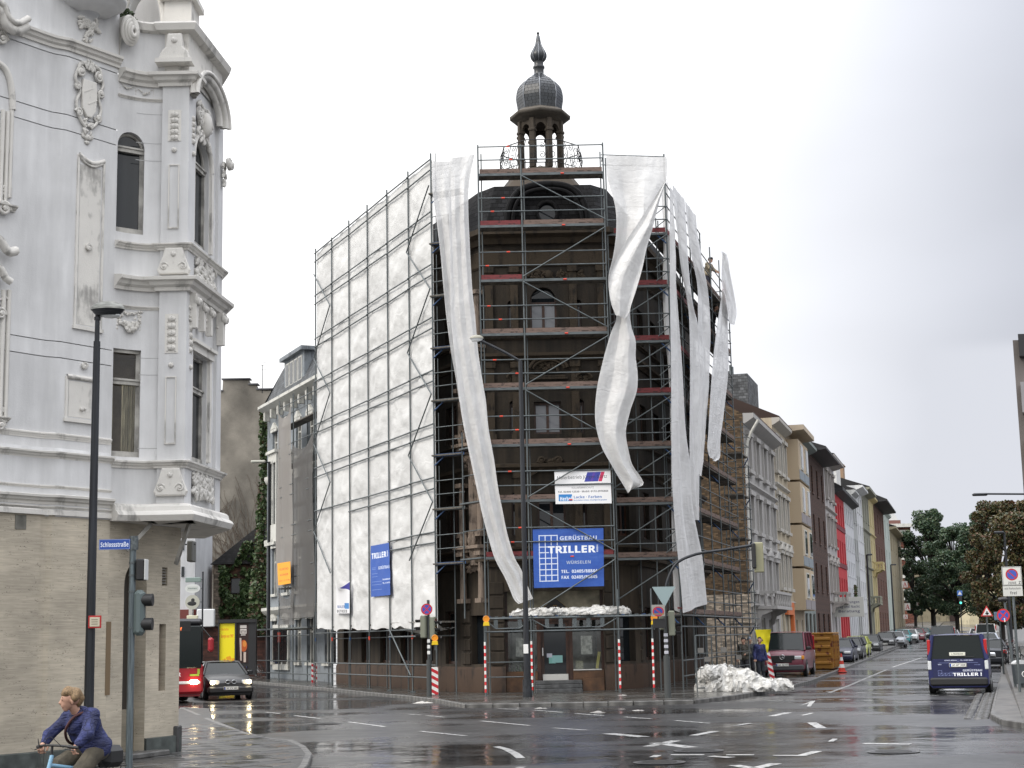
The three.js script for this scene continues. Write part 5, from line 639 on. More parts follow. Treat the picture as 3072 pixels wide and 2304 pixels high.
// right-street face
const R0 = V3(sx(2014, 1080, -56.7), 0, -56.7), RN = V3(0.9604, 0, 0.2785), RP = (i, y, o = 0) => V3(R0.x + DIRR.x * 2.57 * i, 0, R0.z + DIRR.z * 2.57 * i).addScaledVector(RN, o).setY(y);
const RS = thing('scaffold', 'open steel scaffold with decks along the right-street face', 'scaffold');
{
  const lv = [1673, 1508, 1340, 1180, 1022, 856, 699].map((p) => sy(p, 1995, -56.7)), top = sy(560, 2020, -57.2);
  lv.unshift(2.8);
  const hi = [8, 8, 8, 8, 8, 8, 6, 4];
  for (let i = 0; i <= 6; i++) { const t = i < 6 ? lv[7] + 1.9 : lv[7] + 1.0; rod(RS, 'post', RP(i, 0.13), RP(i, t - (i === 6 ? 0.6 : 0), 0), 0.028, MAT.galv); rod(RS, 'inner_post', RP(i, 0.13, -0.8), RP(i, t - 0.7, -0.8), 0.026, MAT.galv); }
  lv.forEach((y, k) => { for (let i = 0; i < 6; i++) { plank(RS, 'deck', RP(i, y, -0.4), RP(i + 1, y, -0.4), 0.72, 0.07, MAT.deckw); plank(RS, 'toe_board', RP(i, y + 0.12, -0.02), RP(i + 1, y + 0.12, -0.02), 0.03, 0.17, k > 4 && i < 2 ? MAT.toeR : MAT.toeB); for (const h of [0.52, 1.02]) rod(RS, 'guardrail', RP(i, y + h, 0.03), RP(i + 1, y + h, 0.03), 0.022, MAT.galv); } for (let i = 0; i <= 6; i++) { rod(RS, 'transom', RP(i, y - 0.05, 0), RP(i, y - 0.05, -0.8), 0.022, MAT.galv); if (i === 6) for (const h of [0.52, 1.02]) rod(RS, 'guardrail', RP(i, y + h, 0), RP(i, y + h, -0.8), 0.022, MAT.galv); if (i % 2 === 0) rod(RS, 'bracket', RP(i, y - 0.4, -0.02), RP(i, y - 0.06, -0.35), 0.03, MAT.blueS); } });
  for (let i = 0; i < 3; i++) { rod(RS, 'guardrail', RP(i, lv[7] + 1.55, 0.02), RP(i + 1, lv[7] + 1.5, 0.02), 0.022, MAT.galv); rod(RS, 'guardrail', RP(i, lv[7] + 1.9, 0.02), RP(i + 1, lv[7] + 1.85, 0.02), 0.022, MAT.galv); }
  for (let k = 0; k < 7; k++) rod(RS, 'brace', RP(k % 2 ? 2 : 1, lv[k], 0.07), RP(k % 2 ? 1 : 2, lv[k + 1], 0.07), 0.024, MAT.galv);
  // gable return towards the brick house: tower of four posts
  for (const [i, o] of [[6.9, 0.0], [6.9, -0.9], [7.7, 0.0], [7.7, -0.9]]) rod(RS, 'tower_post', RP(i, 0.14, o), RP(i, lv[4] + 1.2 - (i > 7 ? 1.9 : 0), o), 0.026, MAT.galv);
  for (let k = 0; k < 5; k++) { const y = lv[k] - 0.3; plank(RS, 'tower_deck', RP(6.85, y, -0.45), RP(7.75, y, -0.45), 0.85, 0.07, MAT.deckw); for (const h of [0.5, 1.0, 1.5]) { rod(RS, 'tower_rail', RP(6.9, y + h, 0.03), RP(7.9, y + h, 0.03), 0.02, MAT.galv); rod(RS, 'tower_rail', RP(7.7, y + h, 0.03), RP(7.7, y + h, -0.95), 0.02, MAT.galv); } rod(RS, 'bracket', RP(7.7, y - 0.05, 0), RP(7.75, y - 0.5, -0.3), 0.03, MAT.blueS); }
  for (let i = 0; i < 7; i++) for (const y of [1.15, 0.6]) rod(RS, 'guardrail', RP(i, y, 0.03), RP(i + 1, y, 0.03), 0.024, MAT.galv);
  rod(RS, 'ledger', RP(0, 2.35, 0.03), RP(8.2, 2.35, 0.03), 0.03, MAT.galv); rod(RS, 'ledger', RP(0, 2.75, 0.1), RP(8.0, 2.75, 0.1), 0.03, MAT.galv);
  plank(RS, 'red_girder', RP(-0.5, 3.0, 0.15), RP(0.6, 2.95, 0.15), 0.05, 0.06, MAT.toeR);
}
// ---------- white sheeting ----------
MAT.tarps = [0.84, 0.81, 0.85].map((g) => new THREE.MeshPhysicalMaterial({ color: lin(g, g, g * 0.985), map: sized(T.cloth, 5), roughness: 0.6, bumpMap: sized(T.crease, 3.1), bumpScale: 0.009, transmission: 0.08, thickness: 0, side: THREE.DoubleSide }));
MAT.sheet = new THREE.MeshPhysicalMaterial({ color: lin(0.93, 0.93, 0.93), map: sized(T.cloth, 1.6), roughness: 0.5, bumpMap: sized(T.crease, 2.3), bumpScale: 0.012, transmission: 0.24, thickness: 0, side: THREE.DoubleSide });
MAT.heap = new THREE.MeshPhysicalMaterial({ color: lin(0.74, 0.73, 0.7), map: sized(T.cloth, 1.3), roughness: 0.7, bumpMap: sized(T.crease, 1.2), bumpScale: 0.03, side: THREE.DoubleSide });
const TP = thing('scaffold_sheeting', 'wrinkled white sheeting stretched over the left-street scaffold face', 'sheeting');
{
  const yt = railY[0], yb = 2.55, gaps = [];
  for (let i = 0; i < 6; i++) {
    const g = grid(28, 150, (u, v) => { const y = lerp(yb + (u - 0.5) * 0.05 + (i === 5 ? 0.1 : 0) + 0.12 * (vn(i * 3 + u * 4, 5) - 0.5), yt + 0.03 * sin(u * 9 + i), v); let d = 1; for (const r of railY.slice(0, 14)) d = min(d, abs(y - r) / 0.5); const e = sin(PI * u); const bul = 0.05 * sqrt(e) + 0.1 * e * clamp(d) ; const W = i * 2.57 + u * 2.57; const wr = (0.1 + 0.09 * vn(i * 5.3, y * 0.6)) * (fbm(W * 1.1 + y * 0.5, y * 1.7 + 40 - W * 0.3, 1 << 20, 1 << 20, 4, 5) - 0.5) + 0.035 * (fbm(W * 3 + y * 1.2, y * 6, 1 << 20, 1 << 20, 3, 8) - 0.5); const low = y < 4 ? (4 - y) * 0.1 * vn(W * 0.8, 3) : 0; return WP(i + u, y, -0.045 - 0.02 + bul * 0.5 + wr * min(1, e * 3) + low * e); }, (u, v) => [(i + u) * 2.57, v * (yt - yb)]);
    part(TP, 'sheet_panel', g, MAT.tarps[(i * 2) % 3]);
  }
  part(TP, 'slack_sheet', grid(20, 8, (u, v) => WP(lerp(0.05, 1.9, u), lerp(2.75, 2.5, v) - 0.35 * sin(PI * v) * (1 - abs(u - 0.5)), lerp(0.02, -0.8, v)), (u, v) => [u * 5, v]), MAT.heap);
}
// strips of sheet that hang loose; outlines traced on the scaffold plane they hang from, with folds across
const zig = (x) => { const t = asin(sin(x)) * 0.64; return t * (1.15 - 0.15 * t * t); };
function hanging(name, label, zf, left, right, folds, amp, mat = MAT.sheet, seedn = 1) {
  const n = 90; const cum = (l) => { const s = [0]; for (let i = 1; i < l.length; i++) s.push(s[i - 1] + hypot(l[i][0] - l[i - 1][0], l[i][1] - l[i - 1][1])); return s.map((x) => x / s[s.length - 1]); };
  const curve = (l) => { const c = new THREE.CatmullRomCurve3(l.map(([x, y]) => zf(x, y)), false, 'centripetal'); const s = cum(l); return (v) => { let i = 0; while (i < s.length - 2 && s[i + 1] < v) i++; return c.getPoint((i + clamp((v - s[i]) / (s[i + 1] - s[i] + 1e-9))) / (l.length - 1)); }; };
  const L = curve(left), Rr = curve(right), len = L(0).distanceTo(L(1)) + 1;
  const g = grid(64, n, (u, v) => { const a = L(v), b = Rr(v), w = a.distanceTo(b); const p = a.clone().lerp(b, u); const out = b.clone().sub(a).setY(0).normalize(); const nrm = V3(-out.z, 0, out.x); if (nrm.dot(EYE.clone().sub(p)) < 0) nrm.negate(); const e = min(1, sin(PI * clamp(u, 0.001, 0.999)) * 3), ph = seedn * 7 + 1.6 * vn(v * 3 + seedn, 2) ; const k = step(0, 0.12, v); const f = amp * k * (0.5 * zig((u + 0.1 * sin(v * 4 + seedn)) * folds * PI * 2 + ph) + 0.4 * zig(u * folds * 4.1 + v * 3 + seedn)) * (0.4 + 0.6 * e); const wr = 0.09 * (fbm(u * w * 2.2 + seedn * 9 + v * 3, v * len * 0.9, 1 << 20, 1 << 20, 4, seedn) - 0.5); return p.addScaledVector(nrm, f + wr * e + 0.02); }, (u, v) => [u * 2.2, v * len]);
  return one(name, g, mat, label, 'sheeting', undefined);
}
const zp = (z) => (x, y) => atZ(x, y, z), onR = (o) => (x, y) => onPlane(x, y, RP(0, 0, o), RN), onWf = (x, y) => atZ(x, y, -56.2 + 0);
hanging('hanging_sheet', 'long narrow white sheet trailing from the scaffold top down past the street lamp', zp(-54.95), [[1352, 476], [1346, 500], [1347, 600], [1350, 745], [1352, 880], [1352, 940], [1362, 1049], [1372, 1133], [1379, 1205], [1391, 1280], [1411, 1376], [1429, 1461], [1446, 1540], [1463, 1605], [1486, 1680], [1513, 1730], [1529, 1766], [1543, 1800], [1556, 1812]], [[1424, 464], [1409, 540], [1405, 600], [1410, 745], [1418, 880], [1425, 940], [1434, 1049], [1446, 1133], [1458, 1205], [1465, 1280], [1482, 1376], [1494, 1461], [1508, 1533], [1523, 1605], [1547, 1680], [1562, 1705], [1580, 1750], [1592, 1780], [1599, 1796]], 2.2, 0.11, MAT.sheet, 1);
hanging('hanging_sheet', 'grey-white back sheet hanging beside the sheeted face corner', zp(-56.2), [[1296, 484], [1298, 580], [1311, 673], [1321, 757], [1332, 880], [1338, 940], [1352, 1049], [1367, 1133], [1378, 1205]], [[1356, 486], [1352, 580], [1356, 673], [1360, 757], [1366, 880], [1372, 940], [1385, 1049], [1396, 1133], [1402, 1205]], 1.2, 0.1, MAT.sheet, 2);
hanging('hanging_sheet', 'broad twisted white sheet blown loose in front of the scaffold', zp(-54.9), [[1818, 466], [1819, 500], [1822, 534], [1846, 625], [1848, 697], [1839, 769], [1826, 824], [1826, 870], [1837, 914], [1849, 954], [1833, 997], [1819, 1044], [1808, 1085], [1790, 1170], [1785, 1254], [1793, 1304], [1808, 1348], [1830, 1387], [1855, 1431], [1870, 1455], [1884, 1480]], [[2000, 472], [2001, 505], [1999, 534], [1982, 585], [1960, 661], [1942, 733], [1927, 805], [1909, 870], [1891, 928], [1894, 979], [1907, 1022], [1907, 1070], [1913, 1120], [1911, 1170], [1891, 1232], [1878, 1297], [1887, 1355], [1898, 1395], [1920, 1427], [1931, 1452], [1893, 1468]], 1.3, 0.22, MAT.sheet, 3);
// the flap of the twisted sheet that folds over itself
hanging('hanging_sheet', 'folded-over flap of the twisted white sheet', zp(-54.55), [[1996, 540], [1966, 590], [1920, 660], [1880, 720], [1858, 760], [1840, 800], [1828, 850], [1832, 905], [1846, 945]], [[2000, 538], [1980, 600], [1959, 680], [1940, 745], [1925, 812], [1907, 872], [1892, 920], [1886, 940], [1876, 955]], 1.2, 0.14, MAT.sheet, 4);
hanging('hanging_sheet', 'long white sheet hanging down the scaffold corner with its bulging hem near the traffic light', onR(0.3), [[2007, 560], [2009, 700], [2010, 800], [2013, 1100], [2015, 1440], [2025, 1600], [2040, 1750], [2047, 1839]], [[2018, 575], [2021, 700], [2024, 790], [2035, 970], [2044, 1100], [2054, 1293], [2066, 1390], [2073, 1510], [2090, 1607], [2101, 1660], [2111, 1752], [2117, 1812]], 1.4, 0.12, MAT.sheet, 5);
hanging('hanging_sheet', 'narrow white sheet inside the scaffold corner post', zp(-57.15), [[1983, 560], [1990, 720], [1988, 860], [1994, 1010], [2004, 1100], [2012, 1340], [2015, 1600], [2022, 1830]], [[2003, 545], [2008, 800], [2012, 1010], [2016, 1100], [2020, 1400], [2030, 1640], [2042, 1838]], 1, 0.06, MAT.sheet, 6);
hanging('hanging_sheet', 'white sheet gathered on the second bay of the right-street scaffold', onR(0.2), [[2016, 555], [2020, 627], [2028, 702], [2037, 790], [2050, 862], [2062, 934], [2068, 1100], [2069, 1370], [2074, 1480], [2083, 1560]], [[2052, 600], [2056, 660], [2060, 735], [2066, 826], [2077, 916], [2088, 970], [2094, 1100], [2092, 1250], [2094, 1414], [2095, 1560]], 1.5, 0.12, MAT.sheet, 7);
hanging('hanging_sheet', 'white sheet tapering down the third bay of the right-street scaffold', onR(0.16), [[2054, 604], [2058, 681], [2066, 746], [2080, 807], [2090, 862], [2092, 934], [2096, 1100], [2094, 1250], [2092, 1420]], [[2086, 648], [2090, 695], [2098, 735], [2109, 800], [2120, 862], [2127, 934], [2126, 1100], [2113, 1310], [2102, 1430]], 1.6, 0.12, MAT.sheet, 8);
hanging('hanging_sheet', 'short bulging white sheet at the far end of the right-street scaffold', onR(0.5), [[2163, 752], [2166, 850], [2178, 900], [2184, 970]], [[2179, 764], [2183, 800], [2203, 900], [2207, 935], [2200, 975]], 1, 0.2, MAT.sheet, 9);
hanging('hanging_sheet', 'white sheet dropping below the far scaffold decks to a ragged end', onR(0.3), [[2165, 870], [2157, 930], [2147, 1006], [2136, 1100], [2129, 1180], [2122, 1300], [2119, 1345], [2124, 1368]], [[2180, 880], [2183, 980], [2186, 1100], [2172, 1240], [2161, 1320], [2160, 1368], [2146, 1384]], 1.5, 0.12, MAT.sheet, 10);
const bump = (u, c, w) => exp(-(((u - c) / w) ** 2));
// heaps of taken-down sheeting
function bundle(name, label, x0, x1, y, z, n, hm, dp, r0, r1) {   // soft folded lumps of cloth
  const c = []; for (let i = 0; i < n; i++) { const u = (i + 0.5) / n, H = hm(u), yy = rnd(0.02, 1) * H, d = dp * (1 - 0.55 * yy / (H + 0.01)), a = rnd(-0.9, 0.9), l = rnd(0.15, 0.5), r = rnd(r0, r1), x = clamp(lerp(x0, x1, u) + rnd(-0.2, 0.2), x0 + r + l * 0.6, x1 - r - l * 0.6), zz = z + rnd(-d, d); c.push([x - cos_(a) * l, y + max(r * 0.5, yy - r), zz - sin(a) * l * 0.6, r, x + cos_(a) * l, y + max(r * 0.4, yy - r + rnd(-0.16, 0.12)), zz + sin(a) * l * 0.6, r * rnd(0.5, 0.95)]); }
  const g = blob(c, 0.026, 0.09, -0.13); const p = g.attributes.position; for (let i = 0; i < p.count; i++) if (p.getY(i) < y) p.setY(i, y + 0.002); return one(name, g, MAT.heap, label, 'sheeting');
}
const cos_ = cos;
{ const a = onG(2130, 2084, 0.12), b = onG(2340, 2066, 0.12); bundle('sheet_heap', 'big heap of crumpled white sheeting on the pavement edge beside the worker', a.x, b.x, 0.12, (a.z + b.z) / 2 - 0.3, 46, (u) => 0.3 + 0.75 * bump(u, 0.17, 0.12) + 0.6 * bump(u, 0.45, 0.13) + 0.14 * bump(u, 0.88, 0.1), 0.55, 0.13, 0.25); }
{ const z = -54.6, y = sy(1852, 1600, -54.3) + 0.05, X = (p) => sx(p, 1850, z); bundle('sheet_bundle', 'flat bundle of white sheeting on the left of the trestle deck', X(1548), X(1700), y, z, 18, (u) => 0.12 + 0.16 * bump(u, 0.4, 0.3), 0.22, 0.08, 0.14); bundle('sheet_bundle', 'small crumpled white sheet bundle in the middle of the trestle deck', X(1692), X(1768), y, z, 10, (u) => 0.14 + 0.16 * bump(u, 0.6, 0.3), 0.22, 0.07, 0.11); bundle('sheet_bundle', 'tall bundle of white sheeting at the right of the trestle deck', X(1760), X(1880), y, z, 22, (u) => 0.14 + 0.34 * u, 0.22, 0.08, 0.13); }
// ---------- banners ----------
function cloth(name, label, cs, t, wob = 0.03, zf, mt) { const [a, b, c, d] = cs.map(([x, y]) => zf(x, y)); const g = grid(24, 18, (u, v) => { const p = d.clone().lerp(c, u).lerp(a.clone().lerp(b, u), v); const n = b.clone().sub(a).cross(V3(0, 1, 0)).normalize(); if (n.dot(EYE.clone().sub(p)) < 0) n.negate(); return p.addScaledVector(n, wob * (sin(u * 9 + v * 3) * 0.5 + vn(u * 5, v * 5) - 0.5) * sin(PI * clamp(v, 0.02, 0.98))); }, (u, v) => [u, v]); return one(name, g, mt || printed(t, { side: THREE.DoubleSide, roughness: 0.55 }), label, 'banner'); }
{ const grid_ = (x, x0, y0, w, h, nx, ny, lw, col) => { x.strokeStyle = col; x.lineWidth = lw; for (let i = 0; i <= nx; i++) { x.beginPath(); x.moveTo(x0 + w * i / nx, y0 - 8); x.lineTo(x0 + w * i / nx, y0 + h + 8); x.stroke(); } for (let j = 0; j <= ny; j++) { x.beginPath(); x.moveTo(x0 - 8, y0 + h * j / ny); x.lineTo(x0 + w + 8, y0 + h * j / ny); x.stroke(); } };
  const t = canvasTex(1024, 850, (x, w, h) => { x.fillStyle = '#2b55a8'; x.fillRect(0, 0, w, h); for (let i = 0; i < 300; i++) { x.fillStyle = `rgba(${i % 2 ? '255,255,255' : '0,0,40'},0.02)`; x.fillRect(rnd(0, w), rnd(0, h), rnd(20, 180), rnd(10, 80)); } grid_(x, 90, 95, 262, 660, 3, 8, 13, '#d4dcec'); x.fillStyle = '#2b55a8'; x.fillRect(230, 240, 130, 110); text(x, 'GERÜSTBAU', 385, 165, 78, '#cfd8ea', { w: 550 }); text(x, 'TRILLER', 215, 352, 140, '#e8ecf2', { w: 690, style: '900' }); text(x, 'GmbH', 0, 0, 1, '#fff'); x.save(); x.translate(945, 350); x.rotate(-PI / 2); text(x, 'GMBH', 0, 0, 36, '#e0e6f0'); x.restore(); text(x, 'WÜRSELEN', 480, 515, 62, '#a9b4c8', { w: 360 }); text(x, 'TEL.  02405/88844', 400, 645, 62, '#dfe5ef', { w: 530 }); text(x, 'FAX  02405/88845', 400, 730, 62, '#dfe5ef', { w: 530 }); });
  cloth('banner', 'large blue scaffolder banner GERÜSTBAU TRILLER across the scaffold front', [[1598, 1588], [1810, 1584], [1812, 1758], [1602, 1764]], t, 0.008, zp(-55.175));
  const t2 = canvasTex(1024, 600, (x, w, h) => { x.fillStyle = '#e9e9ea'; x.fillRect(0, 0, w, h); const para = (x0, x1, c) => { x.fillStyle = c; x.beginPath(); x.moveTo(x0 + 60, 35); x.lineTo(x1 + 60, 35); x.lineTo(x1, 205); x.lineTo(x0, 205); x.fill(); }; para(540, 650, '#3a3f9c'); para(650, 710, '#5a3f9c'); para(690, 790, '#3a3f9c'); para(795, 860, '#c8305c'); text(x, 'Malerbetrieb Jürgen Görtz', 40, 145, 78, '#23232b', { w: 920, style: 'normal' }); text(x, 'MODERNE RAUM- UND FASSADENGESTALTUNG', 40, 262, 44, '#55555c', { w: 930, style: 'normal' }); text(x, 'VOLLWÄRMESCHUTZ', 300, 325, 44, '#55555c', { w: 410, style: 'normal' }); text(x, 'Tel. 02406-12530 · Mobil: 0172-2976860', 50, 395, 44, '#3c3c44', { w: 920 }); x.fillStyle = '#2f7fc4'; x.fillRect(60, 425, 245, 125); text(x, 'Herbol', 80, 540, 96, '#f0f4f8', { w: 225 }); text(x, 'Lacke · Farben', 330, 502, 66, '#2f63ac', { w: 520 }); text(x, 'Bautenfarben schützen, Umweltgerecht gestalten', 330, 545, 30, '#2f63ac', { w: 610 }); });
  cloth('banner', 'white painter banner Malerbetrieb with blue and pink stripes above the blue one', [[1663, 1415], [1831, 1408], [1835, 1510], [1667, 1512]], t2, 0.008, zp(-55.175));
  const t3 = canvasTex(512, 1024, (x, w, h) => { x.fillStyle = '#2b55a8'; x.fillRect(0, 0, w, h); text(x, 'TRILLER', 25, 265, 150, '#dfe5f0', { w: 400, style: '900' }); x.save(); x.translate(470, 265); x.rotate(-PI / 2); text(x, 'GMBH', 0, 0, 40, '#dfe5f0'); x.restore(); text(x, 'GERÜSTBAU', 205, 495, 80, '#cfd8ea', { w: 300 }); x.strokeStyle = '#93a8d4'; x.lineWidth = 5; for (const [y, ww] of [[450, 90], [480, 90], [570, 140], [630, 140], [730, 260], [790, 260], [890, 250]]) { x.beginPath(); x.moveTo(40, y); x.lineTo(40 + ww, y); x.stroke(); } text(x, '52146 WÜRSELEN', 320, 720, 40, '#dfe5f0', { w: 190 }); text(x, 'TEL. 0 24 05', 320, 790, 40, '#dfe5f0', { w: 190 }); });
  const wp = (x, y) => onPlane(x, y, WP(0, 0, 0.1), WN);
  cloth('banner', 'tall blue scaffolder banner TRILLER tied to the white sheeting', [[1112, 1638], [1167, 1628], [1171, 1785], [1113, 1791]], t3, 0.03, wp);
  const t4 = canvasTex(256, 512, (x, w, h) => { x.fillStyle = '#e4e4e6'; x.fillRect(0, 0, w, h); text(x, 'MALER', 20, 430, 60, '#2a4a8a', { w: 150 }); text(x, 'BETRIEB', 10, 500, 60, '#333', { w: 200 }); x.fillStyle = '#3b7fc0'; x.fillRect(165, 350, 80, 90); x.fillStyle = '#3a3a90'; x.beginPath(); x.moveTo(130, 20); x.lineTo(256, 20); x.lineTo(256, 150); x.fill(); });
  const fl = one('torn_banner', grid(16, 20, (u, v) => { const p = wp(lerp(1013, 1053, u), lerp(1840, 1742, v) - (u > 0.3 ? 0 : 0) + 18 * sin(PI * u) * step(0.6, 1, v)); return p.addScaledVector(WN, 0.06 + 0.18 * sin(PI * u) * v * v); }, (u, v) => [u, v]), printed(t4, { side: THREE.DoubleSide }), 'small torn white banner curling off the white sheeting', 'banner');
}
// ---------- left street: pale blue house, ivy, gable wall, billboard ----------
MAT.paleblue = M([0.22, 0.25, 0.29], { map: T.grime, size: 3, roughness: 0.8 });
MAT.whiteT = M([0.6, 0.61, 0.6], { map: T.grime, size: 2, roughness: 0.6 });
MAT.ivy = [[0.035, 0.075, 0.018], [0.055, 0.1, 0.025], [0.09, 0.13, 0.04], [0.1, 0.06, 0.03]].map((c) => new THREE.MeshPhysicalMaterial({ color: lin(...c), roughness: 0.6, side: THREE.DoubleSide, transmission: 0.25, thickness: 0 }));
function leafMass(parent, name, n, at, size, mats, w = [1, 1, 1, 1]) {   // leaf-sized faces in a few tones
  const by = mats.map(() => []); const tot = w.slice(0, mats.length).reduce((a, b) => a + b, 0);
  for (let i = 0; i < n; i++) { const p = at(); if (!p) continue; let r = rnd(0, tot), k = 0; while (k < mats.length - 1 && (r -= w[k]) > 0) k++; const s = size * rnd(0.6, 1.3), a = V3(rnd(-1, 1), rnd(-1, 1), rnd(-1, 1)).normalize(), b = V3(rnd(-1, 1), rnd(-1, 1), rnd(-1, 1)).cross(a).normalize(); a.multiplyScalar(s); b.multiplyScalar(s * 0.7); by[k].push(p.x - a.x, p.y - a.y, p.z - a.z, p.x + b.x, p.y + b.y, p.z + b.z, p.x + a.x, p.y + a.y, p.z + a.z, p.x - a.x, p.y - a.y, p.z - a.z, p.x + a.x, p.y + a.y, p.z + a.z, p.x - b.x, p.y - b.y, p.z - b.z); }
  by.forEach((pos, k) => { if (!pos.length) return; const g = new THREE.BufferGeometry(); g.setAttribute('position', new THREE.Float32BufferAttribute(pos, 3)); g.computeVertexNormals(); triUV(g); part(parent, name, g, mats[k]); });
}
const LW = { p: V3(CP.L[0], 0, CP.L[1]), n: WN.clone() }, onLW = (x, y, o = 0) => onPlane(x, y, LW.p.clone().addScaledVector(WN, o), LW.n), tLW = (px) => { const p = onLW(px, 1800); return (CP.L[1] - p.z) / 0.9165; };
const lwAt = (o = 0) => (u) => ({ x: CP.L[0] + DIRL.x * u + WN.x * o, z: CP.L[1] + DIRL.z * u + WN.z * o, nx: WN.x, nz: WN.z });
const lwPath = (u0, u1, o = 0) => [u1, u0].map((u) => { const q = lwAt(o)(u); return [q.x, q.z]; });
{
  const t0 = 16.6, t1 = tLW(800), eave = onLW(812, 1218).y, ridge = onLW(815, 1143, -1.5).y;
  const H = thing('town_house', 'pale blue ornate town house with mansard roof and bay window beside the ivy', 'house');
  const at = (u) => lwAt(0)(t1 - u), W = t1 - t0;   // u from far end towards the corner building
  const cols = [1.6, 4.0, 6.2, 8.4, W - 0.9].filter((u) => u < W - 0.6), fy = [[1.1, 3.2], [4.6, 7.0], [8.1, 10.3], [11.4, 13.2]], hs = []; for (const u of cols) for (const [a, b] of fy) hs.push({ u0: u - 0.5, u1: u + 0.5, y0: a, y1: b });
  part(H, 'wall', holedWall(at, 0, W, 0.2, eave, hs, 0.25), MAT.paleblue);
  for (const h of hs) { const q = at((h.u0 + h.u1) / 2); const f = part(H, 'window', [bx(-0.5, -0.42, h.y0, h.y1, -0.2, -0.12), bx(0.42, 0.5, h.y0, h.y1, -0.2, -0.12), bx(-0.04, 0.04, h.y0, h.y1, -0.2, -0.13), bx(-0.42, 0.42, h.y0 + (h.y1 - h.y0) * 0.68, h.y0 + (h.y1 - h.y0) * 0.72, -0.2, -0.14)].map((g) => onFace(g, q.x, q.z, q.nx, q.nz)), MAT.whiteT); part(f, 'pane', onFace(bx(-0.46, 0.46, h.y0, h.y1, -0.22, -0.2), q.x, q.z, q.nx, q.nz), MAT.glass); part(H, 'window_sill', onFace(bx(-0.62, 0.62, h.y0 - 0.14, h.y0, 0, 0.14), q.x, q.z, q.nx, q.nz), MAT.whiteT); part(H, 'window_head', [onFace(bx(-0.62, 0.62, h.y1, h.y1 + 0.16, 0, 0.1), q.x, q.z, q.nx, q.nz), onFace(extr([[-0.6, 0], [0.6, 0], [0, 0.35]], 0.12).translate(0, h.y1 + 0.16, 0), q.x, q.z, q.nx, q.nz)], MAT.whiteT); }
  for (const [y, o] of [[eave, 0.55], [3.9, 0.3], [7.5, 0.16], [10.9, 0.16]]) part(H, 'cornice', sweep(lwPath(t0, t1), [[0, y - 0.4], [o * 0.4, y - 0.35], [o, y - 0.15], [o, y], [0, y + 0.03]]), MAT.whiteT);
  for (let i = 0; i < 9; i++) { const q = at(0.5 + i * W / 9); part(H, 'eaves_bracket', onFace(rbox(0.16, 0.5, 0.35, 0.04, 0, eave - 0.6, 0.17), q.x, q.z, q.nx, q.nz), MAT.whiteT); }
  part(H, 'mansard_roof', sweep(lwPath(t0, t1), [[0.3, eave], [0.05, eave + 0.3], [-0.9, ridge - 0.1], [-1.0, ridge], [-5, ridge + 0.8]]), M([0.09, 0.1, 0.11], { map: T.slate, size: 3, roughness: 0.75 }));
  const d0 = onLW(842, 1130, -0.2), dm = (t0 + t1) / 2 + 1.2; { const q = lwAt(-0.25)(dm); part(H, 'dormer', [onFace(bx(-1.9, 1.9, eave + 0.3, ridge - 0.3, -0.9, 0.12), q.x, q.z, q.nx, q.nz), onFace(bx(-2.1, 2.1, ridge - 0.3, ridge - 0.1, -1.2, 0.35), q.x, q.z, q.nx, q.nz)], MAT.paleblue); for (let i = -1.5; i <= 1.5; i++) { const w = part(H, 'dormer_window', onFace(bx(i * 0.8 - 0.33, i * 0.8 + 0.33, eave + 0.55, ridge - 0.5, 0.12, 0.16), q.x, q.z, q.nx, q.nz), MAT.whiteT); part(w, 'pane', onFace(bx(i * 0.8 - 0.25, i * 0.8 + 0.25, eave + 0.62, ridge - 0.57, 0.16, 0.17), q.x, q.z, q.nx, q.nz), MAT.glass); } }
  { const q = at(t1 - (CP.L[1] + WN.z * 0.9 - onLW(816, 1500, 0.9).z) / 0.9165), y0 = onLW(815, 1640).y, y1 = onLW(815, 1385).y; const O = (g) => onFace(g, q.x, q.z, q.nx, q.nz); const bay = part(H, 'bay_window', [O(bx(-0.8, 0.8, y0, y0 + 0.9, 0, 0.9)), O(bx(-0.95, 0.95, y0 - 0.15, y0, 0, 1.05)), O(bx(-0.8, 0.8, y1 - 0.5, y1, 0, 0.9)), O(bx(-0.9, 0.9, y1, y1 + 0.15, 0, 1.02)), ...[-0.72, 0, 0.72].map((k) => O(bx(k - 0.08, k + 0.08, y0 + 0.9, y1 - 0.5, 0.74, 0.9))), O(bx(-0.8, -0.7, y0 + 0.9, y1 - 0.5, 0, 0.2)), O(bx(0.7, 0.8, y0 + 0.9, y1 - 0.5, 0, 0.2))], MAT.whiteT); part(bay, 'pane', [O(bx(-0.75, 0.75, y0 + 0.9, y1 - 0.5, 0.78, 0.8)), O(bx(0.72, 0.76, y0 + 0.9, y1 - 0.5, 0.1, 0.78)), O(bx(-0.76, -0.72, y0 + 0.9, y1 - 0.5, 0.1, 0.78))], MAT.glass); }
  const sg = lwAt(0.02)(t1 - 3.2); part(H, 'shop_window', onFace(bx(-1.5, 1.5, 0.7, 3.0, 0, 0.1), sg.x, sg.z, sg.nx, sg.nz), MAT.whiteT); part(H, 'shop_pane', [onFace(bx(-1.35, -0.5, 1.0, 2.8, 0.1, 0.12), sg.x, sg.z, sg.nx, sg.nz), onFace(bx(-0.42, 0.42, 1.0, 2.8, 0.1, 0.12), sg.x, sg.z, sg.nx, sg.nz), onFace(bx(0.5, 1.35, 1.0, 2.8, 0.1, 0.12), sg.x, sg.z, sg.nx, sg.nz)], MAT.glass); part(H, 'red_poster', onFace(bx(-0.35, 0.1, 2.1, 2.6, 0.122, 0.13), sg.x, sg.z, sg.nx, sg.nz), MAT.redS);
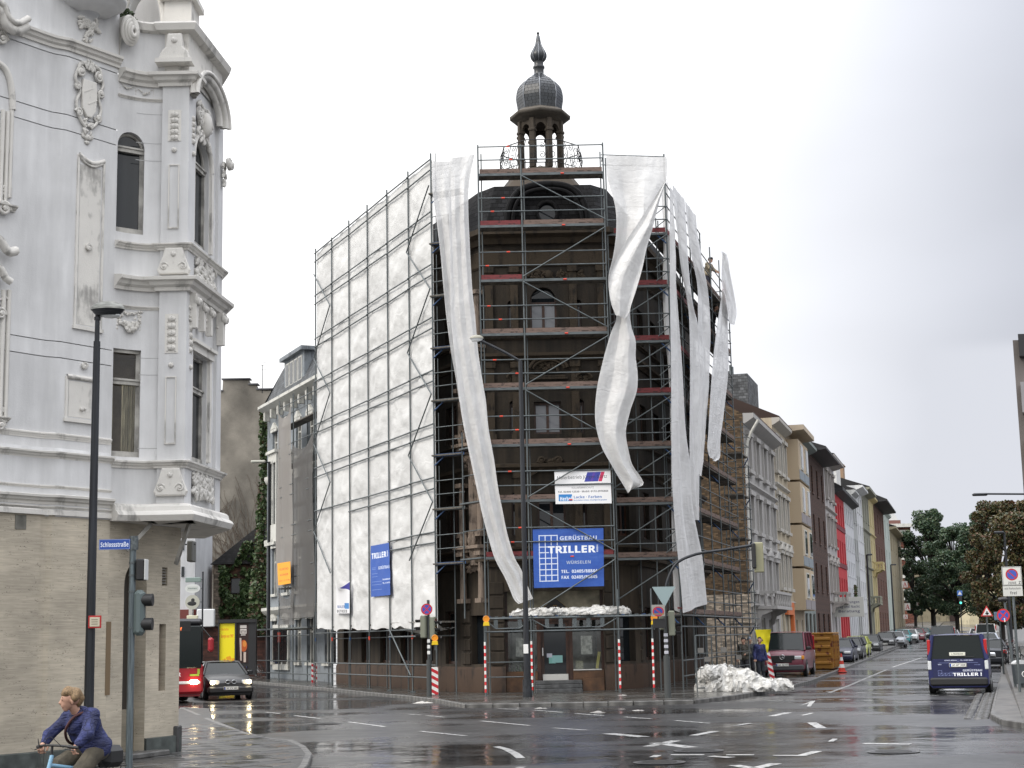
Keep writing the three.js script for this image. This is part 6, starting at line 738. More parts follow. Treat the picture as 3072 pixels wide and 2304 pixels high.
  // its scaffold, net and sign
  const ws = thing('scaffold', 'narrow scaffold before the pale blue house with grey net', 'scaffold'); const us = [838, 880, 942].map((px) => (CP.L[1] + WN.z * 1.05 - onLW(px, 1600, 1.05).z) / 0.9165); const sp = (u, y, o) => { const q = lwAt(o)(u); return V3(q.x, y, q.z); }, st = onLW(840, 1170, 1).y; for (const u of us) for (const o of [0.35, 1.05]) rod(ws, 'post', sp(u, 0.15, o), sp(u, st - (o < 1 ? 0 : 0.6), o), 0.028, MAT.galv); for (let k = 0; k < 6; k++) { const y = 2.7 + k * 2; for (let i = 0; i < 2; i++) { plank(ws, 'deck', sp(us[i], y, 0.7), sp(us[i + 1], y, 0.7), 0.6, 0.06, MAT.deckw); for (const h of [0.5, 1]) rod(ws, 'guardrail', sp(us[i], y + h, 1.07), sp(us[i + 1], y + h, 1.07), 0.022, MAT.galv); } } for (const y of [0.6, 1.2, 2.4]) rod(ws, 'ledger', sp(t1 - 0.8, y, 1.07), sp(t0 + 0.2, y, 1.07), 0.026, MAT.galv); rod(ws, 'brace', sp(t1 - 0.9, 2.3, 1.1), sp(t1 - 2.2, 0.4, 1.1), 0.026, MAT.galv); plank(ws, 'deck', sp(t1 - 0.9, 2.75, 0.9), sp(t0, 2.75, 0.9), 0.7, 0.07, MAT.galv);
  const net = new THREE.MeshPhysicalMaterial({ color: lin(0.11, 0.105, 0.1), roughness: 0.9, transparent: true, opacity: 0.74, side: THREE.DoubleSide }); const net2 = new THREE.MeshPhysicalMaterial({ color: lin(0.24, 0.225, 0.21), roughness: 0.9, transparent: true, opacity: 0.88, side: THREE.DoubleSide });
  const npart = (l, u0, u1, ya, yb, m, k) => one('scaffold_net', grid(20, 40, (u, v) => { const y = lerp(ya, yb, v) - 0.5 * sin(PI * u) * v; return sp(lerp(u0, u1, u), y, 1.14 + 0.14 * sin(u * 9 + v * 4 + k) * (0.3 + v * (1 - v)) + 0.25 * max(0, 0.12 - v)); }), m, l, 'net');
  npart('light grey scaffold net hanging before the pale blue house', us[0] + 0.1, us[1], onLW(835, 1765, 1).y, onLW(840, 1235, 1).y, net2, 1); npart('dark see-through scaffold net next to the white sheeting', us[1], us[2] - 0.3, 3.2, onLW(880, 1330, 1).y, net, 2); npart('slanting tail of grey net below the yellow sign', us[0] - 0.2, us[1] - 0.6, 2.9, onLW(835, 1770, 1).y, net, 3);
  const t = canvasTex(256, 400, (x, w, h) => { x.fillStyle = '#f0a51e'; x.fillRect(0, 0, w, h); text(x, 'ELEKTRO', 128, 140, 54, '#c04a1c', { align: 'center', w: 180 }); text(x, 'KLINGER', 128, 240, 50, '#c04a1c', { align: 'center', w: 170 }); text(x, '0241 / 5 17 86', 128, 340, 34, '#c04a1c', { align: 'center', w: 220 }); });
  cloth('banner', 'yellow electrician banner on the grey net', [[832, 1690], [871, 1684], [872, 1750], [835, 1756]], t, 0.01, (x, y) => onLW(x, y, 1.35));
}
{ // ivy-clad low building and ivy column on the house edge
  const z = -92, I = thing('ivy_covered_house', 'low brick house smothered in green ivy with dark slanting roof', 'house'); const X = (px, py = 1800) => atZ(px, py, z).x, Y = (py, px = 720) => atZ(px, py, z).y;
  part(I, 'wall', bx(X(640), X(800), 0, Y(1690), z - 4, z), M([0.12, 0.07, 0.05], { map: T.brick, size: 2, roughness: 0.85 })); part(I, 'end_wall', bx(X(643), X(662), 0, Y(1690), z, z + 0.1), M([0.3, 0.28, 0.26], { map: T.brick, size: 2, roughness: 0.85 }));
  part(I, 'roof', extr([[X(632), Y(1692)], [X(790), Y(1692)], [X(790), Y(1570)], [X(770), Y(1585)]], 4.5).translate(0, 0, z - 4.2), M([0.03, 0.028, 0.03], { map: T.slate, size: 2, roughness: 0.7 })); const w = part(I, 'window', bx(X(694), X(722), Y(1780), Y(1735), z + 0.02, z + 0.1), MAT.dark); part(w, 'pane', bx(X(696), X(720), Y(1778), Y(1737), z + 0.1, z + 0.11), MAT.glass);
  leafMass(I, 'ivy', 9000, () => { const px = rnd(662, 800), py = rnd(1625, 1905); const hole = px > 690 && px < 726 && py > 1728 && py < 1786; if (hole || py < 1700 && px < 700 + (1700 - py) * 0.5) return null; const k = fbm(px * 0.03, py * 0.03, 1 << 20, 1 << 20, 3, 4); if (k < 0.36) return null; const p = atZ(px, py, z); p.z += rnd(0.05, 0.9) * k; return p; }, 0.13, MAT.ivy, [5, 4, 2, 0.6]);
  const v = thing('ivy', 'tall hanging ivy down the edge of the pale blue house', 'plant'); leafMass(v, 'foliage', 5200, () => { const py = rnd(1225, 1905), c = py < 1500 ? 797 + (py - 1225) * 0.02 : lerp(800, 780, (py - 1500) / 300), wd = py < 1450 ? 14 : 20 + max(0, py - 1650) * 0.05; const px = c + rnd(-wd, wd); if (fbm(px * 0.06, py * 0.02, 1 << 20, 1 << 20, 3, 9) < 0.36) return null; const p = atZ(px, py, -86); p.z += rnd(-0.4, 0.9); return p; }, 0.12, MAT.ivy, [4, 4, 3, 3]); part(v, 'stem', tube([1250, 1450, 1650, 1900].map((py, i) => atZ(794 - i * 2, py, -86.3)), 0.05, 5), M([0.06, 0.04, 0.025], {}));
}
{ // gable wall with crow steps, bare creeper
  const z = -104, G = thing('gable_wall', 'tall beige plaster gable wall with stepped top and bare creeper', 'wall'); const P = (px, py) => { const p = atZ(px, py, z); return [p.x, p.y]; };
  part(G, 'wall', extr([[P(560, 2000)[0], 0], [P(830, 2000)[0], 0], P(830, 1172), P(790, 1172), P(772, 1170), P(770, 1157), P(749, 1155), P(747, 1141), P(669, 1140), P(667, 1174), P(648, 1176), P(645, 1240), P(560, 1250)], 0.6).translate(0, 0, z - 0.6), M([0.37, 0.34, 0.29], { map: T.mottle, size: 9, roughness: 0.9, bump: T.grain, bsize: 2, bscale: 0.01 }));
  part(G, 'coping', [[669, 747, 1139], [749, 771, 1154], [772, 830, 1169], [648, 667, 1174]].map(([a, b, y]) => { const p = P(a, y), q = P(b, y); return bx(p[0] - 0.08, q[0] + 0.08, p[1], p[1] + 0.08, z - 0.7, z + 0.1); }), M([0.12, 0.12, 0.13], {}));
  const ct = thing('bare_creeper', 'leafless brown creeper twigs spreading over the beige gable wall', 'plant'); const tw = []; for (let i = 0; i < 80; i++) { let px = rnd(700, 800), py = 1760, a = rnd(-2.5, -0.9) - 0.2; const pts = []; const n = 8 + floor(rnd(0, 9)); for (let k = 0; k < n; k++) { const p = atZ(px, py, z + 0.06); pts.push(p); px += cos(a) * rnd(12, 22); py += sin(a) * rnd(14, 34); a += rnd(-0.35, 0.35) - (px < 650 ? -0.3 : 0.02); } tw.push(tube(pts, 0.013, 3, n * 2)); } part(ct, 'twig', tw, M([0.13, 0.1, 0.075], { roughness: 0.9 }));
  const an = thing('roof_antenna', 'tall television antenna on the stepped gable wall', 'antenna', [P(787, 1170)[0], P(787, 1170)[1], z]); const aH = P(787, 1085)[1] - P(787, 1170)[1]; part(an, 'mast', cyl(0.03, 0.02, aH, 6, 0, -0.2, 0), MAT.pole); part(an, 'dipole', [0.7, 0.85, 0.95].map((k) => bar(V3(-0.3, aH * k, 0), V3(0.3, aH * k + 0.05, 0), 0.012, 5)), MAT.pole);
  const wb = thing('white_building', 'white plastered building beyond the house corner above the bus', 'house'); part(wb, 'wall', bx(atZ(500, 1700, -88).x, atZ(585, 1700, -88).x, 0, atZ(560, 1560, -88).y, -93, -88), M([0.62, 0.63, 0.65], { map: T.soft, size: 4, roughness: 0.8 })); part(wb, 'window', [1620, 1700].map((py) => bx(atZ(545, py, -88).x, atZ(553, py, -88).x, atZ(550, py + 30, -88).y, atZ(550, py, -88).y, -88, -87.95)), MAT.glass); part(wb, 'shop_band', bx(atZ(540, 1850, -88).x, atZ(590, 1850, -88).x, 2.2, 4.0, -87.99, -87.7), M([0.14, 0.03, 0.025], { roughness: 0.6 })); part(wb, 'pillar', bx(atZ(575, 1850, -88).x, atZ(585, 1850, -88).x, 0, 4.2, -87.6, -87.2), M([0.5, 0.48, 0.45], {}));
  const bw = thing('brick_wall', 'low dark red brick wall behind the billboard', 'wall'); part(bw, 'wall', bx(atZ(560, 1900, -86).x, atZ(795, 1900, -86).x, 0, atZ(700, 1878, -86).y, -86.6, -86), M([0.085, 0.035, 0.028], { map: T.brick, size: 2.4, roughness: 0.85 })); part(bw, 'coping', bx(atZ(560, 1900, -86).x, atZ(795, 1900, -86).x, atZ(700, 1878, -86).y, atZ(700, 1878, -86).y + 0.1, -86.7, -85.9), MAT.kerb);
}
{ // billboard with two posters
  const z = -80, B = thing('billboard', 'wide street billboard with a yellow poster and a dark drink poster', 'billboard'); const X = (px) => atZ(px, 1930, z).x, Y = (py) => atZ(700, py, z).y;
  const t1 = canvasTex(256, 512, (x, w, h) => { x.fillStyle = '#f2e118'; x.fillRect(0, 0, w, h); text(x, 'Einschalten', 20, 90, 44, '#e08a14', { w: 130 }); text(x, 'Energie aus 1997', 20, 180, 54, '#dd5a1a', { w: 210 }); x.fillStyle = '#e9a21c'; for (let i = 0; i < 16; i++) { x.beginPath(); x.arc(rnd(20, 240), rnd(420, 500), rnd(5, 26), 0, 7); x.fill(); } });
  const t2 = canvasTex(256, 512, (x, w, h) => { x.fillStyle = '#2a1412'; x.fillRect(0, 0, w, h); x.fillStyle = '#d8d2cc'; x.fillRect(70, 25, 140, 40); x.fillRect(70, 75, 140, 60); x.fillRect(90, 145, 100, 12); text(x, 'BITTER', 80, 125, 44, '#2a1412', { w: 120 }); x.fillStyle = '#b9551c'; x.beginPath(); x.arc(150, 290, 75, 0, 7); x.fill(); x.fillStyle = '#d98a3a'; x.beginPath(); x.arc(170, 265, 40, 0, 7); x.fill(); x.fillStyle = '#c9b8ac'; x.beginPath(); x.moveTo(60, 190); x.lineTo(100, 190); x.lineTo(110, 480); x.lineTo(80, 480); x.fill(); x.fillRect(150, 370, 50, 130); });
  part(B, 'frame', [bx(X(655), X(768), Y(1868), Y(1858), z - 0.35, z + 0.12), bx(X(655), X(659), Y(2025), Y(1868), z - 0.3, z + 0.1), bx(X(705), X(710), Y(2025), Y(1868), z - 0.3, z + 0.1), bx(X(746), X(768), Y(2025), Y(1868), z - 0.35, z + 0.05)], MAT.dark);
  for (const [a, b, t] of [[659, 705, t1], [710, 746, t2]]) { const w = X(b) - X(a), h = Y(1870) - Y(1990); const m = part(B, 'poster', new THREE.PlaneGeometry(w, h), printed(t)); m.position.set((X(a) + X(b)) / 2, (Y(1870) + Y(1990)) / 2, z); } part(B, 'back_board', bx(X(656), X(766), Y(2000), Y(1862), z - 0.28, z - 0.02), MAT.dark); part(B, 'leg', [bx(X(670), X(674), 0, Y(1990), z - 0.2, z - 0.1), bx(X(740), X(744), 0, Y(1990), z - 0.2, z - 0.1)], MAT.dark);
}
{ // pub signs on a pole
  const z = -66, S = thing('sign_pole', 'dark pole with an oval pub sign and a round sign near the bus', 'sign', [atZ(608, 1800, z).x, 0, z]); const y = (py) => atZ(600, py, z).y; part(S, 'pole', cyl(0.04, 0.035, y(1715), 8), MAT.pole); const lt = canvasTex(256, 128, (x, w, h) => { x.fillStyle = '#b9bdb8'; x.fillRect(0, 0, w, h); text(x, 'Brauhaus', 128, 78, 54, '#2c4a44', { align: 'center', w: 200 }); });
  const pl = part(S, 'name_plate', rbox(0.66, 0.2, 0.06, 0.02, -0.4, y(1739), 0), M([0.2, 0.26, 0.24], {})); part(S, 'oval_sign', flat(new THREE.CylinderGeometry(0.32, 0.32, 0.06, 24).rotateX(PI / 2).scale(1, 0.58, 1)).translate(-0.42, y(1765), 0), M([0.6, 0.62, 0.6], {})); part(S, 'oval_print', flat(new THREE.PlaneGeometry(0.46, 0.16)).translate(-0.42, y(1765), 0.034), printed(lt)); part(S, 'round_sign', flat(new THREE.CylinderGeometry(0.3, 0.3, 0.06, 24).rotateX(PI / 2)).translate(-0.42, y(1806), 0), M([0.42, 0.42, 0.36], {})); part(S, 'emblem', [ball(0.12, -0.44, y(1810), 0.03, 1.6, 0.8, 0.1), ball(0.08, -0.4, y(1800), 0.03, 1, 1, 0.1)], MAT.dark); part(S, 'arm', [bar(V3(-0.7, y(1739), 0), V3(0, y(1739), 0), 0.015), bar(V3(-0.42, y(1765), 0), V3(0, y(1765), 0), 0.012), bar(V3(-0.42, y(1806), 0), V3(0, y(1806), 0), 0.012)], MAT.pole);
  const lb = thing('light_box', 'white illuminated pub light box on the wall above the bus', 'sign', [atZ(618, 1854, -85.4).x, atZ(618, 1854, -85.4).y, -85.4]); part(lb, 'case', rbox(0.95, 0.95, 0.3, 0.04), M([0.66, 0.67, 0.68], {})); part(lb, 'face', rbox(0.6, 0.5, 0.3, 0.02, -0.7, -0.1, 0.05), M([0.62, 0.6, 0.45], {}));
}
// ---------- right street: row of houses ----------
const RS0 = atZ(2252, 1800, -86.7), RDIR = V3(0.2785, 0, -0.9604), RNR = V3(-0.9604, 0, -0.2785).negate();   // outward, to the street
const onRL = (px, py, o = 0) => onPlane(px, py, RS0.clone().addScaledVector(RNR, o), RNR), tRL = (px, py = 1800) => { const p = onRL(px, py); return (RS0.z - p.z) / 0.9604; };
const rlAt = (u, o = 0) => ({ x: RS0.x + RDIR.x * u + RNR.x * o, z: RS0.z + RDIR.z * u + RNR.z * o, nx: RNR.x, nz: RNR.z });
const WIN = {}; const roofTile = M([0.15, 0.07, 0.045], { map: T.slate, size: 2.6, roughness: 0.75 }), roofDark = M([0.045, 0.045, 0.05], { map: T.slate, size: 3, roughness: 0.6 });
function rowHouse(name, label, pl, pr, eavePx, eavePy, c, o = {}) {
  const t0 = tRL(pl), t1 = tRL(pr), W = t1 - t0, base = gy(RS0.z - 0.9604 * (t0 + t1) / 2), ye = onRL(eavePx, eavePy).y, H = ye - base; const h = thing(name, label, 'house'); const mat = M(c, { map: o.brick ? T.brick : T.soft, size: o.brick ? 1.9 : 4, roughness: 0.85 }), trim = M(o.trim || c.map((v) => min(0.75, v * 1.15)), { map: T.soft, size: 4, roughness: 0.8 });
  const nf = o.floors || 4, nc = o.cols || 3, gh = o.ground ?? 0.24 * H, fh = (H - gh - 0.5) / (nf - 1), hs = []; const ww = min(1.1, W / nc * 0.5) * (o.ww || 1);
  for (let i = 0; i < nc; i++) { const u = (i + 0.5) / nc * W; for (let f = 0; f < nf - 1; f++) { const y0 = base + gh + f * fh + fh * 0.26; hs.push({ u0: u - ww / 2, u1: u + ww / 2, y0, y1: y0 + fh * 0.56, f }); } hs.push({ u0: u - ww * 0.6, u1: u + ww * 0.6, y0: base + 0.7, y1: base + gh * 0.8, f: -1 }); }
  const at = (u) => rlAt(t0 + u);
  const F = (g, u) => { const q = at(u); return onFace(clean(g), q.x, q.z, q.nx, q.nz); };
  part(h, 'wall', holedWall(at, 0, W, base - 0.3, ye, hs, 0.22, 4), mat);
  for (const e of hs) { const u = (e.u0 + e.u1) / 2, w = e.u1 - e.u0, wd = part(h, 'window', [F(bx(-w / 2, -w / 2 + 0.08, e.y0, e.y1, -0.2, -0.1), u), F(bx(w / 2 - 0.08, w / 2, e.y0, e.y1, -0.2, -0.1), u), F(bx(-w / 2 + 0.08, w / 2 - 0.08, e.y1 - 0.08, e.y1, -0.2, -0.1), u), F(bx(-w / 2 + 0.08, w / 2 - 0.08, e.y0, e.y0 + 0.08, -0.2, -0.1), u), F(bx(-0.03, 0.03, e.y0 + 0.08, e.y1 - 0.08, -0.2, -0.12), u)], o.wframe || MAT.whiteT); part(wd, 'pane', F(bx(-w / 2, w / 2, e.y0, e.y1, -0.22, -0.2), u), MAT.glass);
    if (o.ornate && e.f >= 0) { part(h, 'window_surround', [F(bx(-w / 2 - 0.22, -w / 2, e.y0 - 0.05, e.y1, 0, 0.12), u), F(bx(w / 2, w / 2 + 0.22, e.y0 - 0.05, e.y1, 0, 0.12), u), F(bx(-w / 2 - 0.3, w / 2 + 0.3, e.y1, e.y1 + 0.25, 0, 0.22), u), F(bx(-w / 2 - 0.3, w / 2 + 0.3, e.y0 - 0.25, e.y0 - 0.05, 0, 0.24), u), ...(e.f === 0 ? [F(extr([[-w / 2 - 0.34, 0], [w / 2 + 0.34, 0], [0, 0.5]], 0.28).translate(0, e.y1 + 0.25, 0), u)] : [])], trim); } else if (e.f >= 0) part(h, 'window_sill', F(bx(-w / 2 - 0.06, w / 2 + 0.06, e.y0 - 0.1, e.y0, 0, 0.1), u), trim); }
  const rv = [[rlAt(t0).x, rlAt(t0).z], [rlAt(t1).x, rlAt(t1).z]]; const cor = (n, y, hh, d, m = trim) => part(h, n, sweep(rv, [[0, y - hh], [d * 0.4, y - hh * 0.8], [d, y - hh * 0.4], [d, y], [0, y + 0.02]].map(([a, b]) => [a, b])), m);
  cor('cornice', ye, o.corH || 0.5, o.cor ?? 0.5, o.corMat || trim); if (o.ornate || o.string) for (let f = 0; f < nf - 1; f++) cor('string_course', base + gh + f * fh + 0.1, 0.22, 0.2);
  if (o.groundC) part(h, 'ground_floor', sweep(rv, [[0.02, base], [0.05, base], [0.05, base + 0.65], [0.02, base + 0.65]]), M(o.groundC, { map: T.grime, size: 3 }));
  const rh = o.rh ?? 2.4, dp = 9; if (rh > 0) part(h, 'roof', sweep(rv, [[o.cor ?? 0.5, ye], [(o.cor ?? 0.5), ye + 0.08], [-4.5, ye + rh], [-dp, ye]]), o.roof || roofDark); else part(h, 'flat_roof', sweep(rv, [[o.cor ?? 0.5, ye], [o.cor ?? 0.5, ye + 0.25], [-dp, ye + 0.3]]), o.roof || trim);
  for (const t of [t0 + 0.001, t1 - 0.001]) { const a = rlAt(t), b = rlAt(t, -dp), m = rlAt(t, -4.5); const s = part(h, 'side_wall', quads([[V3(b.x, base - 0.3, b.z), V3(a.x, base - 0.3, a.z), V3(a.x, ye, a.z), V3(b.x, ye, b.z)], [V3(a.x, ye, a.z), V3(m.x, ye + max(rh, 0.01), m.z), V3(m.x, ye + max(rh, 0.01), m.z), V3(b.x, ye, b.z)]]), o.side || mat); s.material.side = THREE.DoubleSide; }
  (o.extra || (() => {}))({ h, F, W, base, ye, H, gh, fh, t0, t1, trim, mat, at });
  return h;
}
const chimney = (h, F, u, y, back, w, hh, m = MAT.dark) => part(h, 'chimney', [F(rbox(w, hh, w * 0.7, 0.03, 0, y + hh / 2, -back), u), F(bx(-w * 0.55, w * 0.55, y + hh, y + hh + 0.12, -back - w * 0.4, -back + w * 0.4), u)], m);
MAT.brickY = M([0.15, 0.115, 0.075], { map: T.brick, size: 2.0, roughness: 0.9, bump: T.brick, bsize: 2.0, bscale: 0.015 });
function balcony({ h, F, base, trim }, u, y, w, d = 1.2) { part(h, 'balcony', [F(bx(-w / 2, w / 2, y, y + 0.18, 0, d), u), F(bx(-w / 2, w / 2, y + 0.85, y + 1.0, d - 0.16, d), u), F(bx(-w / 2, -w / 2 + 0.16, y + 0.85, y + 1.0, 0, d - 0.17), u), F(bx(w / 2 - 0.16, w / 2, y + 0.85, y + 1.0, 0, d - 0.17), u), ...[-1, 1].flatMap((s) => [0.15, 0.45, 0.75].map((q) => F(lathe([[0.05, 0], [0.09, 0.2], [0.05, 0.45], [0.08, 0.67]], 7).translate(s * (w / 2 - 0.08), y + 0.18, q * d), u))), ...Array.from({ length: 9 }, (_, i) => F(lathe([[0.05, 0], [0.09, 0.2], [0.05, 0.45], [0.08, 0.67]], 7).translate(lerp(-w / 2 + 0.3, w / 2 - 0.3, i / 8), y + 0.18, d - 0.08), u)), ...[-w / 2 + 0.3, w / 2 - 0.3].map((k) => F(extr([[0, 0], [0, -0.9], [0.2, -0.75], [0.3, -0.35], [d * 0.75, -0.12], [d * 0.75, 0]], 0.25).rotateY(-PI / 2).translate(k, y, 0), u))], trim); }
rowHouse('town_house', 'grey-white ornate stucco house with pediments next to the brick gable', 2252, 2340, 2272, 1281, [0.37, 0.36, 0.35], { cols: 4, floors: 4, ornate: true, cor: 0.6, corH: 0.6, ww: 1.2, roof: roofTile, rh: 2.6, extra: (k) => { balcony(k, k.W * 0.42, k.base + k.gh - 0.2, k.W * 0.55, 1.2);
  const a = rlAt(k.t0 - 0.02, 0.0), b = rlAt(k.t0 - 0.02, -9), m = rlAt(k.t0 - 0.02, -4.5); part(k.h, 'brick_gable', quads([[V3(b.x, 4.2, b.z), V3(a.x, 4.2, a.z), V3(a.x, k.ye, a.z), V3(b.x, k.ye + 0.8, b.z)], [V3(a.x, k.ye, a.z), V3(m.x, k.ye + 2.6, m.z), V3(m.x, k.ye + 2.6, m.z), V3(b.x, k.ye + 0.8, b.z)]]), Object.assign(MAT.brickY, { side: THREE.DoubleSide })); part(k.h, 'painted_brick', quads([[V3(b.x, -0.1, b.z), V3(a.x, -0.1, a.z), V3(a.x, 4.2, a.z), V3(b.x, 4.2, b.z)]]), M([0.5, 0.49, 0.46], { map: T.brick, size: 2, roughness: 0.85, side: THREE.DoubleSide }));
  chimney(k.h, k.F, 0.6, k.ye + 2.0, 4.6, 1.7, 2.1, M([0.035, 0.033, 0.033], { map: T.slate, size: 2 })); chimney(k.h, k.F, 4.6, k.ye + 2.0, 4.4, 1.2, 1.0, M([0.13, 0.07, 0.05], { map: T.brick, size: 2 })); part(k.h, 'vent_pipe', k.F(cyl(0.09, 0.09, 1.3, 8, 0, k.ye + 4.1, -4.6), 0.7), MAT.whiteT); part(k.h, 'antenna', [k.F(bar(V3(0, k.ye + 3, -4.4), V3(-0.2, k.ye + 6.2, -4.4), 0.03, 5), 4.8), k.F(bar(V3(0, k.ye + 4.4, -4.4), V3(-2.2, k.ye + 4.8, -4.4), 0.02, 5), 4.8), k.F(bar(V3(-0.5, k.ye + 3.8, -4.2), V3(-1.6, k.ye + 3.3, -4.2), 0.02, 5), 4.8)], MAT.pole); part(k.h, 'drain_pipe', [k.F(tube([V3(0, 0.3, 0.15), V3(0, k.ye - 1.6, 0.15), V3(-0.1, k.ye - 0.9, 0.5), V3(-0.2, k.ye - 0.4, 0.85)], 0.09, 6, 20), 0.35)], MAT.whiteT); } });
rowHouse('town_house', 'cream stucco house sharing its mouldings with the grey-white one', 2340, 2378, 2340, 1279, [0.45, 0.39, 0.29], { cols: 3, ornate: true, cor: 0.5, trim: [0.48, 0.46, 0.42], rh: 2.4, roof: roofTile, groundC: [0.35, 0.12, 0.05], extra: (k) => { part(k.h, 'roof_storey', k.F(bx(-2.6, 2.6, k.ye + 0.6, k.ye + 3.2, -5, -1.6), k.W * 0.55), M([0.17, 0.18, 0.19], { map: T.slate, size: 3 })); part(k.h, 'flue', [k.F(cyl(0.1, 0.1, 1, 8, 0, k.ye + 3.2, -3), k.W * 0.5), k.F(cyl(0.1, 0.1, 1, 8, 0.7, k.ye + 3.2, -3), k.W * 0.5)], MAT.galv); part(k.h, 'orange_shop_front', [k.F(bx(-1.8, 1.8, k.base + 2.9, k.base + 3.7, 0.02, 0.25), k.W * 0.55), k.F(bx(1.2, 1.8, k.base + 1.6, k.base + 2.9, 0.02, 0.25), k.W * 0.55)], M([0.5, 0.13, 0.035], { roughness: 0.6 })); chimney(k.h, k.F, k.W * 0.95, k.ye + 2.2, 4, 1.4, 1.9); } });
rowHouse('town_house', 'peach house with stacked projecting bays and flat overhanging roof', 2378, 2412, 2385, 1320, [0.43, 0.36, 0.27], { cols: 2, floors: 5, rh: -1, cor: 1.3, corH: 0.2, ground: 3.2, groundC: [0.1, 0.09, 0.08], extra: (k) => { for (const [u, c] of [[0.3, [0.42, 0.34, 0.24]], [0.75, [0.46, 0.37, 0.26]]]) for (let f = 0; f < 4; f++) { const y = k.base + k.gh + f * k.fh; part(k.h, 'bay', [k.F(bx(-1.6, 1.6, y, y + k.fh - 0.15, 0.0, 0.8), u * k.W)], M(c, { roughness: 0.8 })); const w = part(k.h, 'bay_window', [k.F(bx(-0.5, 1.0, y + 0.8, y + k.fh - 0.4, 0.8, 0.86), u * k.W), k.F(bx(1.6, 1.66, y + 0.8, y + k.fh - 0.4, 0.1, 0.7), u * k.W)], MAT.whiteT); part(w, 'pane', [k.F(bx(-0.4, 0.9, y + 0.9, y + k.fh - 0.5, 0.86, 0.88), u * k.W), k.F(bx(1.66, 1.68, y + 0.9, y + k.fh - 0.5, 0.16, 0.64), u * k.W)], MAT.glass); part(k.h, 'bay_panel', k.F(bx(-1.5, 1.5, y + 0.05, y + 0.7, 0.8, 0.84), u * k.W), M(f % 2 ? [0.22, 0.25, 0.28] : [0.25, 0.23, 0.24], {})); } } });
rowHouse('town_house', 'green-grey plaster house with rows of dark window groups', 2412, 2446, 2420, 1345, [0.23, 0.26, 0.25], { cols: 3, ww: 1.3, rh: 1.8, cor: 0.7, wframe: MAT.wood });
rowHouse('town_house', 'dark brown brick house with tall dark windows and black eaves', 2446, 2490, 2440, 1362, [0.11, 0.065, 0.055], { brick: true, cols: 3, ww: 1.2, cor: 1.4, corH: 0.3, corMat: MAT.dark, rh: 2.2, wframe: MAT.dark, extra: (k) => chimney(k.h, k.F, k.W * 0.4, k.ye + 1.5, 3.6, 1.6, 1.8) });
rowHouse('town_house', 'pale ornate house with grouped stone window frames beside the red house', 2490, 2519, 2492, 1392, [0.46, 0.44, 0.44], { cols: 3, ornate: true, rh: 1.5, cor: 1, trim: [0.4, 0.37, 0.35], extra: (k) => { balcony(k, k.W * 0.4, k.base + k.gh - 0.1, 4.5, 1.3); leafMass(k.h, 'balcony_plant', 160, () => { const q = rlAt(k.t0 + k.W * 0.65 + rnd(-0.6, 0.6), 1.7); return V3(q.x, k.base + k.gh + 1.0 + rnd(-0.5, 0.5), q.z); }, 0.16, MAT.ivy); } });
rowHouse('town_house', 'bright red and maroon striped house front', 2519, 2546, 2519, 1481, [0.52, 0.035, 0.045], { cols: 4, floors: 4, cor: 0.8, corMat: MAT.dark, rh: 3.2, wframe: M([0.2, 0.03, 0.04], {}), ww: 0.9, extra: (k) => { for (let f = 0; f < 3; f++) { const y = k.base + k.gh + f * k.fh + k.fh * 0.1; part(k.h, 'maroon_band', k.F(bx(-k.W / 2 + 0.1, k.W / 2 - 0.1, y, y + k.fh * 0.12, 0.01, 0.06), k.W / 2), M([0.16, 0.03, 0.04], {})); } const d = part(k.h, 'dormer', [k.F(bx(-2, 2, k.ye + 0.4, k.ye + 2.6, -3, -0.4), k.W * 0.35)], MAT.slateM); part(d, 'pane', k.F(bx(-1.4, 1.4, k.ye + 0.8, k.ye + 2.2, -0.4, -0.36), k.W * 0.35), MAT.glass);
  const t = canvasTex(256, 128, (x, w, h) => { x.fillStyle = '#b9b9b4'; x.fillRect(0, 0, w, h); x.fillStyle = '#2c6a58'; x.beginPath(); x.arc(40, 64, 22, 0, 7); x.fill(); for (const y of [40, 70, 100]) text(x, ['Bestattungen', 'Tag und Nacht', 'Beratung'][(y - 40) / 30], 80, y, 24, '#556', { w: 150 }); }); const s = thing('shop_sign', 'grey-white projecting shop sign before the red house', 'sign'); const p0 = onRL(2516, 1825, 1.2), w = 2.9; s.position.copy(onRL(2534, 1821, 0.9)); panel(s, 'board', 3.3, 1.7, 0.1, printed(t), MAT.whiteT); } });
rowHouse('town_house', 'plain white house with small square windows beyond the red house', 2546, 2572, 2546, 1505, [0.62, 0.63, 0.66], { cols: 5, floors: 5, cor: 0.7, corMat: MAT.dark, ww: 0.7, rh: 2.4, wframe: MAT.dark, extra: (k) => part(k.h, 'dormer', k.F(bx(-2.6, 2.6, k.ye + 0.4, k.ye + 3.6, -4, -0.8), k.W * 0.5), M([0.66, 0.67, 0.69], { map: T.grime, size: 3 })) });
rowHouse('town_house', 'light grey house with dark paired windows', 2572, 2584, 2573, 1490, [0.4, 0.41, 0.41], { cols: 2, rh: 2, cor: 0.4, wframe: MAT.dark });
rowHouse('town_house', 'narrow tall white house with slim windows', 2584, 2601, 2584, 1478, [0.64, 0.65, 0.67], { cols: 3, floors: 5, rh: 2, cor: 0.8 });
rowHouse('town_house', 'olive grey stone house with small balcony', 2601, 2621, 2603, 1487, [0.24, 0.24, 0.19], { cols: 3, string: true, cor: 1, rh: 2, extra: (k) => { balcony(k, k.W * 0.6, k.base + k.gh, 4.5, 1.2); chimney(k.h, k.F, k.W * 0.4, k.ye + 1, 3, 2.4, 2, M([0.3, 0.2, 0.13], {})); } });
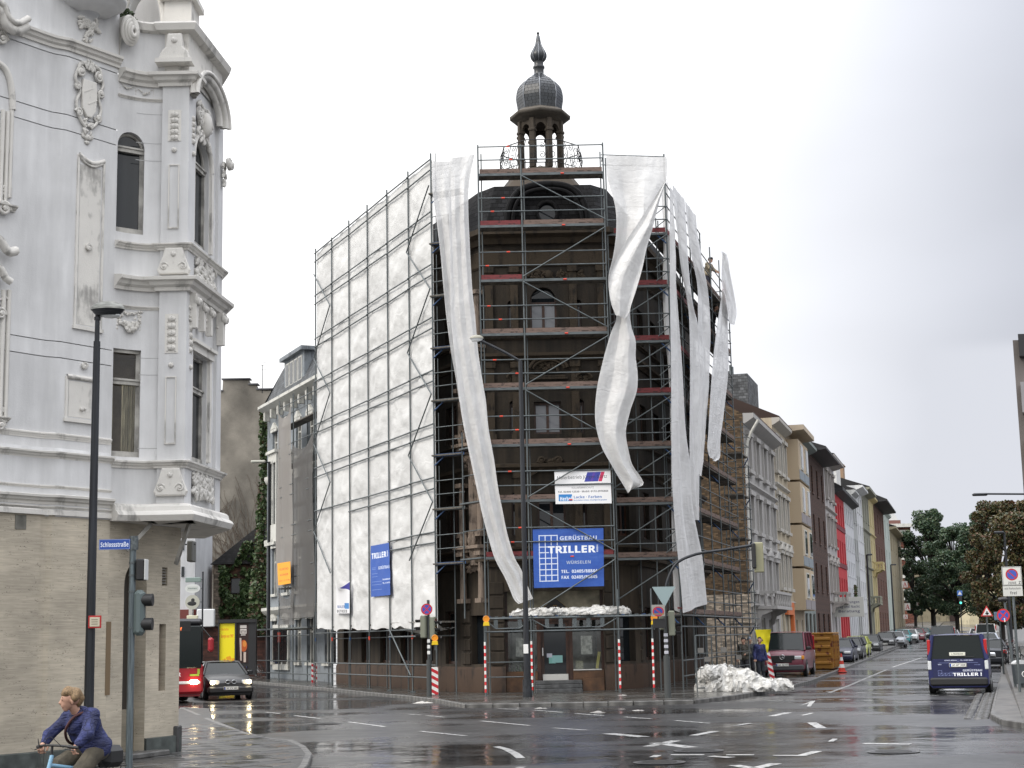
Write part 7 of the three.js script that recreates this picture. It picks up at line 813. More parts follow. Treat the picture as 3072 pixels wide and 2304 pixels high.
rowHouse('town_house', 'yellow rusticated house with balcony and carved gable', 2621, 2635, 2622, 1507, [0.5, 0.42, 0.22], { cols: 2, string: true, cor: 0.6, rh: 2, extra: (k) => balcony(k, k.W * 0.5, k.base + k.gh + k.fh, 4, 1.2) });
rowHouse('town_house', 'reddish brick house with wide dark eaves towards the trees', 2635, 2664, 2637, 1524, [0.18, 0.095, 0.075], { brick: true, cols: 4, cor: 1.8, corH: 0.3, corMat: MAT.dark, rh: 3, ww: 0.9 });
rowHouse('town_house', 'pale green house with dark green windows', 2664, 2680, 2665, 1549, [0.48, 0.54, 0.5], { cols: 2, rh: 2, cor: 0.4, wframe: M([0.03, 0.07, 0.06], {}) });
rowHouse('town_house', 'lower beige and brown house at the pharmacy', 2680, 2712, 2682, 1597, [0.36, 0.31, 0.21], { cols: 5, floors: 4, rh: 2, cor: 1, side: M([0.18, 0.11, 0.08], { map: T.brick, size: 3 }) });
{ // far block with white window boxes, seen end-on
  const z = -330, b = gy(z), h = thing('apartment_block', 'brick apartment block with white framed windows at the end of the row', 'house'), X = (px) => atZ(px, 1700, z).x, Y = (py) => atZ(2710, py, z).y; part(h, 'wall', bx(X(2676), X(2738), b - 1, Y(1576), z - 14, z), M([0.22, 0.09, 0.065], { map: T.brick, size: 4, roughness: 0.85 })); part(h, 'roof_slab', bx(X(2670), X(2742), Y(1582), Y(1572), z - 15, z + 1.5), MAT.whiteT);
  part(h, 'penthouse', [bx(X(2676), X(2724), Y(1572), Y(1556), z - 14, z - 4)], M([0.15, 0.07, 0.06], {})); part(h, 'gable', extr([[X(2676), Y(1556)], [X(2716), Y(1556)], [X(2701), Y(1524)]], 6).translate(0, 0, z - 10), M([0.5, 0.5, 0.5], {})); for (const py of [1590, 1645, 1700, 1768]) { const w = part(h, 'window', bx(X(2690), X(2733), Y(py + 34), Y(py), z, z + 0.3), MAT.whiteT); part(w, 'pane', [bx(X(2695), X(2709), Y(py + 24), Y(py + 6), z + 0.3, z + 0.35), bx(X(2713), X(2729), Y(py + 24), Y(py + 6), z + 0.3, z + 0.35)], MAT.glass); }
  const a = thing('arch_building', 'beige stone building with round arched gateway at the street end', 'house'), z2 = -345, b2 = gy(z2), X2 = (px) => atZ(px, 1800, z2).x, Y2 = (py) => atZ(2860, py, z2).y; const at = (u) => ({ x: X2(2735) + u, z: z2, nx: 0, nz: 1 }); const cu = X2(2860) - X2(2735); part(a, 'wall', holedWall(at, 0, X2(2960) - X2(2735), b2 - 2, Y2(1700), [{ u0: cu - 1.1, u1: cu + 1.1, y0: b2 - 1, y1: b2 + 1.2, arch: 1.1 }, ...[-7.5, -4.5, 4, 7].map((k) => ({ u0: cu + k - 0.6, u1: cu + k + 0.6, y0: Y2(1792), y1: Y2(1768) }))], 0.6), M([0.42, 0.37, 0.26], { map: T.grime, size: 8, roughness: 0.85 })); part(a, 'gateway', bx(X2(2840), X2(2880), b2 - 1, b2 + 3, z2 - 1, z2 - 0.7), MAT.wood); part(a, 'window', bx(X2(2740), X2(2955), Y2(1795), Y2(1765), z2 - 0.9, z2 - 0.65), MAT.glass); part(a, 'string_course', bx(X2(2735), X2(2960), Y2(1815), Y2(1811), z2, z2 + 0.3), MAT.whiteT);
  const r = thing('pale_row', 'pale yellow terrace with many windows under the trees on the right', 'house'), z3 = -300; part(r, 'wall', bx(atZ(2908, 1830, z3).x, atZ(2990, 1830, z3).x, gy(z3) - 1, atZ(2930, 1770, z3).y, z3 - 8, z3), M([0.55, 0.5, 0.36], { map: T.grime, size: 6 })); for (let i = 0; i < 6; i++) for (const py of [1785, 1815]) { const w = part(r, 'window', bx(atZ(2914 + i * 9, py, z3).x, atZ(2918 + i * 9, py, z3).x, atZ(2918, py + 18, z3).y, atZ(2918, py, z3).y, z3, z3 + 0.1), MAT.glass); }
}
{ // building edge on the far right with bays; its flank runs along the street
  const h = thing('bay_house', 'house edge with projecting bays and white pilaster above the traffic signs', 'house'), z = -62, X = (px) => atZ(px, 1300, z).x, Y = (py) => atZ(3060, py, z).y, pl = (x0, x1, z0, z1, ya, yb) => extr([[x0, -z0], [x1, -z0], [x1 + 0.34 * (z0 - z1), -z1], [x0 + 0.34 * (z0 - z1), -z1]], yb - ya).rotateX(-PI / 2).translate(0, ya, 0), gm = (c) => M(c, { map: T.soft, size: 4 });
  part(h, 'wall', pl(X(3058), X(3240), z, z - 14, 0, Y(1020)), gm([0.2, 0.18, 0.17])); part(h, 'bay', pl(X(3052), X(3240), z + 0.8, z + 0.02, Y(1245), Y(1155)), gm([0.32, 0.31, 0.32])); part(h, 'balcony', pl(X(3049), X(3240), z + 1, z + 0.02, Y(1375), Y(1322)), gm([0.5, 0.46, 0.36])); part(h, 'cornice', [pl(X(3050), X(3240), z + 0.5, z + 0.02, Y(1456), Y(1446)), pl(X(3060), X(3240), z + 0.6, z + 0.02, Y(1075), Y(1010))], MAT.dark); part(h, 'pilaster', pl(X(3060), X(3080), z + 0.25, z + 0.02, 0, Y(1460)), MAT.whiteT); part(h, 'down_pipe', bar(V3(X(3068), Y(1280), z + 0.9), V3(X(3068), Y(1250), z + 0.9), 0.06), MAT.galv);
}
// ---------- trees ----------
const AUT = [[0.032, 0.07, 0.034], [0.045, 0.09, 0.045], [0.08, 0.12, 0.045], [0.055, 0.07, 0.035]], AUT2 = [[0.06, 0.065, 0.02], [0.11, 0.09, 0.025], [0.12, 0.055, 0.025], [0.035, 0.05, 0.018]];
const lm = (l) => l.map((c) => new THREE.MeshPhysicalMaterial({ color: lin(...c), roughness: 0.6, side: THREE.DoubleSide, transmission: 0.25, thickness: 0 })); const LM1 = lm(AUT), LM2 = lm(AUT2);
function tree(label, cx, cy, topY, rx, baseY, z, mats, n, size) {
  const c = atZ(cx, cy, z), top = atZ(cx, topY, z).y, R = (atZ(cx + rx, cy, z).x - c.x), b = gy(z), H = top - b; const t = thing('tree', label, 'tree', [c.x, b, z]); const trunk = [bar(V3(0, -0.2, 0), V3(0.1, H * 0.45, 0), H * 0.022, 8, H * 0.014)]; const tips = [];
  for (let i = 0; i < 60; i++) { const a = rnd(0, 6.28), y = H * rnd(0.18, 0.96), k = sqrt(max(0.05, 1 - ((y / H - 0.48) / 0.5) ** 2)), r = R * k * rnd(0.3, 1.05); const e = V3(cos(a) * r, y, sin(a) * r * 0.9); tips.push([e, R * rnd(0.15, 0.36)]); trunk.push(tube([V3(0.05, y * 0.55, 0), V3(e.x * 0.5, y * 0.85, e.z * 0.5), e], H * 0.006, 4, 8)); }
  part(t, 'trunk', trunk, M([0.05, 0.042, 0.035], { map: T.streak, size: 1, roughness: 0.9 })); leafMass(t, 'crown', n, () => { const [e, r] = tips[floor(rnd(0, tips.length))]; const d = V3(rnd(-1, 1), rnd(-0.7, 0.7), rnd(-1, 1)); if (d.length() > 1) return null; return e.clone().addScaledVector(d, r); }, size, mats, [4, 4, 2, 2]); return t;
}
tree('tall dark green street tree in the middle of the row', 2790, 1700, 1520, 82, 1900, -262, LM1, 40000, 0.19); tree('broad dark green tree beside the tall one', 2862, 1720, 1572, 84, 1900, -250, LM1, 40000, 0.19); tree('dark green tree with airy top left of the autumn tree', 2932, 1690, 1530, 66, 1900, -236, LM1, 32000, 0.18); tree('reddish autumn tree overhanging the pavement signs', 2990, 1660, 1500, 95, 1900, -150, LM2, 44000, 0.13); tree('olive and yellow autumn tree at the right edge', 3068, 1640, 1470, 105, 1900, -120, LM2, 44000, 0.12); tree('small dark tree behind the pharmacy signs', 2740, 1760, 1650, 34, 1900, -275, LM1, 12000, 0.19);
// ---------- vehicles ----------
MAT.tyre = M([0.018, 0.018, 0.019], { roughness: 0.8 }); MAT.rim = M([0.35, 0.36, 0.37], { roughness: 0.35, metalness: 0.8 }); MAT.black = M([0.015, 0.015, 0.016], { roughness: 0.5 }); MAT.chrome = M([0.6, 0.61, 0.62], { roughness: 0.15, metalness: 1 }); MAT.tail = M([0.4, 0.012, 0.012], { roughness: 0.2 }); MAT.lampC = M([0.6, 0.62, 0.63], { roughness: 0.1 }); MAT.amber = M([0.75, 0.28, 0.02], { roughness: 0.3 });
MAT.lit = new THREE.MeshStandardMaterial({ color: lin(0.9, 0.85, 0.7), emissive: lin(1, 0.86, 0.55), emissiveIntensity: 14, roughness: 0.3 });
const paint = (c) => M(c, { roughness: 0.38, clearcoat: 0.25, clearcoatRoughness: 0.12, specularIntensity: 0.6 });
const plateTex = (s) => canvasTex(256, 64, (x, w, h) => { x.fillStyle = '#e8e8e2'; x.fillRect(0, 0, w, h); x.strokeStyle = '#222'; x.lineWidth = 5; x.strokeRect(2, 2, w - 4, h - 4); x.fillStyle = '#2a4fa0'; x.fillRect(4, 4, 22, h - 8); text(x, s, 142, 50, 50, '#1a1a1a', { align: 'center', w: 200 }); });
const TY = {
  sedan: { L: 4.6, W: 1.78, H: 1.42, belt: 0.93, st: [[-0.5, 0.55, 0.8], [-0.495, 0.84, 0.9], [-0.46, 0.93, 0.95], [-0.3, 0.96, 1], [0, 0.93, 1], [0.2, 0.93, 1], [0.34, 0.86, 0.98], [0.46, 0.74, 0.93], [0.495, 0.62, 0.86], [0.5, 0.45, 0.8]], g: [-0.38, 0.2, -0.22, 0.03], wb: 0.3 },
  hatch: { L: 3.9, W: 1.66, H: 1.43, belt: 0.93, st: [[-0.5, 0.55, 0.86], [-0.495, 0.88, 0.94], [-0.42, 0.94, 1], [0, 0.93, 1], [0.22, 0.93, 1], [0.36, 0.86, 0.98], [0.47, 0.74, 0.92], [0.495, 0.62, 0.86], [0.5, 0.45, 0.8]], g: [-0.47, 0.23, -0.38, 0.03], wb: 0.31 },
  van: { L: 4.75, W: 1.9, H: 1.9, belt: 1.12, st: [[-0.5, 0.5, 0.94], [-0.498, 1.1, 0.97], [-0.45, 1.12, 1], [0, 1.12, 1], [0.3, 1.12, 1], [0.4, 1.02, 0.97], [0.48, 0.84, 0.93], [0.498, 0.7, 0.9], [0.5, 0.5, 0.86]], g: [-0.495, 0.33, -0.475, 0.16], wb: 0.32 },
};
const cgeo = {};
function carParts(type) {
  if (cgeo[type]) return cgeo[type]; const { L, W, H, belt, st, g, wb } = TY[type], hw = W / 2, y0 = 0.22, o = {};
  const sec = (k) => { const [z, y, s] = st[k], w = hw * s; return [[-w * 0.9, y0], [-w * 0.99, y0 + 0.1], [-w, lerp(y0, y, 0.5)], [-w * 0.985, y - 0.1], [-w * 0.94, y - 0.03], [-w * 0.7, y], [0, y + 0.025], [w * 0.7, y], [w * 0.94, y - 0.03], [w * 0.985, y - 0.1], [w, lerp(y0, y, 0.5)], [w * 0.99, y0 + 0.1], [w * 0.9, y0]].map(([x, yy]) => V3(x, yy, z * L)); }, S = st.map((_, k) => sec(k)), qs = [];
  for (let k = 0; k < S.length - 1; k++) for (let i = 0; i < 12; i++) qs.push([S[k][i + 1], S[k][i], S[k + 1][i], S[k + 1][i + 1]]); for (const e of [0, S.length - 1]) for (let i = 0; i < 6; i++) { const q = [S[e][i], S[e][i + 1], S[e][11 - i], S[e][12 - i]]; qs.push(e ? q.reverse() : q); }
  o.body = triUV(toCreasedNormals(quads(qs), 0.6)); const wB = hw * 0.93, wT = hw * (type === 'van' ? 0.8 : 0.68), yt = H - 0.05, [zb0, zb1, zt0, zt1] = g.map((v) => v * L); const B = (x, z) => V3(x, belt - 0.03, z), Tt = (x, z) => V3(x, yt, z);
  o.screen = quads([[B(-wB, zb1), B(wB, zb1), Tt(wT, zt1), Tt(-wT, zt1)].reverse().map((p) => p)].map((q) => [q[3], q[2], q[1], q[0]])); o.rear = quads([[B(wB, zb0), B(-wB, zb0), Tt(-wT, zt0), Tt(wT, zt0)]]); o.side = [quads([[B(wB, zb1), B(wB, zb0), Tt(wT, zt0), Tt(wT, zt1)]]), quads([[B(-wB, zb0), B(-wB, zb1), Tt(-wT, zt1), Tt(-wT, zt0)]])];
  o.roof = clean(grid(8, 8, (u, v) => V3(lerp(-wT, wT, u) * 1.02, yt + 0.06 * (1 - (2 * u - 1) ** 4) * (1 - 0.6 * (2 * v - 1) ** 4), lerp(zt1 + 0.02, zt0 - 0.02, v)))); const pil = []; for (const s of [-1, 1]) { const mid = (a, b, t) => B(s * wB, a).lerp(Tt(s * wT, b), t); pil.push(bar(B(s * wB, zb1), Tt(s * wT, zt1), 0.045, 6), bar(B(s * wB, zb0), Tt(s * wT, zt0), type === 'van' ? 0.07 : 0.06, 6), bar(B(s * wB, 0.1), Tt(s * wT, 0.02), 0.05, 6), bar(Tt(s * wT, zt0), Tt(s * wT, zt1), 0.04, 6)); if (type !== 'sedan') pil.push(bar(B(s * wB, zb0 * 0.45), Tt(s * wT, zt0 * 0.45), 0.06, 6)); } o.pillar = join(pil);
  o.tyre = clean(lathe([[0.18, -0.1], [0.27, -0.1], [0.3, -0.07], [0.305, 0], [0.3, 0.07], [0.27, 0.1], [0.18, 0.1]], 20).rotateZ(PI / 2)); o.rim = clean(cyl(0.2, 0.2, 0.16, 16, 0, -0.08, 0).rotateZ(PI / 2)); o.well = clean(cyl(0.37, 0.37, 0.02, 18, 0, -0.01, 0).rotateZ(PI / 2)); o.mirror = rbox(0.2, 0.14, 0.12, 0.03); return cgeo[type] = o;
}
function car(type, label, pos, turn, col, o = {}) {
  const G = carParts(type), { L, W, belt, wb, H } = TY[type], t = thing(type === 'van' ? 'van' : 'car', label, type === 'van' ? 'van' : 'car', pos, turn, o.group), hw = W / 2, pm = paint(col); part(t, 'body', G.body, pm); part(t, 'windscreen', G.screen, MAT.carglass); part(t, 'rear_window', G.rear, MAT.carglass); for (const s of G.side) part(t, 'side_window', s, MAT.carglass); part(t, 'roof', G.roof, pm); part(t, 'pillar', G.pillar, pm);
  for (const s of [-1, 1]) { for (const z of [-wb * L + 0.05, wb * L]) { part(t, 'wheel_arch', G.well, MAT.black).position.set(s * (hw * 0.985 + 0.004), 0.34, z); const w = new THREE.Group(); w.name = 'wheel'; w.position.set(s * (hw - 0.08), 0.305, z); t.add(w); part(w, 'tyre', G.tyre, MAT.tyre); part(w, 'rim', G.rim, MAT.rim).position.x = s * 0.03; } part(t, 'mirror', G.mirror, o.mirror || pm).position.set(s * (hw + 0.08), belt + 0.06, TY[type].g[1] * L - 0.25);
    part(t, 'headlight', rbox(0.36, 0.15, 0.12, 0.03), o.lit ? MAT.lit : MAT.lampC).position.set(s * hw * 0.66, type === 'van' ? 0.8 : 0.66, L / 2 - 0.06); part(t, 'tail_light', rbox(type === 'van' ? 0.1 : 0.24, type === 'van' ? 0.62 : 0.2, 0.1, 0.02), MAT.tail).position.set(s * hw * (type === 'van' ? 0.92 : 0.76), type === 'van' ? 1.42 : 0.78, -L / 2 + 0.03 + (type === 'van' ? 0.02 : 0)); if (type === 'van') part(t, 'reverse_light', rbox(0.11, 0.28, 0.1, 0.02), MAT.lampC).position.set(s * hw * 0.925, 0.92, -L / 2 + 0.02); }
  part(t, 'front_bumper', rbox(W * 0.94, 0.24, 0.22, 0.05), o.bumper || (o.old ? MAT.black : pm)).position.set(0, 0.38, L / 2 - 0.04); part(t, 'rear_bumper', rbox(W * 0.94, 0.26, 0.2, 0.05), o.bumper || (o.old ? MAT.black : pm)).position.set(0, 0.4, -L / 2 + 0.03); part(t, 'grille', rbox(W * (o.kidney ? 0.2 : 0.42), 0.13, 0.06, 0.02), MAT.black).position.set(0, 0.66, L / 2 + 0.005); part(t, 'underside', box(W * 0.86, 0.06, L * 0.92, 0, 0.2, 0), MAT.black);
  if (o.kidney) for (const s of [-0.11, 0.11]) part(t, 'grille_ring', clean(new THREE.TorusGeometry(0.085, 0.015, 6, 16)).scale(1, 0.75, 1), MAT.chrome).position.set(s, 0.67, L / 2 + 0.04);
  const pt = printed(plateTex(o.plate || 'AC ' + 'KLMNPRST'[floor(rnd(0, 8))] + ' ' + floor(rnd(100, 999)))); if (!o.far) { const f = part(t, 'number_plate', rbox(0.54, 0.13, 0.03, 0.008), MAT.whiteT); f.position.set(0, o.front ?? 0.44, L / 2 + 0.085); part(f, 'print', new THREE.PlaneGeometry(0.52, 0.11).translate(0, 0, 0.018), pt); const r = part(t, 'number_plate', rbox(0.54, 0.13, 0.03, 0.008), MAT.whiteT); r.position.set(0, type === 'van' ? 0.92 : 0.62, -L / 2 - 0.03); r.rotation.y = PI; part(r, 'print', new THREE.PlaneGeometry(0.52, 0.11).translate(0, 0, 0.018), pt); }
  return t;
}
const TOW = atan2(-0.2785, 0.9604), AWAY = atan2(0.2785, -0.9604);
const spot = (px, py, len, dir) => { const p = onG(px, py); return [p.x + dir.x * len / 2, gy(p.z + dir.z * len / 2), p.z + dir.z * len / 2]; };
// parked row, noses to the crossing
const rows = [['sedan', 2512, 1994, [0.012, 0.015, 0.035], 'dark blue saloon parked behind the orange skip', 'lit'], ['hatch', 2546, 1984, [0.03, 0.032, 0.036], 'charcoal hatchback tucked between the dark blue saloon and the lime car'], ['hatch', 2566, 1976, [0.3, 0.33, 0.07], 'lime yellow-green hatchback in the parked row'], ['hatch', 2606, 1963, [0.012, 0.013, 0.014], 'black hatchback parked before the red and white houses'], ['hatch', 2655, 1948, [0.014, 0.015, 0.016], 'black compact car with square lamps farther up the row'], ['sedan', 2684, 1944, [0.35, 0.37, 0.4], 'silver saloon peeping out behind the black compact'], ['hatch', 2706, 1933, [0.03, 0.2, 0.21], 'teal small car in the parked row'], ['hatch', 2728, 1930, [0.6, 0.61, 0.6], 'white hatchback in the parked row'], ['hatch', 2751, 1926, [0.13, 0.02, 0.025], 'dark red hatchback beside the white one'], ['hatch', 2768, 1920, [0.02, 0.07, 0.075], 'dark petrol-green car in the parked row'], ['sedan', 2788, 1912, [0.03, 0.03, 0.035], 'dark grey saloon near the far end of the row'], ['hatch', 2812, 1908, [0.05, 0.05, 0.055], 'last grey car of the parked row']];
rows.forEach(([ty, px, py, c, lab], i) => car(ty, lab, spot(px, py, TY[ty].L, RDIR), TOW, c, { group: 'cars parked along the left kerb', far: i > 4, old: i % 2 === 1 }));
// right-hand lane and far traffic
car('sedan', 'dark saloon with red tail lights squeezed behind the blue van', spot(2972, 2006, 4.6, RDIR), AWAY, [0.02, 0.022, 0.03], { plate: 'AC PX 41' }); car('sedan', 'silver-blue estate car parked before the white van', spot(2962, 1962, 4.6, RDIR), AWAY, [0.33, 0.36, 0.42], { far: true }); car('van', 'white delivery van with twin rear windows up the street', spot(2960, 1936, 4.75, RDIR), AWAY, [0.62, 0.62, 0.6], { far: true, bumper: MAT.black }); car('hatch', 'dark car waiting in the lane far up the street', spot(2868, 1889, 3.9, RDIR), AWAY, [0.03, 0.03, 0.035], { far: true }); car('hatch', 'grey car beside the far kerb on the right', spot(2942, 1886, 3.9, RDIR), AWAY, [0.16, 0.16, 0.17], { far: true }); car('sedan', 'silver saloon crossing near the arched building', spot(2848, 1873, 4.6, RDIR), TOW, [0.4, 0.4, 0.41], { far: true }); car('van', 'dark van parked under the far trees', spot(2824, 1886, 4.7, RDIR), TOW, [0.02, 0.025, 0.03], { far: true }); car('hatch', 'pale car beside the far row on the right', spot(2930, 1876, 3.9, RDIR), AWAY, [0.5, 0.5, 0.5], { far: true });
{ // blue scaffolder van, seen from behind
  const p = spot(2884, 2083, 4.75, RDIR), v = car('van', 'dark blue scaffolder van with TRILLER lettering parked at the right kerb', p, AWAY - 0.02, [0.013, 0.017, 0.085], { plate: 'AC-WT 2008', bumper: MAT.black, mirror: MAT.chrome });
  const t = canvasTex(1024, 512, (x, w, h) => { x.fillStyle = '#1a1f48'; x.fillRect(0, 0, w, h); text(x, '02405 88844', 240, 60, 44, '#c9cfe4', { w: 250 }); text(x, 'TEL. 02405 88845', 560, 60, 44, '#c9cfe4', { w: 270 }); x.strokeStyle = '#8d98c4'; x.lineWidth = 5; x.beginPath(); x.arc(520, 52, 24, 0, 7); x.stroke(); x.fillStyle = '#8d98c4'; x.fillRect(120, 110, 220, 6); x.fillRect(700, 110, 220, 6); text(x, 'Vito', 100, 170, 40, '#c9cfe4'); text(x, '112 CDI', 840, 185, 34, '#8d98c4'); for (let i = 0; i < 4; i++) { x.strokeRect(100 + (i % 4) * 75, 400, 75, 75); if (i < 1) x.strokeRect(100, 325, 75, 75); x.beginPath(); x.moveTo(100 + i * 75, 475); x.lineTo(175 + i * 75, 400); x.stroke(); } text(x, 'GERÜSTBAU', 600, 360, 78, '#d5dae8', { w: 400 }); text(x, 'TRILLER !', 400, 485, 120, '#f0f2f6', { w: 590, style: '900' }); x.fillStyle = '#6d79b0'; x.fillRect(330, 372, 250, 5); });
  const f = part(v, 'rear_lettering', new THREE.PlaneGeometry(1.55, 0.57), printed(t, { roughness: 0.3 })); f.position.set(0, 0.835, -4.75 / 2 - 0.012); f.rotation.y = PI; const sg = canvasTex(256, 64, (x, w, h) => { x.fillStyle = '#dcdccd'; x.fillRect(0, 0, w, h); text(x, 'L.TRIMBORN', 128, 46, 40, '#333', { align: 'center', w: 200 }); }); const s = part(v, 'window_sign', rbox(0.5, 0.11, 0.02, 0.005), MAT.whiteT); s.position.set(0, 1.27, -4.75 / 2 - 0.0); s.rotation.set(0.0, PI, 0); part(s, 'print', new THREE.PlaneGeometry(0.48, 0.1).translate(0, 0, 0.013), printed(sg)); part(v, 'wiper', bar(V3(-0.5, 1.17, -2.385), V3(0.25, 1.2, -2.39), 0.012, 5), MAT.black);
  const r = one('litter_scrap', clean(grid(10, 8, (u, v2) => V3((u - 0.5) * 0.8, 0.02 + 0.22 * sin(PI * u) * sin(PI * v2) * vn(u * 5, v2 * 5), (v2 - 0.5) * 0.4))), M([0.6, 0.6, 0.62], { side: THREE.DoubleSide }), 'white rag lying under the blue van', 'litter'); const q = onG(2862, 2064); r.position.set(q.x, 0, q.z); }
{ // red van, nose towards us
  const p = spot(2350, 2040, 4.75, RDIR); p[1] += 0.12; const v = car('van', 'maroon red van parked nose first beside the pavement heap', p, TOW, [0.13, 0.012, 0.03], { plate: 'AC NJ 69', bumper: M([0.06, 0.06, 0.065], { roughness: 0.6 }), front: 0.5, mirror: MAT.black }); part(v, 'radiator_grille', rbox(1.05, 0.2, 0.05, 0.02), MAT.black).position.set(0, 0.8, 2.385); const e = part(v, 'emblem', clean(new THREE.TorusGeometry(0.1, 0.014, 6, 24)), MAT.chrome); e.position.set(0, 0.83, 2.43); part(e, 'spoke', [90, 210, 330].map((a) => bar(V3(0, 0, 0), V3(cos(a * PI / 180) * 0.1, sin(a * PI / 180) * 0.1, 0), 0.012, 5)), MAT.chrome); for (const s of [-1, 1]) part(v, 'indicator', rbox(0.12, 0.16, 0.14, 0.02), MAT.amber).position.set(s * 0.86, 0.8, 2.28); part(v, 'wiper', [bar(V3(-0.6, 1.13, 1.58), V3(0.0, 1.15, 1.6), 0.012, 5), bar(V3(0.1, 1.13, 1.58), V3(0.7, 1.15, 1.58), 0.012, 5)], MAT.black); }
{ // skip container
  const p = spot(2452, 2018, 3.4, RDIR), s = thing('skip_container', 'orange steel skip container behind the red van', 'skip', [p[0], gy(p[2]), p[2]], TOW), m = M([0.44, 0.2, 0.02], { map: T.rust, size: 1.6, roughness: 0.6 }); const H = 1.85; part(s, 'floor', box(1.45, 0.1, 3.3, 0, 0.2, 0), m); for (const k of [-1, 1]) { part(s, 'side_wall', box(0.05, H - 0.2, 3.4, k * 0.76, H / 2 + 0.1, 0), m); part(s, 'end_wall', box(1.47, H - 0.2, 0.05, 0, H / 2 + 0.1, k * 1.68), m); for (let i = 0; i < 6; i++) part(s, 'rib', rbox(0.08, H - 0.3, 0.12, 0.02, k * 0.81, H / 2 + 0.08, -1.4 + i * 0.56), m); } for (let i = 0; i < 4; i++) part(s, 'rib', rbox(1.4, 0.14, 0.1, 0.03, 0, 0.45 + i * 0.38, 1.74), m); part(s, 'rim', [rbox(1.66, 0.1, 0.12, 0.02, 0, H, 1.7), rbox(1.66, 0.1, 0.12, 0.02, 0, H, -1.7), rbox(0.12, 0.1, 3.3, 0.02, 0.77, H, 0), rbox(0.12, 0.1, 3.3, 0.02, -0.77, H, 0)], m); }
for (const [px, py, lab] of [[2526, 2017, 'red and white traffic cone out in the lane by the skip'], [2497, 2010, 'red and white traffic cone at the skip corner']]) { const p = onG(px, py), c = thing('traffic_cone', lab, 'traffic cone', [p.x, gy(p.z), p.z]); part(c, 'foot', rbox(0.42, 0.05, 0.42, 0.02, 0, 0.03, 0), M([0.55, 0.07, 0.05], {})); for (let i = 0; i < 5; i++) { const y = 0.05 + i * 0.17; part(c, 'band', cyl(0.17 - i * 0.028, 0.17 - (i + 1) * 0.028, 0.168, 14, 0, y, 0), i % 2 ? MAT.tapeW : M([0.6, 0.06, 0.04], {})); } }
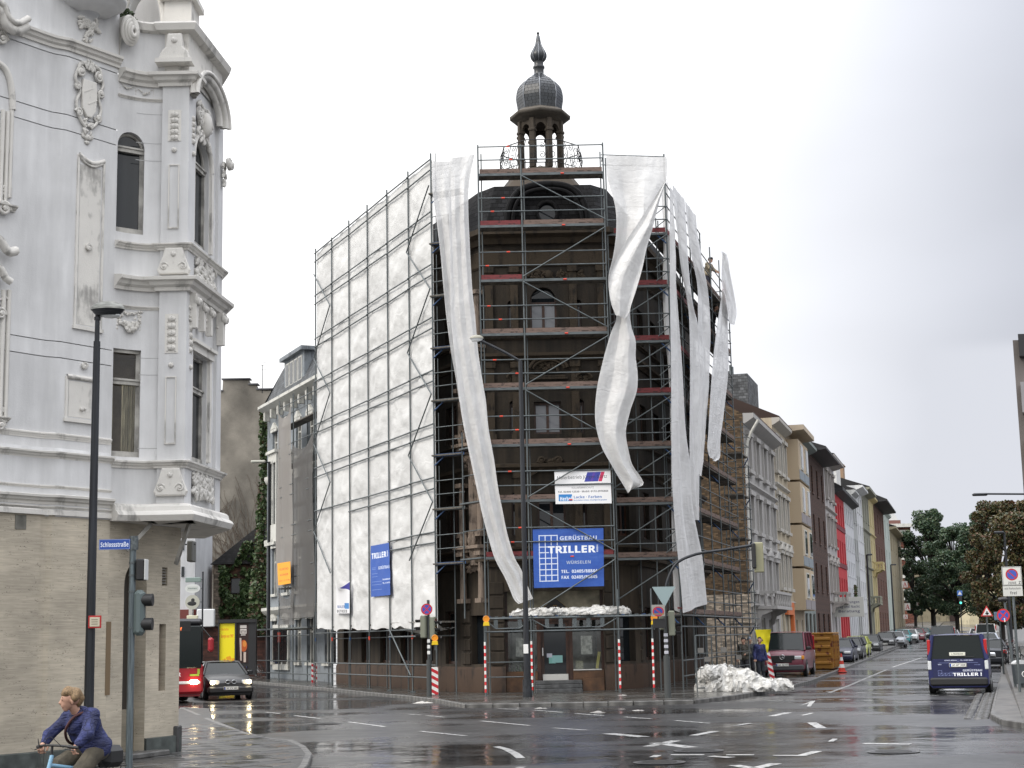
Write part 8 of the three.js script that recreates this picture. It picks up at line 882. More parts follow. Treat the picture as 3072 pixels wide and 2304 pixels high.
{ // city bus, front corner in view
  const d = V3(0.4, 0, 0.9165), r = V3(0.9165, 0, -0.4), p = onG(612, 2108).addScaledVector(r, -1.27).addScaledVector(d, -6), b = thing('city_bus', 'red city bus with dark windscreen coming round the house corner', 'bus', [p.x, 0, p.z], atan2(0.4, 0.9165)), red = paint([0.3, 0.012, 0.02]), L = 12, W = 2.5; part(b, 'body', [rbox(W, 1.05, L, 0.08, 0, 0.85, 0)], red); part(b, 'upper_body', rbox(W * 0.98, 1.4, L - 0.12, 0.1, 0, 2.05, -0.02), MAT.carglass); part(b, 'roof', rbox(W * 0.99, 0.26, L - 0.05, 0.1, 0, 2.86, 0), M([0.02, 0.02, 0.024], { roughness: 0.4 })); part(b, 'windscreen', rbox(W * 0.93, 1.5, 0.06, 0.05, 0, 1.98, L / 2), MAT.carglass); part(b, 'front_stripe', rbox(W * 0.9, 0.1, 0.05, 0.02, 0, 0.72, L / 2), MAT.lampC);
  const dt = canvasTex(256, 64, (x, w, h) => { x.fillStyle = '#0a0a0a'; x.fillRect(0, 0, w, h); text(x, '4 Uniklinik', 128, 30, 26, '#ff7a3a', { align: 'center' }); text(x, 'ü. Bushof', 150, 58, 26, '#ff7a3a', { align: 'center' }); }); part(b, 'destination_display', new THREE.PlaneGeometry(1.7, 0.36).translate(-0.1, 2.72, L / 2 + 0.035), new THREE.MeshStandardMaterial({ map: dt, emissiveMap: dt, emissive: lin(1, 1, 1), emissiveIntensity: 0.8, roughness: 0.3 })); const lt = canvasTex(256, 64, (x, w, h) => { x.fillStyle = '#8f1020'; x.fillRect(0, 0, w, h); text(x, 'KREUZER', 128, 50, 48, '#e8dcdc', { align: 'center', w: 230 }); }); part(b, 'lettering', new THREE.PlaneGeometry(1.3, 0.26).translate(-0.15, 1.02, L / 2 + 0.012), printed(lt)); part(b, 'logo', [bx(0.75, 1.08, 0.95, 1.02, L / 2 + 0.004, L / 2 + 0.02), bx(1.02, 1.1, 1.02, 1.2, L / 2 + 0.004, L / 2 + 0.02)], M([0.28, 0.4, 0.04], {})); part(b, 'mirror', rbox(0.2, 0.5, 0.2, 0.06, W / 2 + 0.2, 2.05, L / 2 + 0.2), red); part(b, 'mirror_arm', bar(V3(W / 2 - 0.1, 2.7, L / 2), V3(W / 2 + 0.2, 2.3, L / 2 + 0.2), 0.02), MAT.black); for (const s of [-1, 1]) { part(b, 'headlight', rbox(0.3, 0.14, 0.06, 0.03, s * 0.9, 0.74, L / 2 + 0.025), MAT.lit); for (const z of [3.4, -3]) { const w = part(b, 'wheel', clean(lathe([[0.3, -0.14], [0.46, -0.14], [0.48, 0], [0.46, 0.14], [0.3, 0.14]], 20).rotateZ(PI / 2)), MAT.tyre); w.position.set(s * 1.05, 0.48, z); part(w, 'rim', clean(cyl(0.31, 0.31, 0.2, 16, 0, -0.1, 0).rotateZ(PI / 2)), MAT.rim); } } part(b, 'skirt', box(W * 0.94, 0.14, L * 0.96, 0, 0.3, 0), red);
  const lp = new THREE.PointLight(0xffe0a8, 0.2); lp.position.set(0.9, 0.74, L / 2 + 0.2); lp.castShadow = true; lp.name = 'bus_headlight_glow'; b.add(lp);
  const q = onG(708, 2100), c = car('sedan', 'black saloon with lit round headlamps following beside the bus', [q.x - 0.4 * 2.3, 0, q.z - 0.9165 * 2.3], atan2(0.32, 0.947), [0.012, 0.012, 0.014], { kidney: true, plate: 'AC CX 580' }); for (const s of [-1, 1]) { for (const k of [0.5, 0.68]) part(c, 'headlamp', clean(cyl(0.075, 0.075, 0.05, 16).rotateX(PI / 2)), k > 0.6 ? MAT.lit : MAT.lampC).position.set(s * k, 0.66, 2.29); const pl = new THREE.PointLight(0xffe0a8, 0.2); pl.position.set(s * 0.68, 0.66, 2.5); pl.castShadow = true; pl.name = 'car_headlight_glow'; c.add(pl); }
}
// ---------- street furniture ----------
const signTex = (draw, n = 256, m = n) => canvasTex(n, m, draw);
const noStop = signTex((x) => { x.fillStyle = '#b8242c'; x.fillRect(0, 0, 256, 256); x.fillStyle = '#2b4aa8'; x.beginPath(); x.arc(128, 128, 98, 0, 7); x.fill(); x.strokeStyle = '#b8242c'; x.lineWidth = 26; for (const s of [-1, 1]) { x.beginPath(); x.moveTo(128 - 80, 128 - 80 * s); x.lineTo(128 + 80, 128 + 80 * s); x.stroke(); } });
const disc = (p, name, r, t, pos, turn = 0) => { const d = part(p, name, clean(cyl(r, r, 0.02, 28, 0, -0.01, 0).rotateX(PI / 2)), MAT.galv); d.position.set(...pos); d.rotation.y = turn; part(d, 'print', new THREE.CircleGeometry(r * 0.98, 28).translate(0, 0, 0.014), printed(t)); return d; };
{ // lamp before the white house
  const b = atZ(293, 940, -25.6), h = atZ(293, 936, -25.6).y, t = thing('street_lamp', 'tall dark street lamp with pale dome head before the white corner house', 'street lamp', [b.x, 0, b.z]); part(t, 'pole', [cyl(0.084, 0.056, h - 0.5, 14), cyl(0.042, 0.038, 0.62, 12, 0, h - 0.5, 0), cyl(0.055, 0.055, 0.05, 12, 0, h - 0.14, 0), cyl(0.12, 0.11, 0.9, 14)], MAT.pole); part(t, 'lamp_head', flat(new THREE.SphereGeometry(0.3, 24, 12, 0, 6.3, 0, PI / 2).scale(0.95, 0.5, 0.62)).translate(0.17, h + 0.03, 0), M([0.5, 0.51, 0.47], { map: T.mottle, size: 0.4, roughness: 0.5 })); part(t, 'lamp_rim', [flat(new THREE.CylinderGeometry(0.29, 0.2, 0.1, 24).scale(0.95, 1, 0.62)).translate(0.17, h - 0.02, 0)], MAT.pole); part(t, 'lamp_glass', flat(new THREE.SphereGeometry(0.15, 16, 8).scale(1.1, 0.35, 0.7)).translate(0.22, h - 0.06, 0), MAT.lampC);
  const s = thing('notice_plate', 'small cream notice plate with red frame on the lamp pole', 'sign', [b.x + 0.1, atZ(281, 1866, -25.6).y, b.z + 0.12]); part(s, 'frame', rbox(0.21, 0.2, 0.015, 0.005), M([0.45, 0.03, 0.03], {})); part(s, 'plate', rbox(0.16, 0.15, 0.01, 0.003, 0, 0, 0.01), M([0.6, 0.55, 0.42], {})); part(s, 'text_line', [0.035, 0, -0.035].map((y) => bx(-0.05, 0.05, y - 0.006, y + 0.006, 0.0145, 0.017)), M([0.25, 0.2, 0.15], {}));
}
{ // street-name post with pedestrian signals
  const z = -25.2, b = atZ(398, 1700, z), top = atZ(404, 1612, z).y, t = thing('street_sign_post', 'grey post with blue Schlossstraße name plate and signal heads', 'sign', [b.x, 0, z]); part(t, 'post', cyl(0.055, 0.052, top, 14), M([0.22, 0.27, 0.29], { map: T.mottle, size: 0.5, roughness: 0.45, metalness: 0.4 })); part(t, 'cap', [cyl(0.07, 0.07, 0.22, 14, 0.01, top - 0.2, 0), rbox(0.12, 0.2, 0.1, 0.02, 0.02, top - 0.1, 0)], MAT.galv); const st = signTex((x, w, h) => { x.fillStyle = '#234a9c'; x.fillRect(0, 0, w, h); x.strokeStyle = '#d0d6e4'; x.lineWidth = 3; x.strokeRect(6, 6, w - 12, h - 12); text(x, 'Schlossstraße', 256, 118, 100, '#dfe4ec', { align: 'center', w: 470 }); }, 512, 160); const pl = panel(t, 'name_plate', 0.5, 0.165, 0.02, printed(st), M([0.05, 0.1, 0.3], {})); pl.position.set(-0.28, top - 0.11, 0.05); const sm_ = M([0.1, 0.13, 0.13], { roughness: 0.5 });
  const h1 = part(t, 'signal_head', rbox(0.14, 0.34, 0.2, 0.02, 0.14, top - 0.52, 0), MAT.black); part(h1, 'back_plate', rbox(0.02, 0.33, 0.22, 0.006, 0.22, top - 0.52, 0), M([0.55, 0.56, 0.55], {})); part(t, 'signal_head', rbox(0.16, 0.72, 0.22, 0.05, 0.12, top - 1.2, -0.02), sm_); for (const k of [1, 1.38]) part(t, 'signal_hood', cyl(0.1, 0.1, 0.18, 14, 0, -0.09, 0).rotateZ(PI / 2).translate(0.24, top - k, -0.02), MAT.black); part(t, 'clamp', [0.42, 0.62, 0.88, 1.45].map((k) => cyl(0.062, 0.062, 0.03, 12, 0, top - k, 0)), MAT.galv);
}
{ // long-arm lamp before the scaffold
  const z = -52.6, b = atZ(1572, 1600, z), e = atZ(1556, 1082, z), hd = atZ(1430, 1016, z), t = thing('street_lamp', 'slim black street lamp with long slanting arm before the scaffold', 'street lamp', [b.x, 0, z]); const top = e.y, dx = hd.x - b.x; part(t, 'pole', [cyl(0.125, 0.085, 3.2, 12), cyl(0.085, 0.07, top - 3.2, 12, 0, 3.2, 0), cyl(0.16, 0.15, 0.7, 12)], MAT.pole); part(t, 'arm', tube([V3(0, top - 0.02, 0), V3(dx * 0.4, lerp(top, hd.y, 0.42), 0), V3(dx * 0.95, hd.y - 0.04, 0)], 0.05, 8, 20), MAT.pole); part(t, 'lamp_head', flat(new THREE.SphereGeometry(0.24, 18, 10, 0, 6.3, 0, PI / 2).scale(1, 0.55, 0.6)).translate(dx, hd.y, 0), M([0.3, 0.29, 0.24], { roughness: 0.5 })); part(t, 'lamp_glass', flat(new THREE.CylinderGeometry(0.23, 0.17, 0.1, 18).scale(1, 1, 0.6)).translate(dx, hd.y - 0.04, 0), MAT.lampC); part(t, 'sticker', rbox(0.16, 0.3, 0.02, 0.005, -0.02, 1.7, 0.12), MAT.tapeW);
}
const sigM = M([0.16, 0.17, 0.13], { roughness: 0.6 });
function signalHead(p, x, y, z, turn, n = 3) { const g = new THREE.Group(); g.name = 'signal_head'; g.position.set(x, y, z); g.rotation.y = turn; p.add(g); part(g, 'case', rbox(0.24, n * 0.26, 0.2, 0.03), sigM); for (let i = 0; i < n; i++) { part(g, 'hood', flat(new THREE.CylinderGeometry(0.1, 0.1, 0.2, 14, 1, true, -PI / 2, PI).rotateX(PI / 2)).translate(0, (i - (n - 1) / 2) * 0.25, 0.19), Object.assign(MAT.black, { side: THREE.DoubleSide })); part(g, 'lens', clean(cyl(0.085, 0.085, 0.02, 14).rotateX(PI / 2)), M([[0.02, 0.05, 0.03], [0.06, 0.04, 0.01], [0.07, 0.01, 0.01]][i % 3], { roughness: 0.2 })).position.set(0, (i - (n - 1) / 2) * 0.25, 0.1); } return g; }
const polG = M([0.045, 0.05, 0.05], { roughness: 0.55 });
{ // traffic light left with no-stopping sign
  const p = onG(1288, 2090, 0.12), t = thing('traffic_light', 'traffic light pole with round no-stopping sign before the white sheeting', 'traffic light', [p.x, 0.12, p.z]), y = (py) => atZ(1280, py, p.z).y - 0.12; part(t, 'pole', [cyl(0.09, 0.085, 1.25, 12), cyl(0.05, 0.05, y(1800), 10)], polG); signalHead(t, 0.16, y(1885), 0, 1.2); signalHead(t, -0.16, y(1880), 0, -1.9); disc(t, 'no_stopping_sign', 0.2, noStop, [-0.05, y(1828), 0.1]); part(t, 'sticker', [0, 1, 2].map((i) => rbox(0.1, 0.12, 0.11, 0.01, 0, 1.5 + i * 0.2, 0)), MAT.tapeW); part(t, 'bracket', bar(V3(-0.2, y(1895), 0), V3(0.2, y(1895), 0), 0.02), polG);
}
{ // traffic light right with arched mast
  const p = onG(2004, 2094, 0.12), t = thing('traffic_light', 'traffic light with long curved mast arm and give-way sign seen from behind', 'traffic light', [p.x, 0.12, p.z]), y = (py) => atZ(2000, py, p.z).y - 0.12, W = (px, py) => { const q = atZ(px, py, p.z); return V3(q.x - p.x, q.y - 0.12, 0); }; part(t, 'pole', [cyl(0.11, 0.1, 1.3, 12), cyl(0.06, 0.055, y(1790), 10)], polG); part(t, 'mast_arm', tube([V3(0, y(1795), 0), W(2003, 1740), W(2030, 1690), W(2080, 1665), W(2180, 1648), W(2262, 1635)], 0.045, 8, 40), MAT.pole); const q = W(2272, 1672); const far = part(t, 'signal_board', rbox(0.3, 0.95, 0.12, 0.03), M([0.28, 0.27, 0.17], { roughness: 0.6 })); far.position.set(q.x + 0.05, q.y, -0.05); part(t, 'signal_case', rbox(0.12, 0.8, 0.2, 0.03, q.x - 0.12, q.y + 0.05, 0.05), MAT.black); signalHead(t, 0.2, y(1870), 0, 1.5); signalHead(t, -0.05, y(1852), -0.2, 3.0, 3);
  part(t, 'give_way_sign', extr([[-0.37, 0.28], [0.37, 0.28], [0, -0.36]], 0.02), M([0.28, 0.36, 0.37], { roughness: 0.5, metalness: 0.3 })).position.set(-0.02, y(1787), 0.1); const np = signTex((x) => { x.fillStyle = '#8f8d88'; x.fillRect(0, 0, 256, 256); x.fillStyle = '#a8202c'; x.beginPath(); x.arc(128, 150, 110, 0, 7); x.fill(); x.fillStyle = '#26408c'; x.beginPath(); x.arc(128, 150, 84, 0, 7); x.fill(); x.strokeStyle = '#a8202c'; x.lineWidth = 22; x.beginPath(); x.moveTo(70, 90); x.lineTo(190, 210); x.stroke(); x.fillStyle = '#8a6a44'; x.fillRect(20, 190, 216, 30); }); const n = panel(t, 'no_parking_plate', 0.42, 0.36, 0.02, printed(np), MAT.galv); n.position.set(W(1972, 1832).x, W(1972, 1832).y, 0.3); part(t, 'lower_box', rbox(0.4, 0.3, 0.06, 0.01, W(1976, 1870).x, W(1976, 1870).y, 0.2), MAT.black); part(t, 'sticker', [0, 1, 2, 3].map((i) => rbox(0.12, 0.1, 0.13, 0.01, 0, 1.4 + i * 0.18, 0)), M([0.45, 0.45, 0.5], {}));
}
{ // warning lamps, striped beacons, safety plates
  for (const [px, py, lab] of [[1305, 1923, 'yellow warning lamp on the post by the left traffic light'], [1459, 1866, 'yellow warning lamp on the trestle post left of the shop door'], [1962, 1862, 'yellow warning lamp on the trestle end post']]) { const q = atZ(px, py, -54.15), t = thing('warning_lamp', lab, 'warning lamp', [q.x, q.y, q.z]); part(t, 'battery_box', extr([[-0.11, -0.13], [0.11, -0.13], [0.09, 0.0], [-0.09, 0.0]], 0.14, 0.01).translate(0, 0, -0.04), M([0.7, 0.48, 0.01], { roughness: 0.4 })); part(t, 'lens', flat(new THREE.CylinderGeometry(0.1, 0.1, 0.08, 20).rotateX(PI / 2)).translate(0, 0.1, 0.04), M([0.75, 0.27, 0.01], { roughness: 0.25 })); part(t, 'lens_rim', flat(new THREE.TorusGeometry(0.1, 0.015, 6, 20)).translate(0, 0.1, 0.08), MAT.amber); part(t, 'holder', bar(V3(0, -0.3, -0.03), V3(0, 0.0, -0.03), 0.02), MAT.galv); }
  const bt = signTex((x, w, h) => { x.fillStyle = '#dcdcda'; x.fillRect(0, 0, w, h); x.fillStyle = '#b81c28'; for (let i = -1; i < 5; i++) { x.beginPath(); x.moveTo(0, i * 190); x.lineTo(w, i * 190 + 110); x.lineTo(w, i * 190 + 205); x.lineTo(0, i * 190 + 95); x.fill(); } }, 200, 768);
  for (const [px, py, k, lab] of [[1304, 2092, 1, 'red and white striped beacon board by the left traffic light'], [943, 2052, 1, 'red and white striped beacon board at the far end of the sheeting']]) { const q = onG(px, py, 0.05), t = thing('beacon_board', lab, 'barrier', [q.x, 0.05, q.z]); const b = panel(t, 'board', 0.27, 1.0, 0.03, printed(bt), MAT.tapeW); b.position.y = 0.55; part(t, 'foot', rbox(0.4, 0.1, 0.5, 0.03, 0, 0.05, 0), MAT.black); }
  const q = onG(2312, 2042, 0.12), tb = thing('beacon_board', 'leaning red and white board beside the worker in blue', 'barrier', [q.x, 0.12, q.z]); const b = panel(tb, 'board', 0.2, 1.1, 0.03, printed(bt), MAT.tapeW); b.position.y = 0.6; b.rotation.z = 0.16; part(tb, 'foot', rbox(0.4, 0.1, 0.4, 0.03, 0.05, 0.05, 0), MAT.black);
  const yf = atZ(2290, 1925, -66), yt = thing('plastic_tarpaulin_scrap', 'bright yellow plastic caught on the fence by the red van', 'litter', [yf.x, yf.y, yf.z]); part(yt, 'sheet', clean(grid(10, 10, (u, v) => V3((u - 0.5) * 0.6 * (0.5 + v * 0.6), (v - 0.5) * 1.0, 0.15 * vn(u * 5, v * 5)))), M([0.7, 0.6, 0.01], { side: THREE.DoubleSide })); part(yt, 'stake', bar(V3(0, -1.8 - 0.3, -0.03), V3(0, 0.4, -0.03), 0.02), MAT.galv);
  // site fence panels before the right-hand posts
  [[2092, 2078, 2140, 2076, 'mesh-free tube fence frame beside the sheet heap'], [2140, 2076, 2252, 2060, 'longer tube fence frame behind the sheet heap']].forEach(([a, ay, c, cy, lab]) => { const A = onG(a, ay, 0.12), C = onG(c, cy, 0.12), f = thing('site_fence', lab, 'fence'); A.y = C.y = 0.12; const up = (p, h) => p.clone().setY(0.12 + h); for (const [s, e] of [[A, up(A, 1.9)], [C, up(C, 1.9)], [up(A, 1.9), up(C, 1.9)], [up(A, 0.15), up(C, 0.15)]]) rod(f, 'frame_tube', s, e, 0.022); for (let i = 1; i < 4; i++) { const m = A.clone().lerp(C, i / 4); rod(f, 'wire', up(m, 0.15), up(m, 1.9), 0.008, MAT.galv); } rod(f, 'wire', up(A, 0.8), up(C, 0.8), 0.012); rod(f, 'wire', up(A, 1.3), up(C, 1.3), 0.012); for (const [k, h] of [[0.3, 1.4], [0.7, 1.1]]) part(f, 'notice', rbox(0.2, 0.16, 0.01, 0.003), MAT.plaster).position.copy(up(A.clone().lerp(C, k), h).add(V3(0, 0, 0.03))); });
}
{ // signs at the right-hand corner
  const z = -47, X = (px, py) => atZ(px, py, z), P1 = X(3040, 1800), t = thing('sign_post', 'post with no-parking zone sign and frei plate at the right corner', 'sign', [P1.x, 0.12, z]), y = (py) => atZ(3040, py, z).y - 0.12, u = 4700 / 47.6; const zt = signTex((x) => { x.fillStyle = '#d2d2cc'; x.fillRect(0, 0, 256, 256); x.strokeStyle = '#555'; x.lineWidth = 5; x.strokeRect(8, 8, 240, 240); x.fillStyle = '#b03038'; x.beginPath(); x.arc(128, 108, 82, 0, 7); x.fill(); x.fillStyle = '#3a56b0'; x.beginPath(); x.arc(128, 108, 62, 0, 7); x.fill(); x.strokeStyle = '#b03038'; x.lineWidth = 16; x.beginPath(); x.moveTo(80, 62); x.lineTo(176, 156); x.stroke(); text(x, 'ZONE', 72, 240, 46, '#555', { w: 110 }); text(x, 'Z', 210, 240, 56, '#333'); }), ft = signTex((x) => { x.fillStyle = '#c8c8c2'; x.fillRect(0, 0, 256, 128); text(x, 'mit Parkschein', 20, 46, 36, '#666', { w: 216 }); text(x, 'frei', 90, 108, 54, '#444'); }, 256, 128), at_ = signTex((x) => { x.fillStyle = '#c9c3b6'; x.fillRect(0, 0, 256, 256); x.strokeStyle = '#b03038'; x.lineWidth = 22; x.beginPath(); x.moveTo(128, 130); x.lineTo(128, 40); x.moveTo(88, 84); x.lineTo(128, 40); x.lineTo(168, 84); x.stroke(); x.lineWidth = 6; x.beginPath(); x.arc(90, 200, 26, 0, 7); x.arc(166, 200, 26, 0, 7); x.stroke(); });
  part(t, 'post', cyl(0.04, 0.04, y(1700), 10), MAT.galv); const a = panel(t, 'zone_sign', 58 / u, 55 / u, 0.02, printed(zt), MAT.galv); a.position.set(X(3033, 1727).x - P1.x, y(1728), 0.06); const b = panel(t, 'parking_plate', 58 / u, 30 / u, 0.02, printed(ft), MAT.galv); b.position.set(X(3036, 1773).x - P1.x, y(1773), 0.06); const t2 = thing('sign_post', 'post with red arrow plate above a large no-stopping disc', 'sign', [X(3062, 1900).x, 0.12, z + 1.5]); const y2 = (py) => atZ(3060, py, z + 1.5).y - 0.12; part(t2, 'post', cyl(0.045, 0.045, y2(1780), 10), MAT.galv); const c = panel(t2, 'arrow_plate', 0.38, 0.36, 0.02, printed(at_), MAT.galv); c.position.set(0.0, y2(1812), 0.06); disc(t2, 'no_stopping_sign', 0.24, noStop, [0.0, y2(1855), 0.07]); part(t2, 'yellow_tape', cyl(0.05, 0.05, 0.14, 10, 0, y2(1935), 0), M([0.7, 0.5, 0.02], {}));
  const z3 = -50.5, q3 = atZ(3048, 2076, z3), t3 = thing('sign_post', 'leaning grey post with a turned no-stopping disc', 'sign', [q3.x, 0.12, z3]); t3.rotation.z = 0.06; part(t3, 'post', cyl(0.045, 0.04, 2.75, 10), MAT.galv); disc(t3, 'no_stopping_sign', 0.21, noStop, [-0.12, 2.35, 0.1], -0.6); part(t3, 'lamp_box', rbox(0.3, 0.14, 0.2, 0.05, -0.05, 2.85, 0), MAT.black); part(t3, 'sticker', rbox(0.06, 0.12, 0.01, 0.002, -0.1, 2.2, 0.13), MAT.tapeW);
  const z4 = -62, q4 = atZ(2963, 1900, z4), t4 = thing('warning_sign', 'red-edged triangular warning sign on a post beyond the blue van', 'sign', [q4.x, 0.12, z4]); const y4 = (py) => atZ(2963, py, z4).y - 0.12; const tri = (r) => [[-r, -r * 0.58], [r, -r * 0.58], [0, r * 1.15]]; part(t4, 'post', cyl(0.04, 0.04, y4(1835), 8), MAT.galv); part(t4, 'border', extr(tri(0.24), 0.02), M([0.5, 0.04, 0.04], {})).position.set(0, y4(1838), 0.05); part(t4, 'plate', extr(tri(0.17), 0.01), MAT.tapeW).position.set(0, y4(1838), 0.07); part(t4, 'symbol', [rbox(0.05, 0.14, 0.01, 0.003, 0, y4(1839), 0.088), rbox(0.14, 0.04, 0.01, 0.003, 0, y4(1840), 0.088)], MAT.black);
  const z5 = -66, q5 = atZ(2999, 1850, z5), t5 = thing('direction_sign', 'pale blue direction board on a post behind the signs', 'sign', [q5.x, 0.12, z5]); const y5 = atZ(2999, 1848, z5).y - 0.12; part(t5, 'post', cyl(0.04, 0.04, y5 + 0.2, 8), MAT.galv); part(t5, 'board', rbox(0.5, 0.34, 0.03, 0.01, 0, y5, 0.05), M([0.2, 0.3, 0.42], { roughness: 0.5 }));
  const zb = -50, qb = atZ(3064, 2030, zb), bin = thing('litter_bin', 'dark grey litter bin with round emblem on a short post', 'litter bin', [qb.x, 0.12, zb]); const h0 = atZ(3064, 2052, zb).y - 0.12, h1 = atZ(3064, 1992, zb).y - 0.12; part(bin, 'post', rbox(0.12, h0 + 0.1, 0.1, 0.02, 0, h0 / 2, 0), MAT.galv); part(bin, 'container', extr([[-0.2, h0], [0.2, h0], [0.25, h1], [-0.25, h1]], 0.34, 0.03).translate(0, 0, -0.17), M([0.05, 0.06, 0.065], { roughness: 0.5 })); part(bin, 'hood', flat(new THREE.CylinderGeometry(0.25, 0.25, 0.36, 18, 1, false, 0, PI).rotateX(PI / 2).rotateZ(PI / 2).scale(1, 0.5, 1)).translate(0, h1, 0), M([0.45, 0.46, 0.47], {})); part(bin, 'emblem', [flat(new THREE.TorusGeometry(0.08, 0.012, 6, 20)).translate(0.05, (h0 + h1) / 2, 0.18), rbox(0.03, 0.06, 0.01, 0.002, 0.05, (h0 + h1) / 2, 0.178)], MAT.tapeW);
  const ll = atZ(2917, 1484, -58), lr = atZ(3150, 1480, -58), la = thing('street_lamp', 'flat street lamp on a long horizontal arm reaching in at the right', 'street lamp', [lr.x, 0.12, -58]); part(la, 'pole', cyl(0.1, 0.07, lr.y, 10), MAT.pole); part(la, 'arm', bar(V3(ll.x - lr.x + 0.5, ll.y - 0.1, 0), V3(0, lr.y - 0.15, 0), 0.035, 8), MAT.pole); part(la, 'lamp_head', rbox(0.55, 0.1, 0.24, 0.04, ll.x - lr.x + 0.28, ll.y - 0.12, 0), MAT.pole);
  for (const [px, hy, by, px2, z6, lab] of [[2600, 1664, 1905, 2612, -150, 'slim street lamp before the white house in the row'], [2672, 1694, 1900, 2684, -190, 'slim street lamp before the brick house far up the row'], [3012, 1597, 1900, 2990, -105, 'street lamp half hidden in the autumn tree']]) { const q = atZ(px, hy, z6), e = atZ(px2, hy - 1, z6), l = thing('street_lamp', lab, 'street lamp', [q.x, gy(z6), z6]); part(l, 'pole', cyl(0.12, 0.08, q.y - gy(z6), 8), MAT.pole); part(l, 'lamp_head', [rbox(abs(e.x - q.x) * 1.3, 0.16, 0.3, 0.05, (e.x - q.x) * 0.7, q.y - gy(z6), 0)], MAT.pole); }
  const ll2 = onLW(775, 1385, 1.5), lp = thing('street_lamp', 'small flat street lamp sticking out beside the ivy', 'street lamp', [ll2.x, 0, ll2.z]); part(lp, 'lamp_head', rbox(0.75, 0.13, 0.3, 0.04, 0, ll2.y, 0), M([0.45, 0.45, 0.4], {})); part(lp, 'pole', [cyl(0.1, 0.07, ll2.y, 10, 0.55, 0, -0.1), bar(V3(0.3, ll2.y, -0.03), V3(0.55, ll2.y - 0.05, -0.1), 0.04)], MAT.pole);
  // shop signs far up the row
  const at2 = signTex((x) => { x.fillStyle = '#d8d4d0'; x.fillRect(0, 0, 256, 256); text(x, 'A', 50, 220, 240, '#b0202c', { font: 'serif' }); }); for (const [px, py, w, h, tx, lab, c] of [[2714, 1753, 16, 18, at2, 'white pharmacy sign with red letter A, upper one', 0], [2722, 1820, 16, 20, at2, 'white pharmacy sign with red letter A, middle one', 0], [2716, 1850, 12, 12, at2, 'small white pharmacy sign with red letter A, lowest one', 0]]) { const q = onRL(px, py, 1.4), k = q.length() / 4700, s = thing('pharmacy_sign', lab, 'sign', [q.x, q.y, q.z], -0.3); panel(s, 'board', w * k, h * k, 0.2, printed(tx), MAT.whiteT); }
  const kt = signTex((x) => { x.fillStyle = '#d4d0cc'; x.fillRect(0, 0, 256, 128); text(x, 'Kiosk', 30, 92, 84, '#b0302c', { w: 200 }); }, 256, 128), kq = atZ(2760, 1812, -262), ks = thing('kiosk_sign', 'white kiosk sign under the far trees', 'sign', [kq.x, kq.y, kq.z]); panel(ks, 'board', 1.2, 0.6, 0.1, printed(kt), MAT.whiteT); part(ks, 'bracket', bar(V3(0.2, -kq.y + gy(-262), -0.1), V3(0.2, 0, -0.1), 0.05), MAT.pole);
  const zz = -200, gq = atZ(2880, 1806, zz), gl = thing('traffic_light', 'far traffic light showing green with blue crossing sign', 'traffic light', [gq.x, gy(zz), zz]); const gh = gq.y - gy(zz); part(gl, 'pole', cyl(0.07, 0.06, gh + 0.6, 8), MAT.pole); part(gl, 'case', rbox(0.4, 1.1, 0.25, 0.04, 0, gh + 0.2, 0.12), MAT.black); part(gl, 'green_light', cyl(0.14, 0.14, 0.03, 14).rotateX(PI / 2).translate(0, gh - 0.1, 0.27), new THREE.MeshStandardMaterial({ color: lin(0.05, 0.4, 0.3), emissive: lin(0.1, 0.9, 0.65), emissiveIntensity: 1.2 })); part(gl, 'crossing_sign', rbox(0.65, 0.65, 0.05, 0.02, 0, gh + 1.1, 0.1), M([0.06, 0.16, 0.5], { roughness: 0.4 })); part(gl, 'crossing_triangle', extr([[-0.24, -0.18], [0.24, -0.18], [0, 0.24]], 0.01).translate(0, gh + 1.1, 0.128), MAT.tapeW);
  const cq = onG(2786, 1906), cs = thing('crossing_sign', 'square blue pedestrian crossing sign by the parked row', 'sign', [cq.x, gy(cq.z), cq.z]); const ch_ = atZ(2783, 1837, cq.z).y - gy(cq.z); part(cs, 'post', cyl(0.05, 0.05, ch_, 8), MAT.galv); part(cs, 'plate', rbox(0.55, 0.55, 0.04, 0.02, 0, ch_, 0.06), M([0.06, 0.18, 0.5], {})); part(cs, 'triangle', extr([[-0.2, -0.16], [0.2, -0.16], [0, 0.2]], 0.01).translate(0, ch_, 0.082), MAT.tapeW);
}
